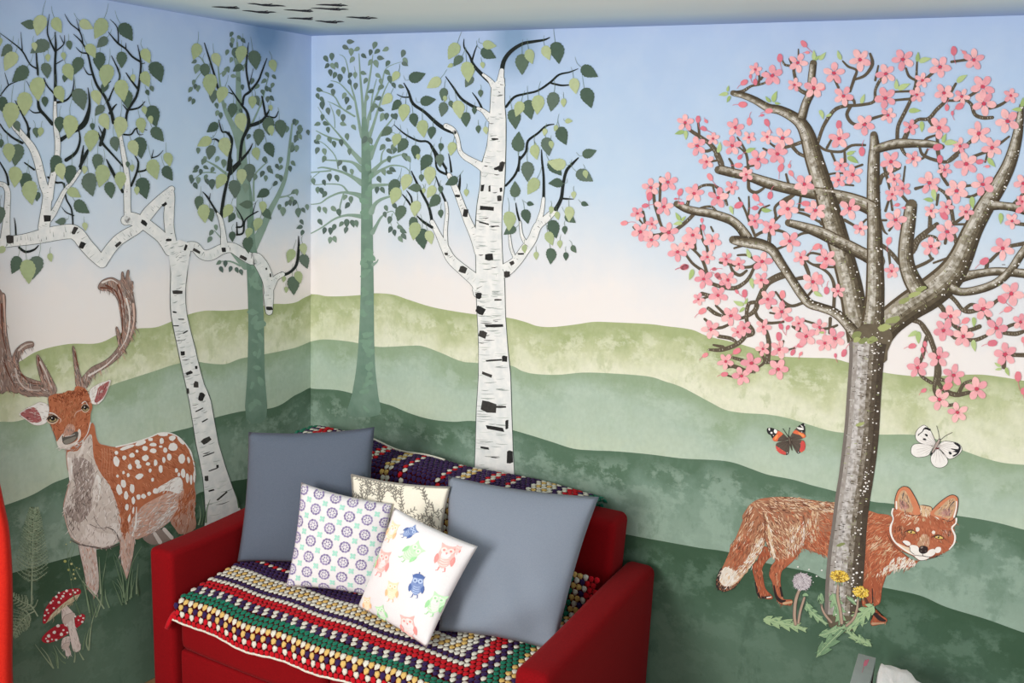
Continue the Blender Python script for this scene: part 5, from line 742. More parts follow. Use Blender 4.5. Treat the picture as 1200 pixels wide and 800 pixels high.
FL = [(C1, [(415, 568, 50), (485, 705, 55), (578, 662, 38), (708, 597, 52), (690, 703, 55), (788, 655, 38), (895, 652, 42), (985, 658, 62), (955, 752, 60), (925, 292, 60), (826, 257, 38), (1075, 217, 55), (1055, 347, 40), (1168, 365, 60)]),
 (C2, [(540, 97, 45), (843, 83, 58), (213, 248, 50), (313, 217, 55), (290, 360, 55), (135, 400, 40), (220, 462, 38), (153, 507, 55), (217, 555, 50), (317, 512, 55), (467, 283, 55), (608, 307, 58), (687, 247, 40), (773, 172, 42), (1113, 228, 60), (1015, 373, 60), (1178, 382, 60), (823, 445, 45), (915, 480, 52), (1027, 563, 60), (1093, 658, 45), (460, 527, 55), (423, 577, 45), (573, 562, 52), (370, 625, 55), (545, 655, 42), (655, 668, 40), (728, 697, 40), (865, 682, 58)]),
 (C3, [(87, 278, 60), (240, 200, 62), (142, 412, 58), (390, 282, 58), (388, 425, 62), (490, 198, 62), (605, 320, 45), (572, 405, 45), (708, 242, 62), (907, 200, 60), (732, 395, 55), (835, 415, 48), (958, 358, 68), (965, 457, 68), (1123, 410, 44), (1103, 560, 70), (533, 595, 45), (702, 598, 65), (403, 525, 45), (265, 580, 60), (117, 662, 60), (935, 632, 65), (1013, 715, 62), (825, 705, 48)]),
 (C4, [(125, 118, 42), (197, 173, 58), (112, 205, 45), (178, 372, 60), (240, 490, 42), (40, 665, 58), (420, 97, 62), (550, 80, 46), (440, 200, 44), (490, 255, 46), (428, 288, 42), (448, 438, 62), (645, 222, 65), (735, 145, 42), (862, 110, 68), (958, 230, 65), (805, 268, 68), (655, 385, 42), (745, 362, 46), (860, 390, 46), (750, 507, 64), (655, 593, 56), (425, 738, 42), (1130, 445, 45), (1075, 605, 65), (1195, 225, 56), (1190, 330, 40)]),
 (C5, [(192, 203, 36), (223, 85, 54), (365, 90, 52), (307, 180, 54), (265, 380, 54), (383, 300, 56), (422, 395, 40), (460, 372, 46), (598, 203, 56), (680, 275, 56), (572, 365, 46), (780, 345, 42), (902, 367, 46), (823, 420, 60), (933, 460, 48), (993, 432, 60), (862, 100, 60), (1010, 155, 40), (570, 493, 42), (665, 497, 54), (352, 567, 48), (503, 577, 60), (445, 652, 54), (660, 612, 60), (560, 90, 46)]),
 (C6, [(728, 385, 60), (770, 302, 62), (843, 420, 62), (963, 258, 64), (1125, 170, 70), (1038, 372, 64), (1090, 525, 66), (700, 543, 60), (577, 603, 58), (788, 647, 62), (923, 727, 66), (705, 790, 60), (1180, 335, 46)]), (C7, [(355, 703, 66)])]
fl = []
for fr, dd in FL:
    for x, y, r in dd: cx, cy = fr.p(x, y); fl.append((r/fr.k, cx, cy))
fl.sort(reverse=True)
def blossom(P, r, cx, cy, lay=0):
    a0 = rnd.uniform(0, 72); k = rnd.choice((0, 0, 0, 1, 2)); sq = rnd.uniform(.75, 1); sa = rnd.uniform(0, 180)
    for i in range(5):
        a = math.radians(a0+72*i+rnd.uniform(-6, 6)); d = r*rnd.uniform(.58, .66); P.ell(cx+math.cos(a)*d, cy+math.sin(a)*d, r*rnd.uniform(.42, .48), r*rnd.uniform(.29, .35), math.degrees(a), PK[(k+rnd.choice((0, 0, 1, 2))) % 4], lay+rnd.choice((0, 1)), 12, .12)
        P.stroke([(cx+math.cos(a)*r*.2, cy+math.sin(a)*r*.2), (cx+math.cos(a)*r*.5, cy+math.sin(a)*r*.5)], PKB[0], lay+2, .5, .15, n=1, cap=False)
    P.ell(cx, cy, r*.19, r*.18, 0, PKC, lay+3, 10, .2)
rest = Paint(on_right, .0024)
for i, (r, cx, cy) in enumerate(fl):
    if i < 100: P = Paint(on_right, .0024+.00002*(i % 8)); blossom(P, r, cx, cy); P.build('blossom', t)
    else: blossom(rest, r, cx, cy)
tag(rest.build('small_blossoms', t), kind='stuff')
BUD = [(C1, [(1110, 107, 24, -40), (970, 190, 26, 0), (1130, 157, 14, 90), (760, 333, 24, 60), (752, 462, 28, 90), (893, 568, 24, -20), (490, 548, 22, 0), (537, 560, 14, -40), (522, 603, 20, -60), (790, 562, 24, 0), (735, 770, 18, 40), (905, 500, 24, 80), (865, 525, 12, 80), (825, 330, 20, 0), (797, 298, 14, 0)]), (C2, [(560, 187, 24, -30), (385, 275, 24, 20), (57, 457, 22, 80), (180, 355, 20, 80), (727, 118, 24, 90), (975, 133, 26, 20), (1025, 122, 14, 0), (1035, 165, 20, -30), (828, 307, 26, -40), (912, 295, 24, 10), (727, 352, 28, 60), (825, 368, 20, 90), (858, 347, 14, 90), (1120, 342, 26, 90), (410, 713, 26, 80), (608, 768, 24, -60), (512, 440, 14, 0), (520, 482, 18, 0), (585, 727, 14, 80), (1185, 595, 26, 60), (205, 300, 28, 10), (358, 315, 10, 90), (395, 340, 14, 90)]), (C3, [(788, 148, 28, 0), (850, 158, 16, -60), (823, 472, 28, 60), (748, 480, 20, 0), (780, 513, 14, 0), (115, 580, 26, 0), (250, 737, 28, 0), (695, 712, 30, 80), (10, 365, 26, 90)]), (C4, [(408, 560, 24, 20), (730, 412, 30, -40), (968, 680, 30, 60), (940, 97, 24, 80), (985, 125, 14, 90), (497, 367, 12, 90), (457, 350, 16, 80), (707, 82, 26, 0), (1185, 320, 26, 0), (1175, 380, 26, 60), (8, 595, 14, 0), (5, 775, 20, 0)]), (C5, [(215, 272, 26, 60), (310, 68, 24, -30), (463, 168, 24, 0), (417, 158, 14, -40), (685, 175, 26, 0), (722, 320, 24, 80), (675, 362, 20, -20), (715, 368, 16, 30), (663, 420, 26, 0), (943, 152, 24, 0), (790, 472, 22, 80), (745, 515, 20, 30), (792, 522, 14, 40), (417, 507, 26, 60), (232, 530, 20, 60), (345, 642, 22, 80), (925, 8, 22, 80), (283, 25, 14, 80), (110, 15, 26, 80)]), (C6, [(545, 477, 24, 80), (605, 500, 18, 0), (620, 465, 18, 0), (857, 328, 26, 60), (1105, 262, 26, 70), (1015, 460, 30, 80), (145, 518, 24, 20), (95, 532, 14, 0), (753, 712, 32, 60), (1165, 655, 30, 0), (613, 737, 18, 60), (1195, 740, 22, 0), (1070, 205, 30, -50), (1195, 440, 18, 0)])]
for fr, dd in BUD:
    for x, y, r, a in dd:
        P = Paint(on_right, .0025); cx, cy = fr.p(x, y); r = r/fr.k; P.ell(cx, cy, r*.66, r, a, rnd.choice(PKB), 0, 12, .12)
        ra = math.radians(a); s = 1 if rnd.random() < .8 else -1; P.stroke([(cx-math.sin(ra)*r*s*.8, cy+math.cos(ra)*r*s*.8), (cx-math.sin(ra)*r*1.8*s+1, cy+math.cos(ra)*r*1.9*s), (cx-math.sin(ra)*r*2.6*s+2.5, cy+math.cos(ra)*r*2.6*s+1)], PKB[2], 1, .6, .5, n=3, cap=False); P.build('bud', t)
# ------------------------------------------------------------------ fox behind the blossom tree
X1 = Fr(820, 560, 3.636); X2 = Fr(830, 570, 5); X3 = Fr(1030, 560, 7.273)
ORA = pc(174, 102, 74, v=.12, s=40); ORS = [pc(*c) for c in ((188, 106, 74), (164, 90, 64), (150, 80, 58), (204, 130, 96))]; TAN = [pc(*c) for c in ((216, 184, 148), (200, 164, 130), (226, 202, 174), (186, 146, 116))]; BRN = [pc(*c) for c in ((118, 76, 58), (98, 62, 50), (136, 92, 72))]; FW = [pc(*c) for c in ((228, 218, 206), (236, 230, 224), (210, 194, 178))]; FBK = pc(52, 42, 42)
t = empty('painted_fox', on_right(950, 730, .0012), 'painted red fox standing behind the blossom trunk, looking out of the picture', 'painted fox')
P = Paint(on_right, .0010)
legB = [(385, 395), (345, 430), (315, 480), (322, 540), (335, 598), (375, 642), (370, 658), (330, 655), (298, 635), (288, 590), (272, 540), (260, 470), (288, 430), (330, 350)]
P.stroke(X2(legB+[legB[0]]), BRN[1], 0, .8, .8); P.poly(X2(legB), ORS[1], 1); P.fur(X2(legB), ORS+TAN[3:]+BRN, 80, 5, 85, .8, 2)
P.stroke(X2([(275, 560, 6), (288, 620, 12), (310, 648, 14), (360, 645, 12)]), FBK, 3); P.stroke(X2([(345, 650, 8), (370, 646, 6)]), FW[0], 5)
P.build('leg', t)
P = Paint(on_right, .0012)
legA = [(545, 365), (500, 430), (452, 475), (428, 500), (422, 560), (434, 630), (444, 660), (490, 664), (486, 690), (440, 692), (408, 672), (386, 620), (376, 560), (358, 520), (368, 470), (395, 430), (385, 395), (440, 330)]
P.stroke(X2(legA+[legA[0]]), BRN[1], 0, .8, .8); P.poly(X2(legA), ORA, 1); P.fur(X2(legA), ORS+ORS+BRN+TAN[3:], 150, 5, 100, .8, 2)
P.stroke(X2([(385, 580, 8), (398, 640, 16), (425, 670, 20), (450, 668, 10)]), FBK, 4); P.stroke(X2([(422, 590, 10), (432, 640, 12)]), FBK, 4); P.stroke(X2([(442, 684, 14), (488, 676, 12)]), TAN[1], 5); P.stroke(X2([(400, 510, 10), (405, 580, 6)]), TAN[3], 4)
P.build('leg', t)
P = Paint(on_right, .0012)
legF = [(692, 380), (690, 440), (694, 545), (740, 545), (752, 575), (788, 592), (796, 612), (740, 628), (728, 615), (738, 590), (744, 548), (768, 530), (776, 470), (792, 408), (760, 370)]
P.stroke(X1(legF+[legF[0]]), BRN[1], 0, .8, .8); P.poly(X1(legF), ORS[1], 1); P.fur(X1(legF), ORS+BRN[2:], 150, 5, 92, .8, 2)
P.stroke(X1([(735, 470, 4), (738, 540, 5), (742, 580, 8)]), FBK, 4); P.stroke(X1([(705, 510, 10), (720, 545, 16)]), BRN[1], 4); P.stroke(X1([(748, 580, 16), (770, 600, 18), (790, 608, 8)]), FBK, 4); P.stroke(X1([(735, 620, 10), (785, 618, 6)]), TAN[3], 5)
P.build('leg', t)
P = Paint(on_right, .0013)
bodyL = [(200, 190), (225, 130), (250, 100), (300, 72), (400, 60), (500, 63), (600, 77), (700, 93), (760, 108), (800, 300), (720, 405), (640, 386), (556, 364), (520, 400), (470, 420), (420, 425), (385, 420), (355, 370), (330, 300), (300, 230)]
P.poly(X2(bodyL), pc(160, 112, 88, v=.12, s=40), 1)
P.fur(X2(bodyL), lambda x, y: rnd.choice(ORS+ORS+TAN[1:2] if (x > 935 and y > 600) or (y > 640 and x > 925) else TAN+BRN+TAN[:3]+ORS[:2]), 900, 6, lambda x, y: 70-(x-870)*.38 if y > 600 else 25, .9, 2, jit=18)
P.fur(X2([(320, 120), (345, 160), (350, 260), (370, 400), (395, 410), (380, 330), (360, 230)]), TAN[:3]+FW[:1], 90, 6, 85, 1.0, 4)
P.fur(X2([(480, 220), (560, 200), (570, 280), (550, 370), (480, 400), (440, 380), (470, 300)]), FW+TAN, 120, 6, 100, .9, 4)
P.fur(X2([(560, 160), (640, 140), (650, 250), (610, 330), (570, 300)]), TAN+FW[2:], 90, 6, 95, .9, 4)
P.fur(X2([(560, 290), (640, 250), (730, 280), (720, 400), (640, 384), (558, 360)]), ORS+ORS[2:3], 130, 6, 60, .9, 4)
P.fur(X2([(350, 90), (500, 66), (740, 105), (740, 150), (500, 130), (330, 130)]), TAN+BRN+FW[2:], 160, 6, 12, .9, 4)
for q in ([(320, 150), (335, 230), (330, 300), (355, 370), (378, 420)], [(555, 170), (570, 250), (556, 360)]): P.stroke(X2(q), BRN[1], 6, .9, .4)
bodyR = [(700, 148), (760, 152), (818, 165), (812, 230), (828, 280), (900, 345), (930, 352), (905, 378), (840, 388), (792, 412), (740, 420), (680, 400), (690, 300)]
P.poly(X1(bodyR), ORA, 1)
P.fur(X1(bodyR), ORS+ORS+TAN[1:2]+BRN[2:], 480, 7, lambda x, y: 165-(y-600)*.75, .9, 2, jit=20)
P.fur(X1([(740, 240), (800, 250), (850, 310), (860, 350), (800, 350), (740, 320), (720, 280)]), TAN+ORS, 110, 7, 140, .9, 4)
P.fur(X1([(830, 340), (880, 335), (930, 352), (905, 378), (840, 392), (770, 412), (760, 404), (800, 370)]), FW+FW+TAN[2:3], 150, 5, 120, .9, 5, curve=.1)
P.stroke(X1([(800, 240), (830, 290), (900, 345), (935, 355)]), BRN[1], 5, .9, .4)
P.build('body', t)
P = Paint(on_right, .0017)
tail = [(245, 105), (205, 190), (165, 290), (122, 385), (85, 470), (52, 530), (50, 580), (75, 608), (105, 612), (155, 588), (200, 532), (262, 448), (312, 378), (332, 318), (328, 240), (300, 170)]
P.poly(X2([(85, 470), (48, 535), (46, 585), (70, 608), (105, 615), (150, 592), (190, 545), (140, 560)]), FBK, 0); P.poly(X2(tail), pc(168, 112, 84, v=.1, s=40), 1)
P.fur(X2(tail[:4]+tail[12:]), TAN+BRN+FW[2:], 190, 6, 112, .9, 2); P.fur(X2([(170, 280), (250, 290), (240, 400), (180, 480), (110, 460), (125, 385)]), ORS+BRN[2:], 140, 6, 115, .9, 3)
P.fur(X2([(330, 300), (325, 360), (262, 450), (200, 530), (150, 560), (180, 480), (240, 400), (280, 310)]), FW+TAN[:3], 150, 6, 125, .9, 4)
P.poly(X2([(100, 470), (70, 515), (66, 550), (90, 580), (130, 582), (180, 545), (160, 500)]), FW[0], 4); P.fur(X2([(100, 465), (65, 515), (66, 560), (95, 588), (140, 580), (190, 530), (160, 480)]), FW+TAN[:1], 70, 5, 120, .9, 5)
P.fur(X2([(82, 475), (50, 530), (50, 580), (80, 606), (140, 592), (185, 550), (150, 575), (95, 580), (66, 550)]), [FBK, pc(70, 58, 54)], 90, 4, 110, .9, 4)
P.build('tail', t)
P = Paint(on_right, .0017)
P.stroke(X3([(345, 240), (380, 232), (450, 252), (440, 310)]), FBK, 0, 1.0, .6)
head = [(112, 270), (130, 255), (160, 270), (250, 300), (340, 235), (400, 238), (452, 252), (440, 310), (550, 340), (640, 345), (668, 360), (645, 415), (625, 440), (655, 500), (643, 560), (605, 608), (545, 640), (500, 662), (420, 685), (345, 698), (290, 662), (222, 632), (160, 592), (110, 530), (93, 470), (98, 410), (126, 355)]
P.stroke(X3([(112, 270), (126, 355), (96, 410), (93, 470), (110, 530), (160, 592), (222, 632), (290, 662), (345, 700), (420, 690), (500, 668)]), FBK, 0, 1.1, .8)
P.poly(X3(head), ORA, 1); P.fur(X3(head), ORS+ORS+BRN[2:]+TAN[3:], 360, 4, lambda x, y: 90+(1080-x)*1.6, .8, 2, jit=16)
P.fur(X3([(180, 280), (340, 320), (330, 380), (240, 400), (160, 340)]), TAN[1:3]+ORS[3:], 60, 4, 130, .8, 4); P.fur(X3([(440, 320), (560, 340), (640, 380), (560, 400)]), TAN[3:]+ORS, 40, 4, 60, .8, 4)
P.poly(X3([(345, 240), (380, 236), (448, 254), (436, 315), (400, 330), (360, 315)]), TAN[0], 3); P.fur(X3([(350, 250), (440, 262), (430, 320), (365, 320)]), TAN+FW[:1], 26, 4, 80, .8, 4)
P.poly(X3([(372, 480), (420, 488), (432, 540), (420, 580), (350, 585), (325, 560), (350, 520)]), TAN[3], 3); P.fur(X3([(372, 470), (420, 480), (435, 570), (330, 570)]), TAN+PINKS[:2], 40, 4, 95, .7, 4)
P.fur(X3([(140, 400), (230, 420), (220, 520), (160, 530), (120, 480)]), BRN+TAN[3:], 40, 4, 100, .8, 4); P.fur(X3([(540, 440), (620, 440), (600, 500), (540, 480)]), BRN+PINKS[:2], 30, 4, 70, .8, 4)
P.stroke(X3([(120, 262, 14), (110, 300, 14), (122, 350, 10), (100, 415, 18), (104, 480, 16), (140, 548, 14), (222, 612, 14), (300, 655, 10)]), FW[1], 5); P.stroke(X3([(660, 345, 16), (655, 385, 12), (622, 425, 14), (648, 490, 16), (640, 555, 14), (600, 605, 10)]), FW[1], 5)
P.poly(X3([(150, 550), (230, 585), (300, 600), (300, 655), (222, 622)]), TAN[2], 4)
P.poly(X3([(268, 572), (330, 580), (350, 625), (400, 640), (430, 612), (470, 605), (478, 645), (430, 672), (350, 668), (290, 650), (265, 615)]), FW[1], 5); P.poly(X3([(300, 660), (360, 668), (430, 672), (400, 694), (345, 698)]), FW[1], 5)
P.ell(*X3.p(236, 553), 5.0, 2.7, 25, FW[1], 5, 12, .15); P.ell(*X3.p(503, 612), 4.2, 3.4, -30, FW[1], 5, 12, .15); P.ell(*X3.p(330, 437), 2.3, 2.7, 0, FW[0], 5, 10, .2); P.ell(*X3.p(465, 462), 2.1, 2.2, 0, FW[0], 5, 10, .2); P.ell(*X3.p(380, 355), 1.6, 2, 0, TAN[1], 5, 10, .2)
P.stroke(X3([(198, 545), (230, 572), (262, 590), (265, 620), (300, 650)]), FBK, 6, .8, .6); P.stroke(X3([(368, 640), (370, 662), (300, 655)]), FBK, 6, .9, .5); P.stroke(X3([(370, 662), (440, 672), (520, 655)]), FBK, 6, .9, .4)
for q in ([(470, 655), (540, 650)], [(475, 665), (550, 665)]): P.stroke(X3(q), FBK, 6, .4, .2)
for q in ([(225, 315, 8), (270, 325, 10)], [(480, 325, 14), (510, 350, 8)]): P.stroke(X3(q), FW[0], 5)
P.build('head', t)
P = Paint(on_right, .0023)
P.poly(X3([(340, 600), (360, 578), (400, 580), (418, 600), (410, 632), (378, 645), (345, 632)]), FBK, 0); P.ell(*X3.p(365, 592), 1.6, .9, -20, GREYS[0], 1, 8); P.ell(*X3.p(360, 622), 1, .7, 0, GREYS[4], 1, 8); P.ell(*X3.p(398, 622), 1, .7, 0, GREYS[4], 1, 8)
P.build('nose', t)
YEL = pc(222, 190, 110)
for cx, cy, w, h in ((278, 460, 42, 17), (512, 505, 44, 19)):
    P = Paint(on_right, .0023); P.poly(X3([(cx-w, cy-4), (cx-w*.3, cy-h), (cx+w*.4, cy-h*.7), (cx+w, cy+10), (cx+w*.3, cy+h*.9), (cx-w*.4, cy+h*.6)]), FBK, 0); P.poly(X3([(cx-w*.8, cy-3), (cx-w*.2, cy-h*.7), (cx+w*.4, cy-h*.4), (cx+w*.8, cy+8), (cx+w*.2, cy+h*.7), (cx-w*.4, cy+h*.4)]), YEL, 1)
    x, y = X3.p(cx-4, cy-2); P.ell(x, y, 1.1, 1.5, 0, FBK, 2, 8); P.ell(x-.6, y-.7, .5, .5, 0, FW[1], 3, 6)
    P.stroke(X3([(cx-w-22, cy+2), (cx-w*.4, cy-h-4), (cx+w*.5, cy-h*.6), (cx+w+14, cy+24)]), BRN[1], 2, 1.0, .5); P.build('eye', t)
for out, inn, pin in (([(145, 265), (138, 190), (160, 115), (190, 82), (220, 74), (258, 88), (298, 150), (335, 225), (355, 305), (300, 315), (240, 300)], [(160, 255), (160, 180), (185, 118), (220, 105), (250, 150), (275, 210), (290, 280), (230, 290)], [(178, 250), (180, 195), (200, 185), (230, 215), (262, 240), (240, 262), (200, 262)]), ([(436, 312), (470, 258), (530, 200), (590, 158), (630, 146), (662, 160), (674, 190), (668, 260), (650, 325), (610, 365), (540, 345)], [(470, 305), (520, 250), (590, 185), (640, 170), (655, 200), (645, 270), (610, 340), (540, 330)], [(520, 305), (560, 265), (600, 250), (612, 290), (590, 320), (545, 325)])):
    P = Paint(on_right, .0021); P.stroke(X3(out), FBK, 0, 1.6, 1.4); P.poly(X3(out), ORS[3], 1); P.poly(X3(inn), TAN[1], 2); P.fur(X3(inn), TAN+GREYS[:2]+BRN[:1], 50, 5, 75 if inn[0][0] < 300 else 130, .8, 3); P.poly(X3(pin), PINKS[1], 4)
    P.fur(X3(pin), [pc(176, 120, 116), pc(120, 90, 90), pc(206, 160, 152)], 24, 4, 80, .7, 5)
    P.stroke(X3([(210, 130), (200, 190), (212, 250)] if inn[0][0] < 300 else [(640, 200), (600, 250), (612, 310)]), GREYS[4], 5, 1.6, .4); P.stroke(X3([(148, 200, 10), (150, 260, 14)] if inn[0][0] < 300 else [(662, 200, 10), (658, 260, 12), (640, 330, 16)]), FW[1], 5); P.build('ear', t)
# ------------------------------------------------------------------ butterflies
V1 = Fr(890, 480, 13.33); V2 = Fr(1055, 485, 11.42); UB = [pc(*c) for c in ((92, 82, 74), (74, 64, 58), (110, 98, 88))]; UO = [pc(*c) for c in ((222, 110, 76), (236, 150, 92), (206, 84, 70))]; UR = [pc(*c) for c in ((204, 82, 78), (220, 110, 104))]; UK = pc(46, 46, 48)
t = empty('painted_butterfly', on_right(925, 527, .0012), 'painted dark butterfly with orange bands and white wing tips', 'painted butterfly')
def wing(P, fr, fill, extra, edge=None, ew=.6):
    if edge: P.stroke(fr(cr(fill, 3, True)+[fill[0]]), edge, 0, ew, ew, n=1)
    P.poly(fr(fill), extra[0], 1)
    for q, m, l in extra[1]: P.poly(fr(q), m, l, 2)
def veins(P, fr, c, ends, m, lay=4, w=.5):
    for e in ends: P.stroke(fr([c, ((c[0]+e[0])/2+3, (c[1]+e[1])/2+3), e]), m, lay, w, .25, n=2, cap=False)
P = Paint(on_right, .0012)
wing(P, V1, [(440, 440), (370, 370), (290, 320), (180, 280), (125, 285), (115, 330), (140, 380), (180, 400), (200, 445), (225, 490), (280, 495), (360, 490), (440, 470)], (UB[0], [([(125, 285), (200, 285), (285, 320), (262, 375), (200, 445), (180, 400), (140, 380), (115, 330)], UK, 2), ([(290, 330), (370, 375), (300, 440), (280, 490), (225, 488), (205, 450), (265, 385)], UO[0], 2), ([(250, 400), (290, 390), (270, 450), (235, 470)], UO[1], 3), ([(235, 300), (280, 330), (260, 370), (225, 350)], WHT, 3), ([(145, 285), (165, 290), (160, 330), (140, 310)], WHT, 3), ([(170, 350), (200, 345), (205, 370), (180, 375)], WHT, 3), ([(205, 395), (225, 395), (220, 408)], WHT, 3)]))
veins(P, V1, (440, 460), [(300, 470), (320, 420), (360, 400), (290, 485)], UB[1]); P.build('wing', t)
P = Paint(on_right, .0012)
wing(P, V1, [(480, 420), (530, 340), (590, 270), (650, 225), (690, 205), (705, 240), (715, 300), (715, 370), (725, 420), (680, 445), (640, 460), (560, 470), (490, 465)], (UB[0], [([(590, 270), (650, 225), (690, 205), (705, 240), (715, 310), (700, 350), (650, 340), (600, 310)], UK, 2), ([(520, 360), (560, 315), (620, 345), (690, 370), (722, 420), (680, 442), (640, 400), (580, 380)], UO[0], 2), ([(600, 350), (680, 380), (700, 420), (650, 410)], UO[1], 3), ([(580, 275), (620, 275), (690, 290), (680, 315), (620, 310)], WHT, 3), ([(640, 235), (665, 250), (690, 280), (660, 270)], WHT, 3), ([(700, 225), (712, 240), (705, 250)], WHT, 3), ([(650, 340), (670, 345), (662, 355)], WHT, 3)]))
veins(P, V1, (485, 450), [(560, 400), (610, 410), (640, 450)], UB[1]); P.build('wing', t)
for w_ in (([(450, 480), (360, 490), (270, 520), (255, 560), (270, 630), (320, 680), (400, 708), (450, 690), (470, 600), (468, 510)], [([(255, 565), (300, 590), (360, 630), (410, 665), (405, 700), (320, 680), (268, 625)], UR[0], 2), ([(415, 660), (445, 655), (448, 690), (420, 700)], UK, 2), ([(425, 665), (440, 665), (435, 685)], WHT, 3)], (455, 490), [(300, 560), (340, 600), (400, 650), (280, 530), (440, 640)]), ([(490, 480), (560, 470), (660, 470), (705, 495), (720, 570), (700, 630), (650, 660), (600, 685), (560, 640), (520, 570)], [([(660, 485), (700, 495), (718, 560), (700, 630), (655, 660), (625, 645), (640, 580), (645, 520)], UR[0], 2), ([(585, 655), (625, 645), (630, 670), (600, 685)], UK, 2), ([(598, 660), (615, 655), (610, 672)], WHT, 3)], (490, 490), [(620, 500), (630, 560), (600, 630), (560, 600)])):
    P = Paint(on_right, .0012); wing(P, V1, w_[0], (UB[0], w_[1])); veins(P, V1, w_[2], w_[3], UB[1])
    for k in range(14): q = rnd.choice(w_[1][0][0]); P.ell(*V1.p(q[0]+rnd.uniform(-8, 8), q[1]+rnd.uniform(-8, 8)), .45, .4, 0, rnd.choice((UK, UR[1], UO[1])), 3, 6)
    P.build('wing', t)
P = Paint(on_right, .0016); P.stroke(V1([(455, 415, 26), (465, 450, 50), (475, 500, 40), (490, 560, 30), (510, 635, 14)]), UB[1], 0); P.stroke(V1([(455, 430, 12), (470, 480, 22), (480, 540, 10)]), UB[2], 1)
for q in ([(450, 415), (410, 360), (372, 300)], [(452, 412), (462, 340), (472, 285)]): P.stroke(V1(q), UK, 0, .7, .7); P.ell(*V1.p(*q[-1]), .7, .6, 0, UK, 1, 8)
P.build('body', t)
t = empty('painted_butterfly', on_right(1103, 548, .0012), 'painted white butterfly with black wing tips, hovering above the fox head', 'painted butterfly')
WB = pc(234, 230, 226); WV = pc(190, 182, 178); WK = pc(40, 40, 44)
for out, spots in (([(470, 380), (440, 300), (400, 220), (340, 160), (300, 155), (240, 200), (208, 260), (212, 330), (260, 380), (340, 405), (440, 415)], [[(290, 235), (310, 195), (340, 175), (380, 190), (405, 200), (400, 225), (365, 212), (325, 205), (300, 240), (260, 270), (240, 295), (240, 270)], [(325, 265), (360, 270), (370, 295), (345, 298)], [(300, 330), (335, 325), (350, 350), (315, 350)]]), ([(430, 440), (340, 405), (220, 400), (165, 425), (145, 490), (160, 540), (220, 575), (310, 570), (380, 545), (410, 490)], []), ([(500, 470), (440, 530), (410, 580), (420, 650), (470, 705), (550, 715), (615, 680), (635, 630), (610, 570), (550, 510)], []), ([(520, 440), (545, 385), (600, 365), (700, 375), (770, 395), (815, 440), (820, 490), (780, 540), (720, 580), (660, 600), (620, 575), (580, 520)], [[(710, 380), (770, 395), (810, 440), (800, 490), (770, 540), (715, 570), (700, 555), (760, 520), (700, 500), (740, 490), (680, 470), (690, 460), (770, 470), (780, 440), (740, 410)], [(645, 505), (675, 505), (690, 535), (660, 540)]])):
    P = Paint(on_right, .0012); wing(P, V2, out, (WB, [(q, WK, 3) for q in spots]), WK, 1.0); c = (490, 420); veins(P, V2, c, [((c[0]+o[0]*4)/5, (c[1]+o[1]*4)/5) for o in out[2:-2]], WV, 2); P.build('wing', t)
P = Paint(on_right, .0016); P.stroke(V2([(525, 345, 34), (495, 395, 46), (460, 460, 36), (430, 510, 28), (405, 550, 14)]), WK, 0); P.stroke(V2([(522, 348, 22), (495, 395, 34), (460, 460, 26), (430, 510, 16)]), GREYS[2], 1); P.stroke(V2([(480, 460, 20), (510, 458, 20)]), pc(110, 60, 64), 2)
for q in ([(525, 335), (510, 240), (485, 155)], [(540, 345), (610, 290), (700, 245)]): P.stroke(V2(q), WK, 0, .6, .5)
P.build('body', t)
# ------------------------------------------------------------------ dandelions
DD = Fr(880, 650, 6.156); DG = pc(128, 160, 122, v=.08, s=50); DGL = [pc(*c) for c in ((146, 176, 136), (120, 152, 118), (160, 186, 142))]; DDK = pc(58, 78, 62); STM = pc(176, 152, 134); DY = [pc(*c) for c in ((234, 200, 84), (222, 182, 66), (242, 216, 120))]; DBR = pc(150, 116, 50)
def jag(spine, wid, n):
    S_ = cr(spine, 8); m = len(S_); L, R_ = [], []
    for i in range(n+1):
        f = i/n; q = S_[min(m-1, int(f*(m-1)))]; a = S_[max(0, int(f*(m-1))-1)]; b = S_[min(m-1, int(f*(m-1))+1)]; tx, ty = b[0]-a[0], b[1]-a[1]; l = math.hypot(tx, ty) or 1; tx /= l; ty /= l
        w = wid*(math.sin(math.pi*min(1, f*.85+.08))**.7); step = math.hypot(S_[-1][0]-S_[0][0], S_[-1][1]-S_[0][1])/n
        for (sd, arr) in ((1, L), (-1, R_)):
            if i < n: arr.append((q[0]-ty*sd*w*.3, q[1]+tx*sd*w*.3)); arr.append((q[0]-ty*sd*w-tx*step*.2, q[1]+tx*sd*w-ty*step*.2)); arr.append((q[0]-ty*sd*w*.75+tx*step*.45, q[1]+tx*sd*w*.75+ty*step*.45))
    return L+[S_[-1]]+R_[::-1]
def dleaf(P, spine, wid, n, lay=0):
    q = jag(spine, wid, n); P.stroke(DD(q+[q[0]]), DDK, lay, .9, .9, n=1); P.poly(DD(q), rnd.choice([DG]+DGL), lay+1, 0); P.fur(DD(q), DGL+[pc(104, 138, 108)], 40, 5, math.degrees(math.atan2(spine[-1][1]-spine[0][1], spine[-1][0]-spine[0][0])), .8, lay+2, smooth=0); P.stroke(DD(spine), pc(176, 196, 156), lay+5, .9, .5)
t = empty('painted_dandelion', on_right(935, 731, .0026), 'painted dandelion with a grey seed head and one jagged leaf, left of the blossom trunk', 'painted dandelion')
P = Paint(on_right, .0022); dleaf(P, [(395, 540), (320, 515), (240, 495), (150, 475), (88, 462)], 48, 5); P.build('leaf', t)
P = Paint(on_right, .0028); P.stroke(DD([(322, 500, 20), (314, 430, 22), (325, 320, 22), (365, 215, 18)]), GREYS[4], 0, grow=.3); P.stroke(DD([(322, 500, 18), (314, 430, 19), (325, 320, 19), (365, 215, 15)]), STM, 1); P.build('stem', t)
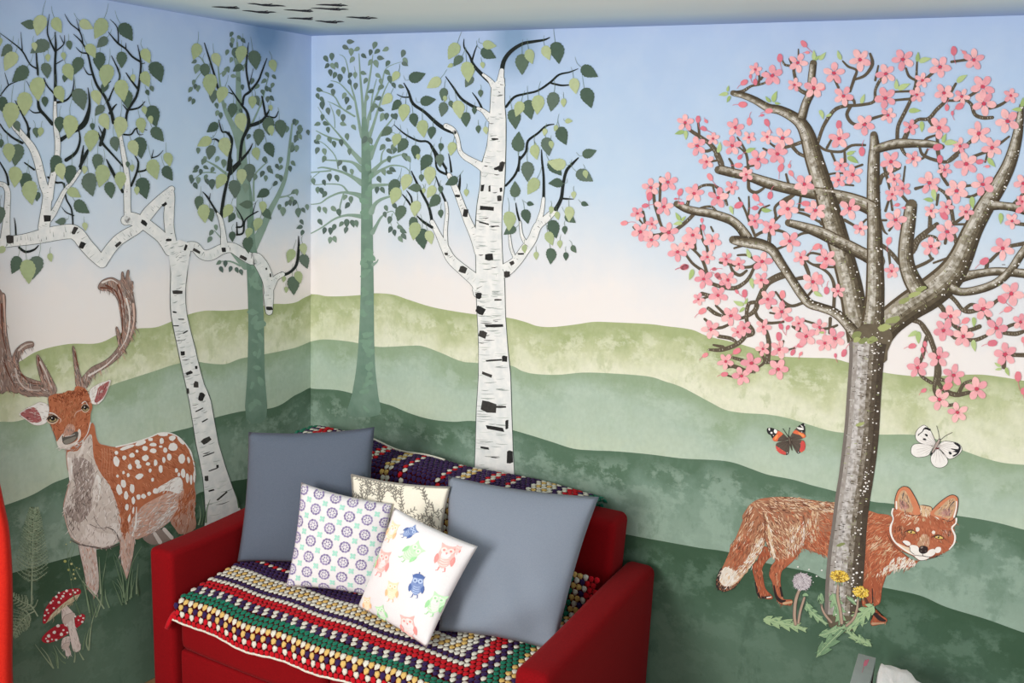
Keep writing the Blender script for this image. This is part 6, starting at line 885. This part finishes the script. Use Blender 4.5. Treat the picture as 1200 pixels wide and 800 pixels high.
P = Paint(on_right, .0028); P.stroke(DD([(342, 490, 16), (355, 410, 18), (385, 310, 16)]), GREYS[4], 0, grow=.3); P.stroke(DD([(342, 490, 14), (355, 410, 15), (385, 310, 13)]), STM, 1); P.stroke(DD([(380, 290, 16), (395, 285, 22), (410, 292, 10)]), DGL[0], 2); P.build('stem', t)
P = Paint(on_right, .0030); cx, cy = DD.p(370, 192); P.ell(cx, cy, 10.8, 9.8, 10, pc(190, 182, 186), 0, 24, .08)
for k in range(150):
    a = rnd.uniform(0, 6.283); r = 10.8*math.sqrt(rnd.random()); x, y = cx+math.cos(a)*r, cy+math.sin(a)*r*.92; b = a+rnd.uniform(-.7, .7)
    P.stroke([(x, y), (x+math.cos(b)*2.2, y+math.sin(b)*2.2)], rnd.choice([pc(222, 216, 220), pc(150, 138, 146), pc(206, 198, 204), pc(126, 114, 124)]), rnd.choice((1, 2)), .8, .3, n=1, cap=False)
P.build('seed_head', t)
t = empty('painted_dandelion', on_right(972, 771, .0026), 'painted dandelion with two yellow flowers and a bud at the foot of the blossom trunk', 'painted dandelion')
for k, (sp, wd, n) in enumerate((([(650, 500), (640, 430), (610, 340), (590, 280)], 52, 5), ([(545, 500), (480, 450), (430, 400), (398, 350)], 34, 4), ([(770, 370), (740, 340), (700, 310)], 12, 2), ([(690, 545), (760, 480), (830, 410), (890, 372)], 62, 5), ([(690, 550), (740, 590), (810, 620), (872, 660)], 32, 4), ([(680, 515), (620, 540), (550, 565), (490, 580)], 36, 3), ([(660, 540), (600, 600), (540, 660), (470, 740)], 52, 3))):
    P = Paint(on_right, .0022+.0001*k); dleaf(P, sp, wd, n); P.build('leaf', t)
for sp in ([(655, 490, 24), (645, 400, 22), (625, 300, 20), (632, 200, 14)], [(690, 510, 18), (740, 460, 18), (765, 390, 16), (772, 320, 14)], [(580, 485, 16), (535, 430, 16), (512, 380, 14), (508, 340, 12)]):
    P = Paint(on_right, .0031); P.stroke(DD(sp), GREYS[4], 0, grow=.3); P.stroke(DD([(a, b, c*.85) for a, b, c in sp]), STM, 1); P.build('stem', t)
P = Paint(on_right, .0033); P.poly(DD([(488, 345), (482, 310), (500, 278), (515, 282), (526, 315), (522, 348)]), DGL[0], 0); P.fur(DD([(488, 345), (482, 310), (500, 278), (515, 282), (526, 315), (522, 348)]), [DDK, DGL[1]], 14, 4, 90, .7, 1)
for q in ([(490, 340), (478, 320)], [(520, 340), (532, 325)], [(495, 345), (485, 352)]): P.stroke(DD(q), DGL[1], 1, 1.4, .4)
P.build('bud', t)
for (cx, cy, rx, ry, rot) in ((640, 155, 74, 46, 10), (793, 268, 60, 44, 15)):
    P = Paint(on_right, .0034); x0, y0 = DD.p(cx, cy)
    for q in ([-30, 0, 30]): P.stroke([(x0+q*.08-1, y0+ry/6.156*.7), (x0+q*.14-1, y0+ry/6.156*1.45)], DGL[1], 0, 2.2, .5)
    P.ell(x0, y0, rx/6.156*.9, ry/6.156*.9, rot, DBR, 1, 20, .15)
    for k in range(120):
        a = rnd.uniform(0, 6.283); r = math.sqrt(rnd.random()); x, y = x0+math.cos(a)*r*rx/6.156*.85, y0+math.sin(a)*r*ry/6.156*.8+math.cos(a)*r*1.2; b = math.atan2(y-y0-2, x-x0)
        P.stroke([(x, y), (x+math.cos(b)*2.0, y+math.sin(b)*1.8)], rnd.choice(DY), rnd.choice((2, 3)), 1.2, .8, n=1, cap=False)
    P.build('flower', t)
# ------------------------------------------------------------------ furniture helpers
def px_b(x, y, b):            # photo ray met with the upright sofa plane at depth b
    r = ray(x, y); t = ((SO-CAM).dot(SB)+b)/r.dot(SB); return CAM+r*t
def px_z(x, y, z):
    r = ray(x, y); return CAM+r*((z-CAM.z)/r.z)
def fabric(name, c, c2, scale=420., rough=.9, sheen=.0, bump=.25, tint=None, big=None):
    m, nt, b = base_mat(name, rough, .15); tc = N(nt, 'ShaderNodeNewGeometry').outputs['Position']
    n1 = noise(nt, tc, scale, 3, .6, (1, 1, .35)); n2 = noise(nt, tc, scale, 3, .6, (.35, .35, 1)); n3 = noise(nt, tc, 7, 4)
    f = mth(nt, 'MULTIPLY', mth(nt, 'ADD', n1, n2), .5); c_ = mixc(nt, mapr(nt, f, .38, .62), c, c2)
    if big: c_ = mixc(nt, mapr(nt, n3, .35, .7, 0, .5), c_, big)
    nt.links.new(c_, b.inputs['Base Color'])
    if sheen: b.inputs['Sheen Weight'].default_value = sheen; b.inputs['Sheen Roughness'].default_value = .45; b.inputs['Sheen Tint'].default_value = (*lin(tint or (255, 200, 200)), 1)
    bp = N(nt, 'ShaderNodeBump'); bp.inputs['Strength'].default_value = bump; bp.inputs['Distance'].default_value = .0015; nt.links.new(f, bp.inputs['Height']); nt.links.new(bp.outputs[0], b.inputs['Normal']); return m
REDF = fabric('red_upholstery', (112, 0, 6), (130, 2, 11), 500, .9, .04, .2)
WOOD = paint((60, 44, 34), .15, 30, .5, .3, name='dark_wood')
def rbox(name, lo, hi, r, m, parent, fn=None, seg=4, cuts=8, to=S):
    """rounded upholstered block in sofa coordinates; fn bends its points"""
    bm = bmesh.new(); bmesh.ops.create_cube(bm, size=1.0)
    d = [hi[i]-lo[i] for i in range(3)]; c = [(hi[i]+lo[i])/2 for i in range(3)]
    for v in bm.verts: v.co = Vector((v.co.x*d[0], v.co.y*d[1], v.co.z*d[2]))
    bmesh.ops.bevel(bm, geom=list(bm.edges), offset=r, segments=seg, profile=.5, affect='EDGES')
    if cuts:
        for ax in range(3):
            k = max(1, int(d[ax]/.07))
            for i in range(1, k):
                p = Vector((0, 0, 0)); p[ax] = -d[ax]/2+r+(d[ax]-2*r)*i/k; n = Vector((0, 0, 0)); n[ax] = 1
                bmesh.ops.bisect_plane(bm, geom=list(bm.verts)+list(bm.edges)+list(bm.faces), plane_co=p, plane_no=n)
    bm.verts.ensure_lookup_table(); vs = []
    for v in bm.verts:
        q = Vector((v.co.x+c[0], v.co.y+c[1], v.co.z+c[2]))
        if fn: q = fn(q)
        vs.append(to(*q))
    bm.verts.index_update(); fs = [tuple(v.index for v in f.verts) for f in bm.faces]; bm.free()
    o = mesh_obj(name, vs, fs, m, None, parent, smooth=True)
    bm = bmesh.new(); bm.from_mesh(o.data); bmesh.ops.recalc_face_normals(bm, faces=bm.faces); bm.to_mesh(o.data); bm.free(); return o
# ------------------------------------------------------------------ red sofa
SW, SD, AH, BH = 1.6195, .9056, .617, .795
t = empty('sofa', S(SW/2, SD/2, FZ), 'red fabric two seat sofa in the corner under the painted walls', 'sofa')
def armfn(q):
    q.z += .004*math.sin(q.y*7) if q.z > .4 else 0; return q
rbox('arm', (0, 0, .035), (.115, SD, AH), .022, REDF, t, armfn); rbox('arm', (SW-.115, 0, .035), (SW, SD, AH), .03, REDF, t, armfn)
def backfn(q): q.y += (BH-q.z)*.10; q.z += .006*math.sin(q.x*5); return q
rbox('backrest', (.118, 0.0, .2), (SW-.118, .15, BH), .03, REDF, t, backfn)
for a0, a1 in ((.118, .797), (.803, SW-.118)):
    def cush(q, a0=a0, a1=a1):
        u = (q.x-a0)/(a1-a0)*2-1; v = (q.y-.24)/(.885-.24)*2-1; k = max(0, 1-u*u)*max(0, 1-v*v)
        if q.z > .33: q.z += .016*k-.012*max(0, v)**3
        q.y += .01*max(0, 1-u*u)*(1 if q.y > .6 else 0); return q
    rbox('seat_cushion', (a0, .235, .235), (a1, .885, .43), .035, REDF, t, cush)
rbox('base', (.118, .03, .06), (SW-.118, .878, .232), .012, REDF, t)
for a in (.05, SW-.11):
    for b in (.05, SD-.11): rbox('leg', (a, b, FZ), (a+.06, b+.06, .05), .006, WOOD, t, cuts=0)
# ------------------------------------------------------------------ crocheted blanket
def yarn(c): return fabric('yarn_%02x%02x%02x' % c, c, tuple(int(v*.82) for v in c), 900, .95, .1, .5)
YW = yarn((226, 222, 208)); YR = yarn((198, 20, 34)); YN = yarn((52, 34, 82)); YG = yarn((24, 118, 92)); YY = yarn((224, 186, 110))
PT = .0215; YC = [YW, YR, YN, YG, YY]
ROWS = [1, (1, 0), (2, 4), (0, 4), 3, 3, (0, 2), (2, 0), 1, 1, 0, 2, 0, (0, 4), (4, 0), 0, 2, 2, 2, (1, 0), 2, 2, 2, (1, 0), (0, 1), 2, 2, 2, (4, 0), (4, 0), 2, 2, (1, 0), 2, 2, 2, 2, (0, 1), (1, 0), 2, 2, 2, 2, 2]
PROF = [(.908, .372), (.906, .405), (.893, .437), (.86, .450), (.70, .464), (.5, .468), (.32, .462), (.262, .475), (.245, .56), (.222, .70), (.205, .79), (.17, .822), (.09, .83), (.01, .826), (-.022, .80), (-.03, .75)]
_pc = cr(PROF, 8); _pl = [0.0]
for i in range(1, len(_pc)): _pl.append(_pl[-1]+math.hypot(_pc[i][0]-_pc[i-1][0], _pc[i][1]-_pc[i-1][1]))
def prof(v):
    v = max(0, min(_pl[-1]-1e-6, v)); lo = 0
    for i in range(1, len(_pl)):
        if _pl[i] >= v: lo = i-1; break
    f = (v-_pl[lo])/(_pl[lo+1]-_pl[lo]+1e-9); a, b = _pc[lo], _pc[lo+1]; return a[0]+(b[0]-a[0])*f, a[1]+(b[1]-a[1])*f
def bump_top(a):
    return .040*math.exp(-((a-.17)/.25)**4)+.014*math.exp(-((a-.62)/.12)**2)+.016*math.exp(-((a-1.1)/.25)**2)-.004
def blanket_pt(u, v):
    b, z = prof(v); hi = max(0, min(1, (z-.6)/.2)); z += hi*bump_top(u)
    if b > .84: z += -.012*math.sin((u-.15)*4.6)*(b-.84)/.06; b += .006*math.sin(u*17)
    if z < .6: z += .003*math.sin(u*23+v*9)
    return S(u, b, z)
UL, UR_ = .128, 1.487; VMAX = _pl[-1]
def row_at(u, v):
    r = v/PT; r = min(r, (1.478-u)/PT)
    if v > .66: r = min(r, (u-(-.02 if v < .9 else -.02))/PT+3)
    return int(max(0, r))
bv, bf, bmi = [], [], []
SPH = []
for i, (zz, rr) in enumerate(((-.9, .35), (-.35, .9), (.35, .95), (.85, .5))):
    for k in range(6): a = 2*math.pi*(k+.5*(i % 2))/6; SPH.append((rr*math.cos(a), rr*math.sin(a), zz))
SPF = [(i*6+k, i*6+(k+1) % 6, (i+1)*6+(k+1) % 6, (i+1)*6+k) for i in range(3) for k in range(6)]+[tuple(range(18, 24)), tuple(reversed(range(6)))]
nv = int(VMAX/PT); nu = int((UR_-UL)/PT)
for j in range(nv):
    for i in range(nu):
        v = (j+.5)*PT; u = UL+(i+.5+(.5 if j % 2 else 0))*PT
        b_, z_ = prof(v)
        if z_ > .62: u = .01+(u-UL)*(UR_-.095-.01)/(UR_-UL)
        elif z_ > .5: pass
        r = row_at(u, v); c = ROWS[min(r, len(ROWS)-1)]
        side = (1.478-u)/PT < v/PT
        if isinstance(c, tuple): c = c[(j if side else i) % 2]
        p = blanket_pt(u, v); pu = (blanket_pt(u+.004, v)-blanket_pt(u-.004, v)); pv = (blanket_pt(u, min(VMAX-1e-4, v+.004))-blanket_pt(u, max(0, v-.004)))
        n = pu.cross(pv); n.normalize(); pu.normalize(); pv.normalize()
        if n.dot(CAM-p) < 0 and z_ < .8: n = -n
        tw = rnd.uniform(-.35, .35); ax = pu*math.cos(tw)+pv*math.sin(tw); ay = pv*math.cos(tw)-pu*math.sin(tw); o = len(bv); k1 = PT*rnd.uniform(.62, .70); k2 = PT*rnd.uniform(.58, .66); k3 = .0033*rnd.uniform(.8, 1.2)
        for (x, y, z) in SPH: bv.append(p+ax*(x*k1)*(.78+.42*y)+ay*(y*k2)+n*(z*k3+.004))
        for f in SPF: bf.append(tuple(o+q for q in f)); bmi.append(c)
blanket = mesh_obj('crochet_blanket', bv, bf, YC, bmi, None, smooth=True, origin=S(.8, .55, .46))
tag(blanket, 'striped crocheted blanket spread over the seat and back of the red sofa', 'blanket')
def tube(name, pts, r, m, parent, k=6):
    v, f = [], []
    for i, p in enumerate(pts):
        a = pts[max(0, i-1)]; b = pts[min(len(pts)-1, i+1)]; t_ = (b-a).normalized(); x = t_.cross(Vector((0, 0, 1))); x = x.normalized() if x.length > 1e-4 else Vector((1, 0, 0)); y = t_.cross(x)
        for j in range(k): q = 2*math.pi*j/k; v.append(p+x*(r*math.cos(q))+y*(r*math.sin(q)))
        if i:
            o = (i-1)*k
            for j in range(k): f.append((o+j, o+(j+1) % k, o+k+(j+1) % k, o+k+j))
    f += [tuple(range(k)), tuple(range((len(pts)-1)*k, len(pts)*k))]
    return mesh_obj(name, v, f, m, None, parent, smooth=True)
tube('edging', [blanket_pt(UL+(UR_-UL)*i/80, 0.0)+SB*.004+Vector((0, 0, .001*math.sin(i*1.7))) for i in range(81)], .0045, YW, blanket)
tube('edging', [blanket_pt(.34+.36*i/30, VMAX-.10)+Vector((0, 0, .008)) for i in range(31)], .004, YW, blanket)
tube('corner_tail', [S(.135, .905, .40), S(.125, .915, .385), S(.118, .925, .36), S(.112, .93, .34)], .009, YR, blanket)
# ------------------------------------------------------------------ pillows
class Pillow:
    def __init__(s, corners, T, sag=.03, px=None, folds=0, seed=1, flop=None):
        s.c = corners; s.T = T; s.sag = sag; s.px = px; s.folds = folds; s.ph = seed*1.7
        TL, TR_, BR_, BL_ = corners; s.n = ((TR_-TL)+(BR_-BL_)).cross((BL_-TL)+(BR_-TR_)).normalized()
        if s.n.dot(CAM-TL) < 0: s.n = -s.n
    def flat(s, u, v):
        TL, TR_, BR_, BL_ = s.c; su = 4*u*(1-u); sv = 4*v*(1-v); uu = u+(.5-u)*2*s.sag*sv*(abs(2*u-1)**3); vv = v+(.5-v)*2*s.sag*su*(abs(2*v-1)**3)
        return TL*((1-uu)*(1-vv))+TR_*(uu*(1-vv))+BR_*(uu*vv)+BL_*((1-uu)*vv)
    def h(s, u, v):
        a = max(0, 1-abs(2*u-1)**2.4); b = max(0, 1-abs(2*v-1)**2.4); h = s.T*(a*b)**.5
        e = (a*b)**.3
        if s.folds: h += e*s.folds*(math.sin(9*u+14*v+s.ph)*v*v+.6*math.sin(17*u-11*v+s.ph*2)*v*v+.4*math.sin(5*u+3*v+s.ph))
        return h
    def pt(s, u, v, d=0.0): return s.flat(u, v)+s.n*(s.h(u, v)+d)
    def uv(s, x, y):          # photo pixel -> (u, v), by the pillow's pixel corners
        (x0, y0), (x1, y1), (x2, y2), (x3, y3) = s.px; u = v = .5
        for _ in range(12):
            fx = x0*(1-u)*(1-v)+x1*u*(1-v)+x2*u*v+x3*(1-u)*v-x; fy = y0*(1-u)*(1-v)+y1*u*(1-v)+y2*u*v+y3*(1-u)*v-y
            a = (x1-x0)*(1-v)+(x2-x3)*v; b = (x3-x0)*(1-u)+(x2-x1)*u; c = (y1-y0)*(1-v)+(y2-y3)*v; d = (y3-y0)*(1-u)+(y2-y1)*u; D_ = a*d-b*c or 1e-6
            u -= (d*fx-b*fy)/D_; v -= (-c*fx+a*fy)/D_
        return u, v
    def surf_px(s, x, y, d): u, v = s.uv(x, y); return s.pt(min(.995, max(.005, u)), min(.995, max(.005, v)), d)
    def surf_uv(s, x, y, d): return s.pt(min(.995, max(.005, x/100)), min(.995, max(.005, y/100)), d)
    def build(s, name, m, label, group=None, print_=None, n=30):
        v, f, mi, mats = [], [], [], [m]; idx = {}
        def vid(i, j, k):
            key = (i, j, 0 if i in (0, n) or j in (0, n) else k)
            if key not in idx:
                u, w = i/n, j/n; p = s.flat(u, w)
                if key[2] == 1: p = p+s.n*s.h(u, w)
                elif key[2] == 2: p = p-s.n*(s.h(u, w)*.9)
                elif k and False: pass
                idx[key] = len(v); v.append(p)
            return idx[key]
        for k in (1, 2):
            for i in range(n):
                for j in range(n):
                    q = [vid(i, j, k), vid(i+1, j, k), vid(i+1, j+1, k), vid(i, j+1, k)]
                    if k == 1: q.reverse()
                    f.append(tuple(q)); mi.append(0)
        if print_:
            o = len(v); v += print_.v; mats += print_.m
            for a, b in zip(print_.f, print_.mi): f.append(tuple(o+q for q in a)); mi.append(b+1)
        ctr = (s.c[2]+s.c[3])/2
        ob = mesh_obj(name, v, f, mats, mi, None, smooth=True, origin=ctr); tag(ob, label, 'pillow', group); return ob
NAVY = fabric('slate_blue_cloth', (84, 93, 108), (94, 102, 116), 600, .9, .05, .3); GRYC = fabric('blue_grey_cloth', (122, 131, 146), (132, 140, 152), 600, .9, .05, .3)
WHC = fabric('white_cotton', (220, 216, 218), (228, 225, 226), 700, .85, .05, .15); CRC = fabric('cream_cotton', (226, 220, 204), (234, 229, 214), 700, .85, .05, .15)
def corners(q): return [px_b(x, y, b) for (x, y), b in q]
q = [((291, 506), .54), ((439, 500), .33), ((436, 668), .38), ((278, 658), .60)]
Pillow(corners(q), .06, .025, seed=1, folds=.004).build('cushion', NAVY, 'large dark slate blue cushion against the left arm of the sofa', 'plain blue grey cushions')
q = [((525, 557), .38), ((702, 582), .28), ((650, 763), .535), ((514, 739), .63)]
Pillow(corners(q), .065, .025, seed=2, folds=.014).build('cushion', GRYC, 'large plain blue grey cushion leaning in the right corner of the sofa', 'plain blue grey cushions')
# cream cushion with twigs
q = [((412, 556), .45), ((527, 571), .42), ((520, 655), .455), ((406, 648), .46)]
pl = Pillow(corners(q), .021, .04, seed=3); P = Paint(pl.surf_uv, .0008); TWC = paint((128, 124, 116), .05, 60)
def twig(x, y, a, L, dep):
    pts = [(x, y)]; aa = a
    for k in range(4): aa += rnd.uniform(-.3, .3); x += math.cos(aa)*L/4; y += math.sin(aa)*L/4; pts.append((x, y))
    pts = [p for p in pts if 2 < p[0] < 98 and 2 < p[1] < 98]
    if len(pts) < 3: return
    P.stroke(pts, TWC, 0, .9, .6, n=2, cap=False)
    for k in range(1, len(pts)):
        for sg in (-1, 1):
            b = aa+sg*rnd.uniform(.6, 1.1); P.stroke([pts[k], (pts[k][0]+math.cos(b)*3.2, pts[k][1]+math.sin(b)*4.5)], TWC, 1, 1.0, .8, n=1, cap=False)
    if dep > 0: twig(x, y, aa+rnd.uniform(.4, .9), L*.8, dep-1); twig(x, y, aa-rnd.uniform(.4, .9), L*.8, dep-1)
for k in range(34): twig(rnd.uniform(5, 95), rnd.uniform(8, 95), -1.57+rnd.uniform(-.8, .8), 19, 1)
cu = pl.build('cushion', CRC, 'cream cushion with grey twig print and grey piping, behind the two white ones', 'patterned cushions', P)
tube('piping', [pl.flat(t_, 0.0) for t_ in [i/24 for i in range(25)]]+[pl.flat(1, i/18) for i in range(1, 19)]+[pl.flat(1-i/24, 1) for i in range(1, 25)]+[pl.flat(0, 1-i/18) for i in range(1, 19)], .004, paint((136, 132, 126), .05, 60), cu)
# white cushion with purple rosettes
q = [((353, 565), .57), ((460, 590), .47), ((447, 701), .555), ((335, 687), .665)]; ppx = [p for p, b in q]
pl = Pillow(corners(q), .042, .03, px=ppx, seed=4); P = Paint(pl.surf_uv, .0008); PUR = [paint(c, .06, 60) for c in ((142, 130, 168), (128, 116, 154), (154, 142, 178))]; TEA = paint((164, 214, 198), .06, 60)
for r in range(7):
    for c in range(6):
        x, y = 4+c*18.6, 5+r*15.4
        for k in range(10):
            a = 2*math.pi*k/10; P.ell(x+math.cos(a)*5.0, y+math.sin(a)*4.7, 1.7, 1.15, math.degrees(a)+90, rnd.choice(PUR), 0, 7) if 1 < x+math.cos(a)*5 < 99 and 1 < y+math.sin(a)*4.7 < 99 else None
        for k in range(6):
            a = 2*math.pi*k/6; P.ell(x+math.cos(a)*2.3, y+math.sin(a)*2.2, 1.0, .8, math.degrees(a), rnd.choice(PUR), 0, 6) if 1 < x < 99 and 1 < y < 99 else None
        x2, y2 = x+9.1, y+7.8
        for k in range(4):
            a = math.pi/4+math.pi/2*k; xx, yy = x2+math.cos(a)*1.9, y2+math.sin(a)*1.9
            if 1 < xx < 99 and 1 < yy < 99: P.ell(xx, yy, 1.7, 1.3, math.degrees(a), TEA, 0, 7)
pl.build('cushion', WHC, 'white cushion printed with purple rosettes and small mint clovers', 'patterned cushions', P)
# white cushion with owls
q = [((462, 594), .625), ((560, 640), .60), ((500, 759), .755), ((419, 711), .675)]; ppx = [p for p, b in q]
pl = Pillow(corners(q), .042, .022, px=ppx, seed=5, folds=.002); P = Paint(pl.surf_px, .0008)
def owl(cx, cy, s, a, cols, hat=False):
    a = math.radians(a); ca, sa = math.cos(a), math.sin(a); T = lambda p: [(cx+(x*ca-y*sa)*s, cy+(x*sa+y*ca)*s)+tuple(w*s for w in r) for x, y, *r in p]
    b, l, dk = cols
    P.poly(T([(-.5, -.6), (-.62, -1.0), (-.25, -.85), (.25, -.85), (.62, -1.0), (.5, -.6), (.6, 0), (.48, .55), (.1, .95), (-.1, .95), (-.48, .55), (-.6, 0)]), b, 0, 2)
    P.poly(T([(-.62, -.1), (-.75, .3), (-.6, .75), (-.4, .3)]), dk, 1, 2); P.poly(T([(.62, -.1), (.75, .3), (.6, .75), (.4, .3)]), dk, 1, 2)
    for x in (-.25, .25): P.ell(*T([(x, -.45)])[0], .24*s, .24*s, 0, l, 2, 10); P.ell(*T([(x, -.45)])[0], .1*s, .1*s, 0, dk, 3, 8)
    P.poly(T([(-.08, -.3), (.08, -.3), (0, -.1)]), dk, 3, 0)
    for yy in (.1, .3, .5, .7): P.stroke(T([(-.3, yy), (0, yy+.1), (.3, yy)]), l, 2, .09*s, .05*s, n=2, cap=False)
    for x in (-.2, .2): P.stroke(T([(x, .9), (x*1.3, 1.2), (x*1.3-.15, 1.25)]), dk, 1, .1*s, .06*s, n=1, cap=False)
    if hat: P.poly(T([(-.55, -.75), (-.4, -1.05), (0, -1.15), (.4, -1.05), (.55, -.75)]), dk, 4, 2); P.stroke(T([(0, -1.1), (0, -1.3)]), dk, 4, .1*s, n=1)
def oc(a, b, c): return (paint(a, .06, 60), paint(b, .06, 60), paint(c, .06, 60))
OR_ = oc((240, 182, 176), (246, 214, 210), (228, 146, 142)); OG = oc((190, 230, 186), (218, 240, 214), (156, 210, 156)); OB = oc((122, 142, 188), (176, 192, 220), (84, 106, 160)); OY = oc((246, 216, 182), (250, 232, 212), (234, 186, 144))
for (x, y, s_, a, c, hh) in ((455, 657, 14, 15, OR_, 0), (492, 646, 13, 55, OG, 0), (529, 651, 15, 15, OR_, 0), (469, 691, 11, 10, OY, 0), (498, 685, 12, 12, OB, 1), (517, 707, 13, 30, OG, 0), (484, 734, 14, 5, OR_, 0), (453, 719, 10, -10, OG, 0), (434, 707, 9, 5, OY, 0), (464, 621, 11, 25, OY, 0), (487, 622, 9, 60, OB, 0), (440, 655, 9, 20, OG, 0), (541, 643, 5, 20, OR_, 0)): owl(x, y, s_, a, c, hh)
pl.build('cushion', WHC, 'white cushion printed with small coloured owls, in front of the rest', 'patterned cushions', P)
# ------------------------------------------------------------------ red curtain by the left wall
CUR = fabric('red_curtain_cloth', (206, 42, 26), (192, 30, 22), 300, .8, .1, .2)
def on_x(x, y, X): r = ray(x, y); return CAM+r*((X-CAM.x)/r.x)
edge = [(2.46, -1.62), (2.2, -1.61), (1.8, -1.60), (1.45, -1.59), (1.2, -1.575)]
for (px_, py_) in ((-6, 540), (0, 566), (6, 595), (11, 621), (14.6, 670), (15.2, 730), (15.5, 800)):
    p = on_x(px_, py_, .10); edge.append((p.z, p.y))
edge.append((FZ+.01, edge[-1][1]+.01)); edge = cr(edge, 4); cv, cf = [], []; nc = 40
for i, (z, y) in enumerate(edge):
    sp = .62 if z > 1.5 else .46+.16*abs(z-1.05)/.5 if z > .55 else .62
    for j in range(nc+1):
        u = j/nc; ph = u*26; am = .028*(.6+.4*math.sin(u*7+1)); cv.append((.10+am*math.sin(ph)*(.5 if abs(z-1.1) < .1 else 1), y-u*min(.62, sp), z))
for i in range(len(edge)-1):
    for j in range(nc): o = i*(nc+1)+j; cf.append((o, o+1, o+nc+2, o+nc+1))
cur = mesh_obj('curtain', cv, cf, CUR, None, None, smooth=True, origin=(.1, -1.8, 0)); tag(cur, 'red curtain hanging at the far left edge beside the painted ferns', 'curtain')
md = cur.modifiers.new('thickness', 'SOLIDIFY'); md.thickness = .004
# ------------------------------------------------------------------ grey box and white cloth on a side table, bottom right
zt = .60; A0, B0, C0, D0 = px_z(1006, 765, zt), px_z(1027, 769, zt), px_z(1020, 800, zt), px_z(996, 800, zt)
ex = (D0-A0).normalized(); ey = (B0-A0); ey = ey-ex*ey.dot(ex); wd = ey.length; ey.normalize(); LB = .27
def tb(x, y, z): return A0+ex*x+ey*y+Vector((0, 0, z-zt))
TZ = .44
t = empty('side_table', tb(.25, .2, FZ), 'low wooden side table under the grey box at the bottom right', 'table')
rbox('table_top', (-.05, -.08, TZ-.025), (.45, .42, TZ), .006, WOOD, t, cuts=0, to=tb)
for x in (-.03, .39):
    for y in (-.06, .36): rbox('leg', (x, y, FZ), (x+.04, y+.04, TZ-.026), .005, WOOD, t, cuts=0, to=tb)
GBX = paint((150, 158, 156), .05, 30, .6, .2, name='grey_card')
t = empty('card_box', tb(LB/2, wd/2, TZ), 'narrow grey card box with a pink tulip mark on top, at the bottom right', 'box')
rbox('box_body', (0, 0, TZ+.001), (LB, wd, zt-.02), .002, paint((112, 40, 52), .08, 30, .6, .2), t, cuts=0, to=lambda x, y, z: tb(x+.001, y*.98+.0005, z))
rbox('lid', (0, 0, zt-.045), (LB, wd, zt), .002, GBX, t, cuts=0, to=tb)
P = Paint(lambda x, y, d: px_z(x, y, zt+.0003+d), .0002); MK = paint((196, 110, 130), .08, 60)
MF = Fr(980, 750, 10)
P.poly(MF([(330, 245), (345, 225), (358, 235), (370, 222), (385, 228), (372, 260), (355, 295), (325, 303), (318, 285)]), MK, 0); P.stroke(MF([(325, 300), (312, 345), (302, 380)]), MK, 1, .7, .4); P.build('tulip_mark', t)
WCL = fabric('white_cloth', (238, 235, 235), (245, 243, 243), 500, .9, .05, .3)
out = [(1028.5, 776), (1035, 777.5), (1043, 779.5), (1050, 781.5), (1056, 782.5), (1063, 785), (1069, 790), (1075, 796), (1083, 802), (1094, 815), (1100, 840), (1096, 880), (1060, 905), (1030, 900), (1010, 880), (1015, 850), (1019, 825), (1023, 800), (1024.5, 787), (1027, 781)]
out = [px_z(x+(3.5 if x < 1030 else 0), y, .59) for x, y in out]; ctr = sum(out, Vector())/len(out); v, f = [], []; RG = [(1.02, .0), (1.03, .45), (1.01, .85), (.985, .97), (.93, 1.02), (.7, 1.04), (.4, 1.05), (.0, 1.06)]; m_ = len(out)
for k, (s_, h_) in enumerate(RG):
    for i, p in enumerate(out):
        g = math.sin(i*1.9+k)*.0025+math.sin(i*4.1+k*2)*.0015; d = (p-ctr)*s_; v.append(Vector((ctr.x+d.x, ctr.y+d.y, TZ+.002+(.59-TZ)*h_+(g if h_ > .9 else 0)))+(d.normalized()*g*(1 if .1 < h_ < .9 else 0) if s_ else Vector()))
for k in range(len(RG)-1):
    for i in range(m_): f.append((k*m_+i, k*m_+(i+1) % m_, (k+1)*m_+(i+1) % m_, (k+1)*m_+i))
f.append(tuple(reversed(range(m_))))
tag(mesh_obj('folded_cloth', v, f, WCL, None, None, smooth=True, origin=(ctr.x, ctr.y, TZ)), 'crumpled white cloth beside the grey box at the bottom right', 'cloth')
# ------------------------------------------------------------------ camera and light
cd = bpy.data.cameras.new('camera'); co = bpy.data.objects.new('camera', cd); COL.objects.link(co)
cd.sensor_fit = 'HORIZONTAL'; cd.sensor_width = 36.0; cd.lens = F*36.0/1200.0; cd.clip_start = .02
co.matrix_world = Matrix(((R2.x, U2.x, -_f.x, CAM.x), (R2.y, U2.y, -_f.y, CAM.y), (R2.z, U2.z, -_f.z, CAM.z), (0, 0, 0, 1)))
scn.camera = co
w = bpy.data.worlds.new('daylight'); scn.world = w; w.use_nodes = True
bg = w.node_tree.nodes['Background']; bg.inputs[0].default_value = (.96, .98, 1.0, 1); bg.inputs[1].default_value = 1.2
def area(name, loc, at, sx, sy, power, col):
    l = bpy.data.lights.new(name, 'AREA'); l.shape = 'RECTANGLE'; l.size = sx; l.size_y = sy; l.energy = power; l.color = col
    o = bpy.data.objects.new(name, l); COL.objects.link(o); o.location = loc
    o.rotation_euler = (Vector(at)-Vector(loc)).to_track_quat('-Z', 'Y').to_euler(); return o
area('window_daylight', (.95, -4.1, 1.8), (1.4, -.2, .9), 1.1, 1.2, 112, (1, .97, .92))
scn.view_settings.view_transform = 'Standard'; scn.view_settings.look = 'None'; scn.view_settings.exposure = -0.13; scn.view_settings.gamma = 1.0
scn.view_settings.use_curve_mapping = False
scn.cycles.use_denoising = True
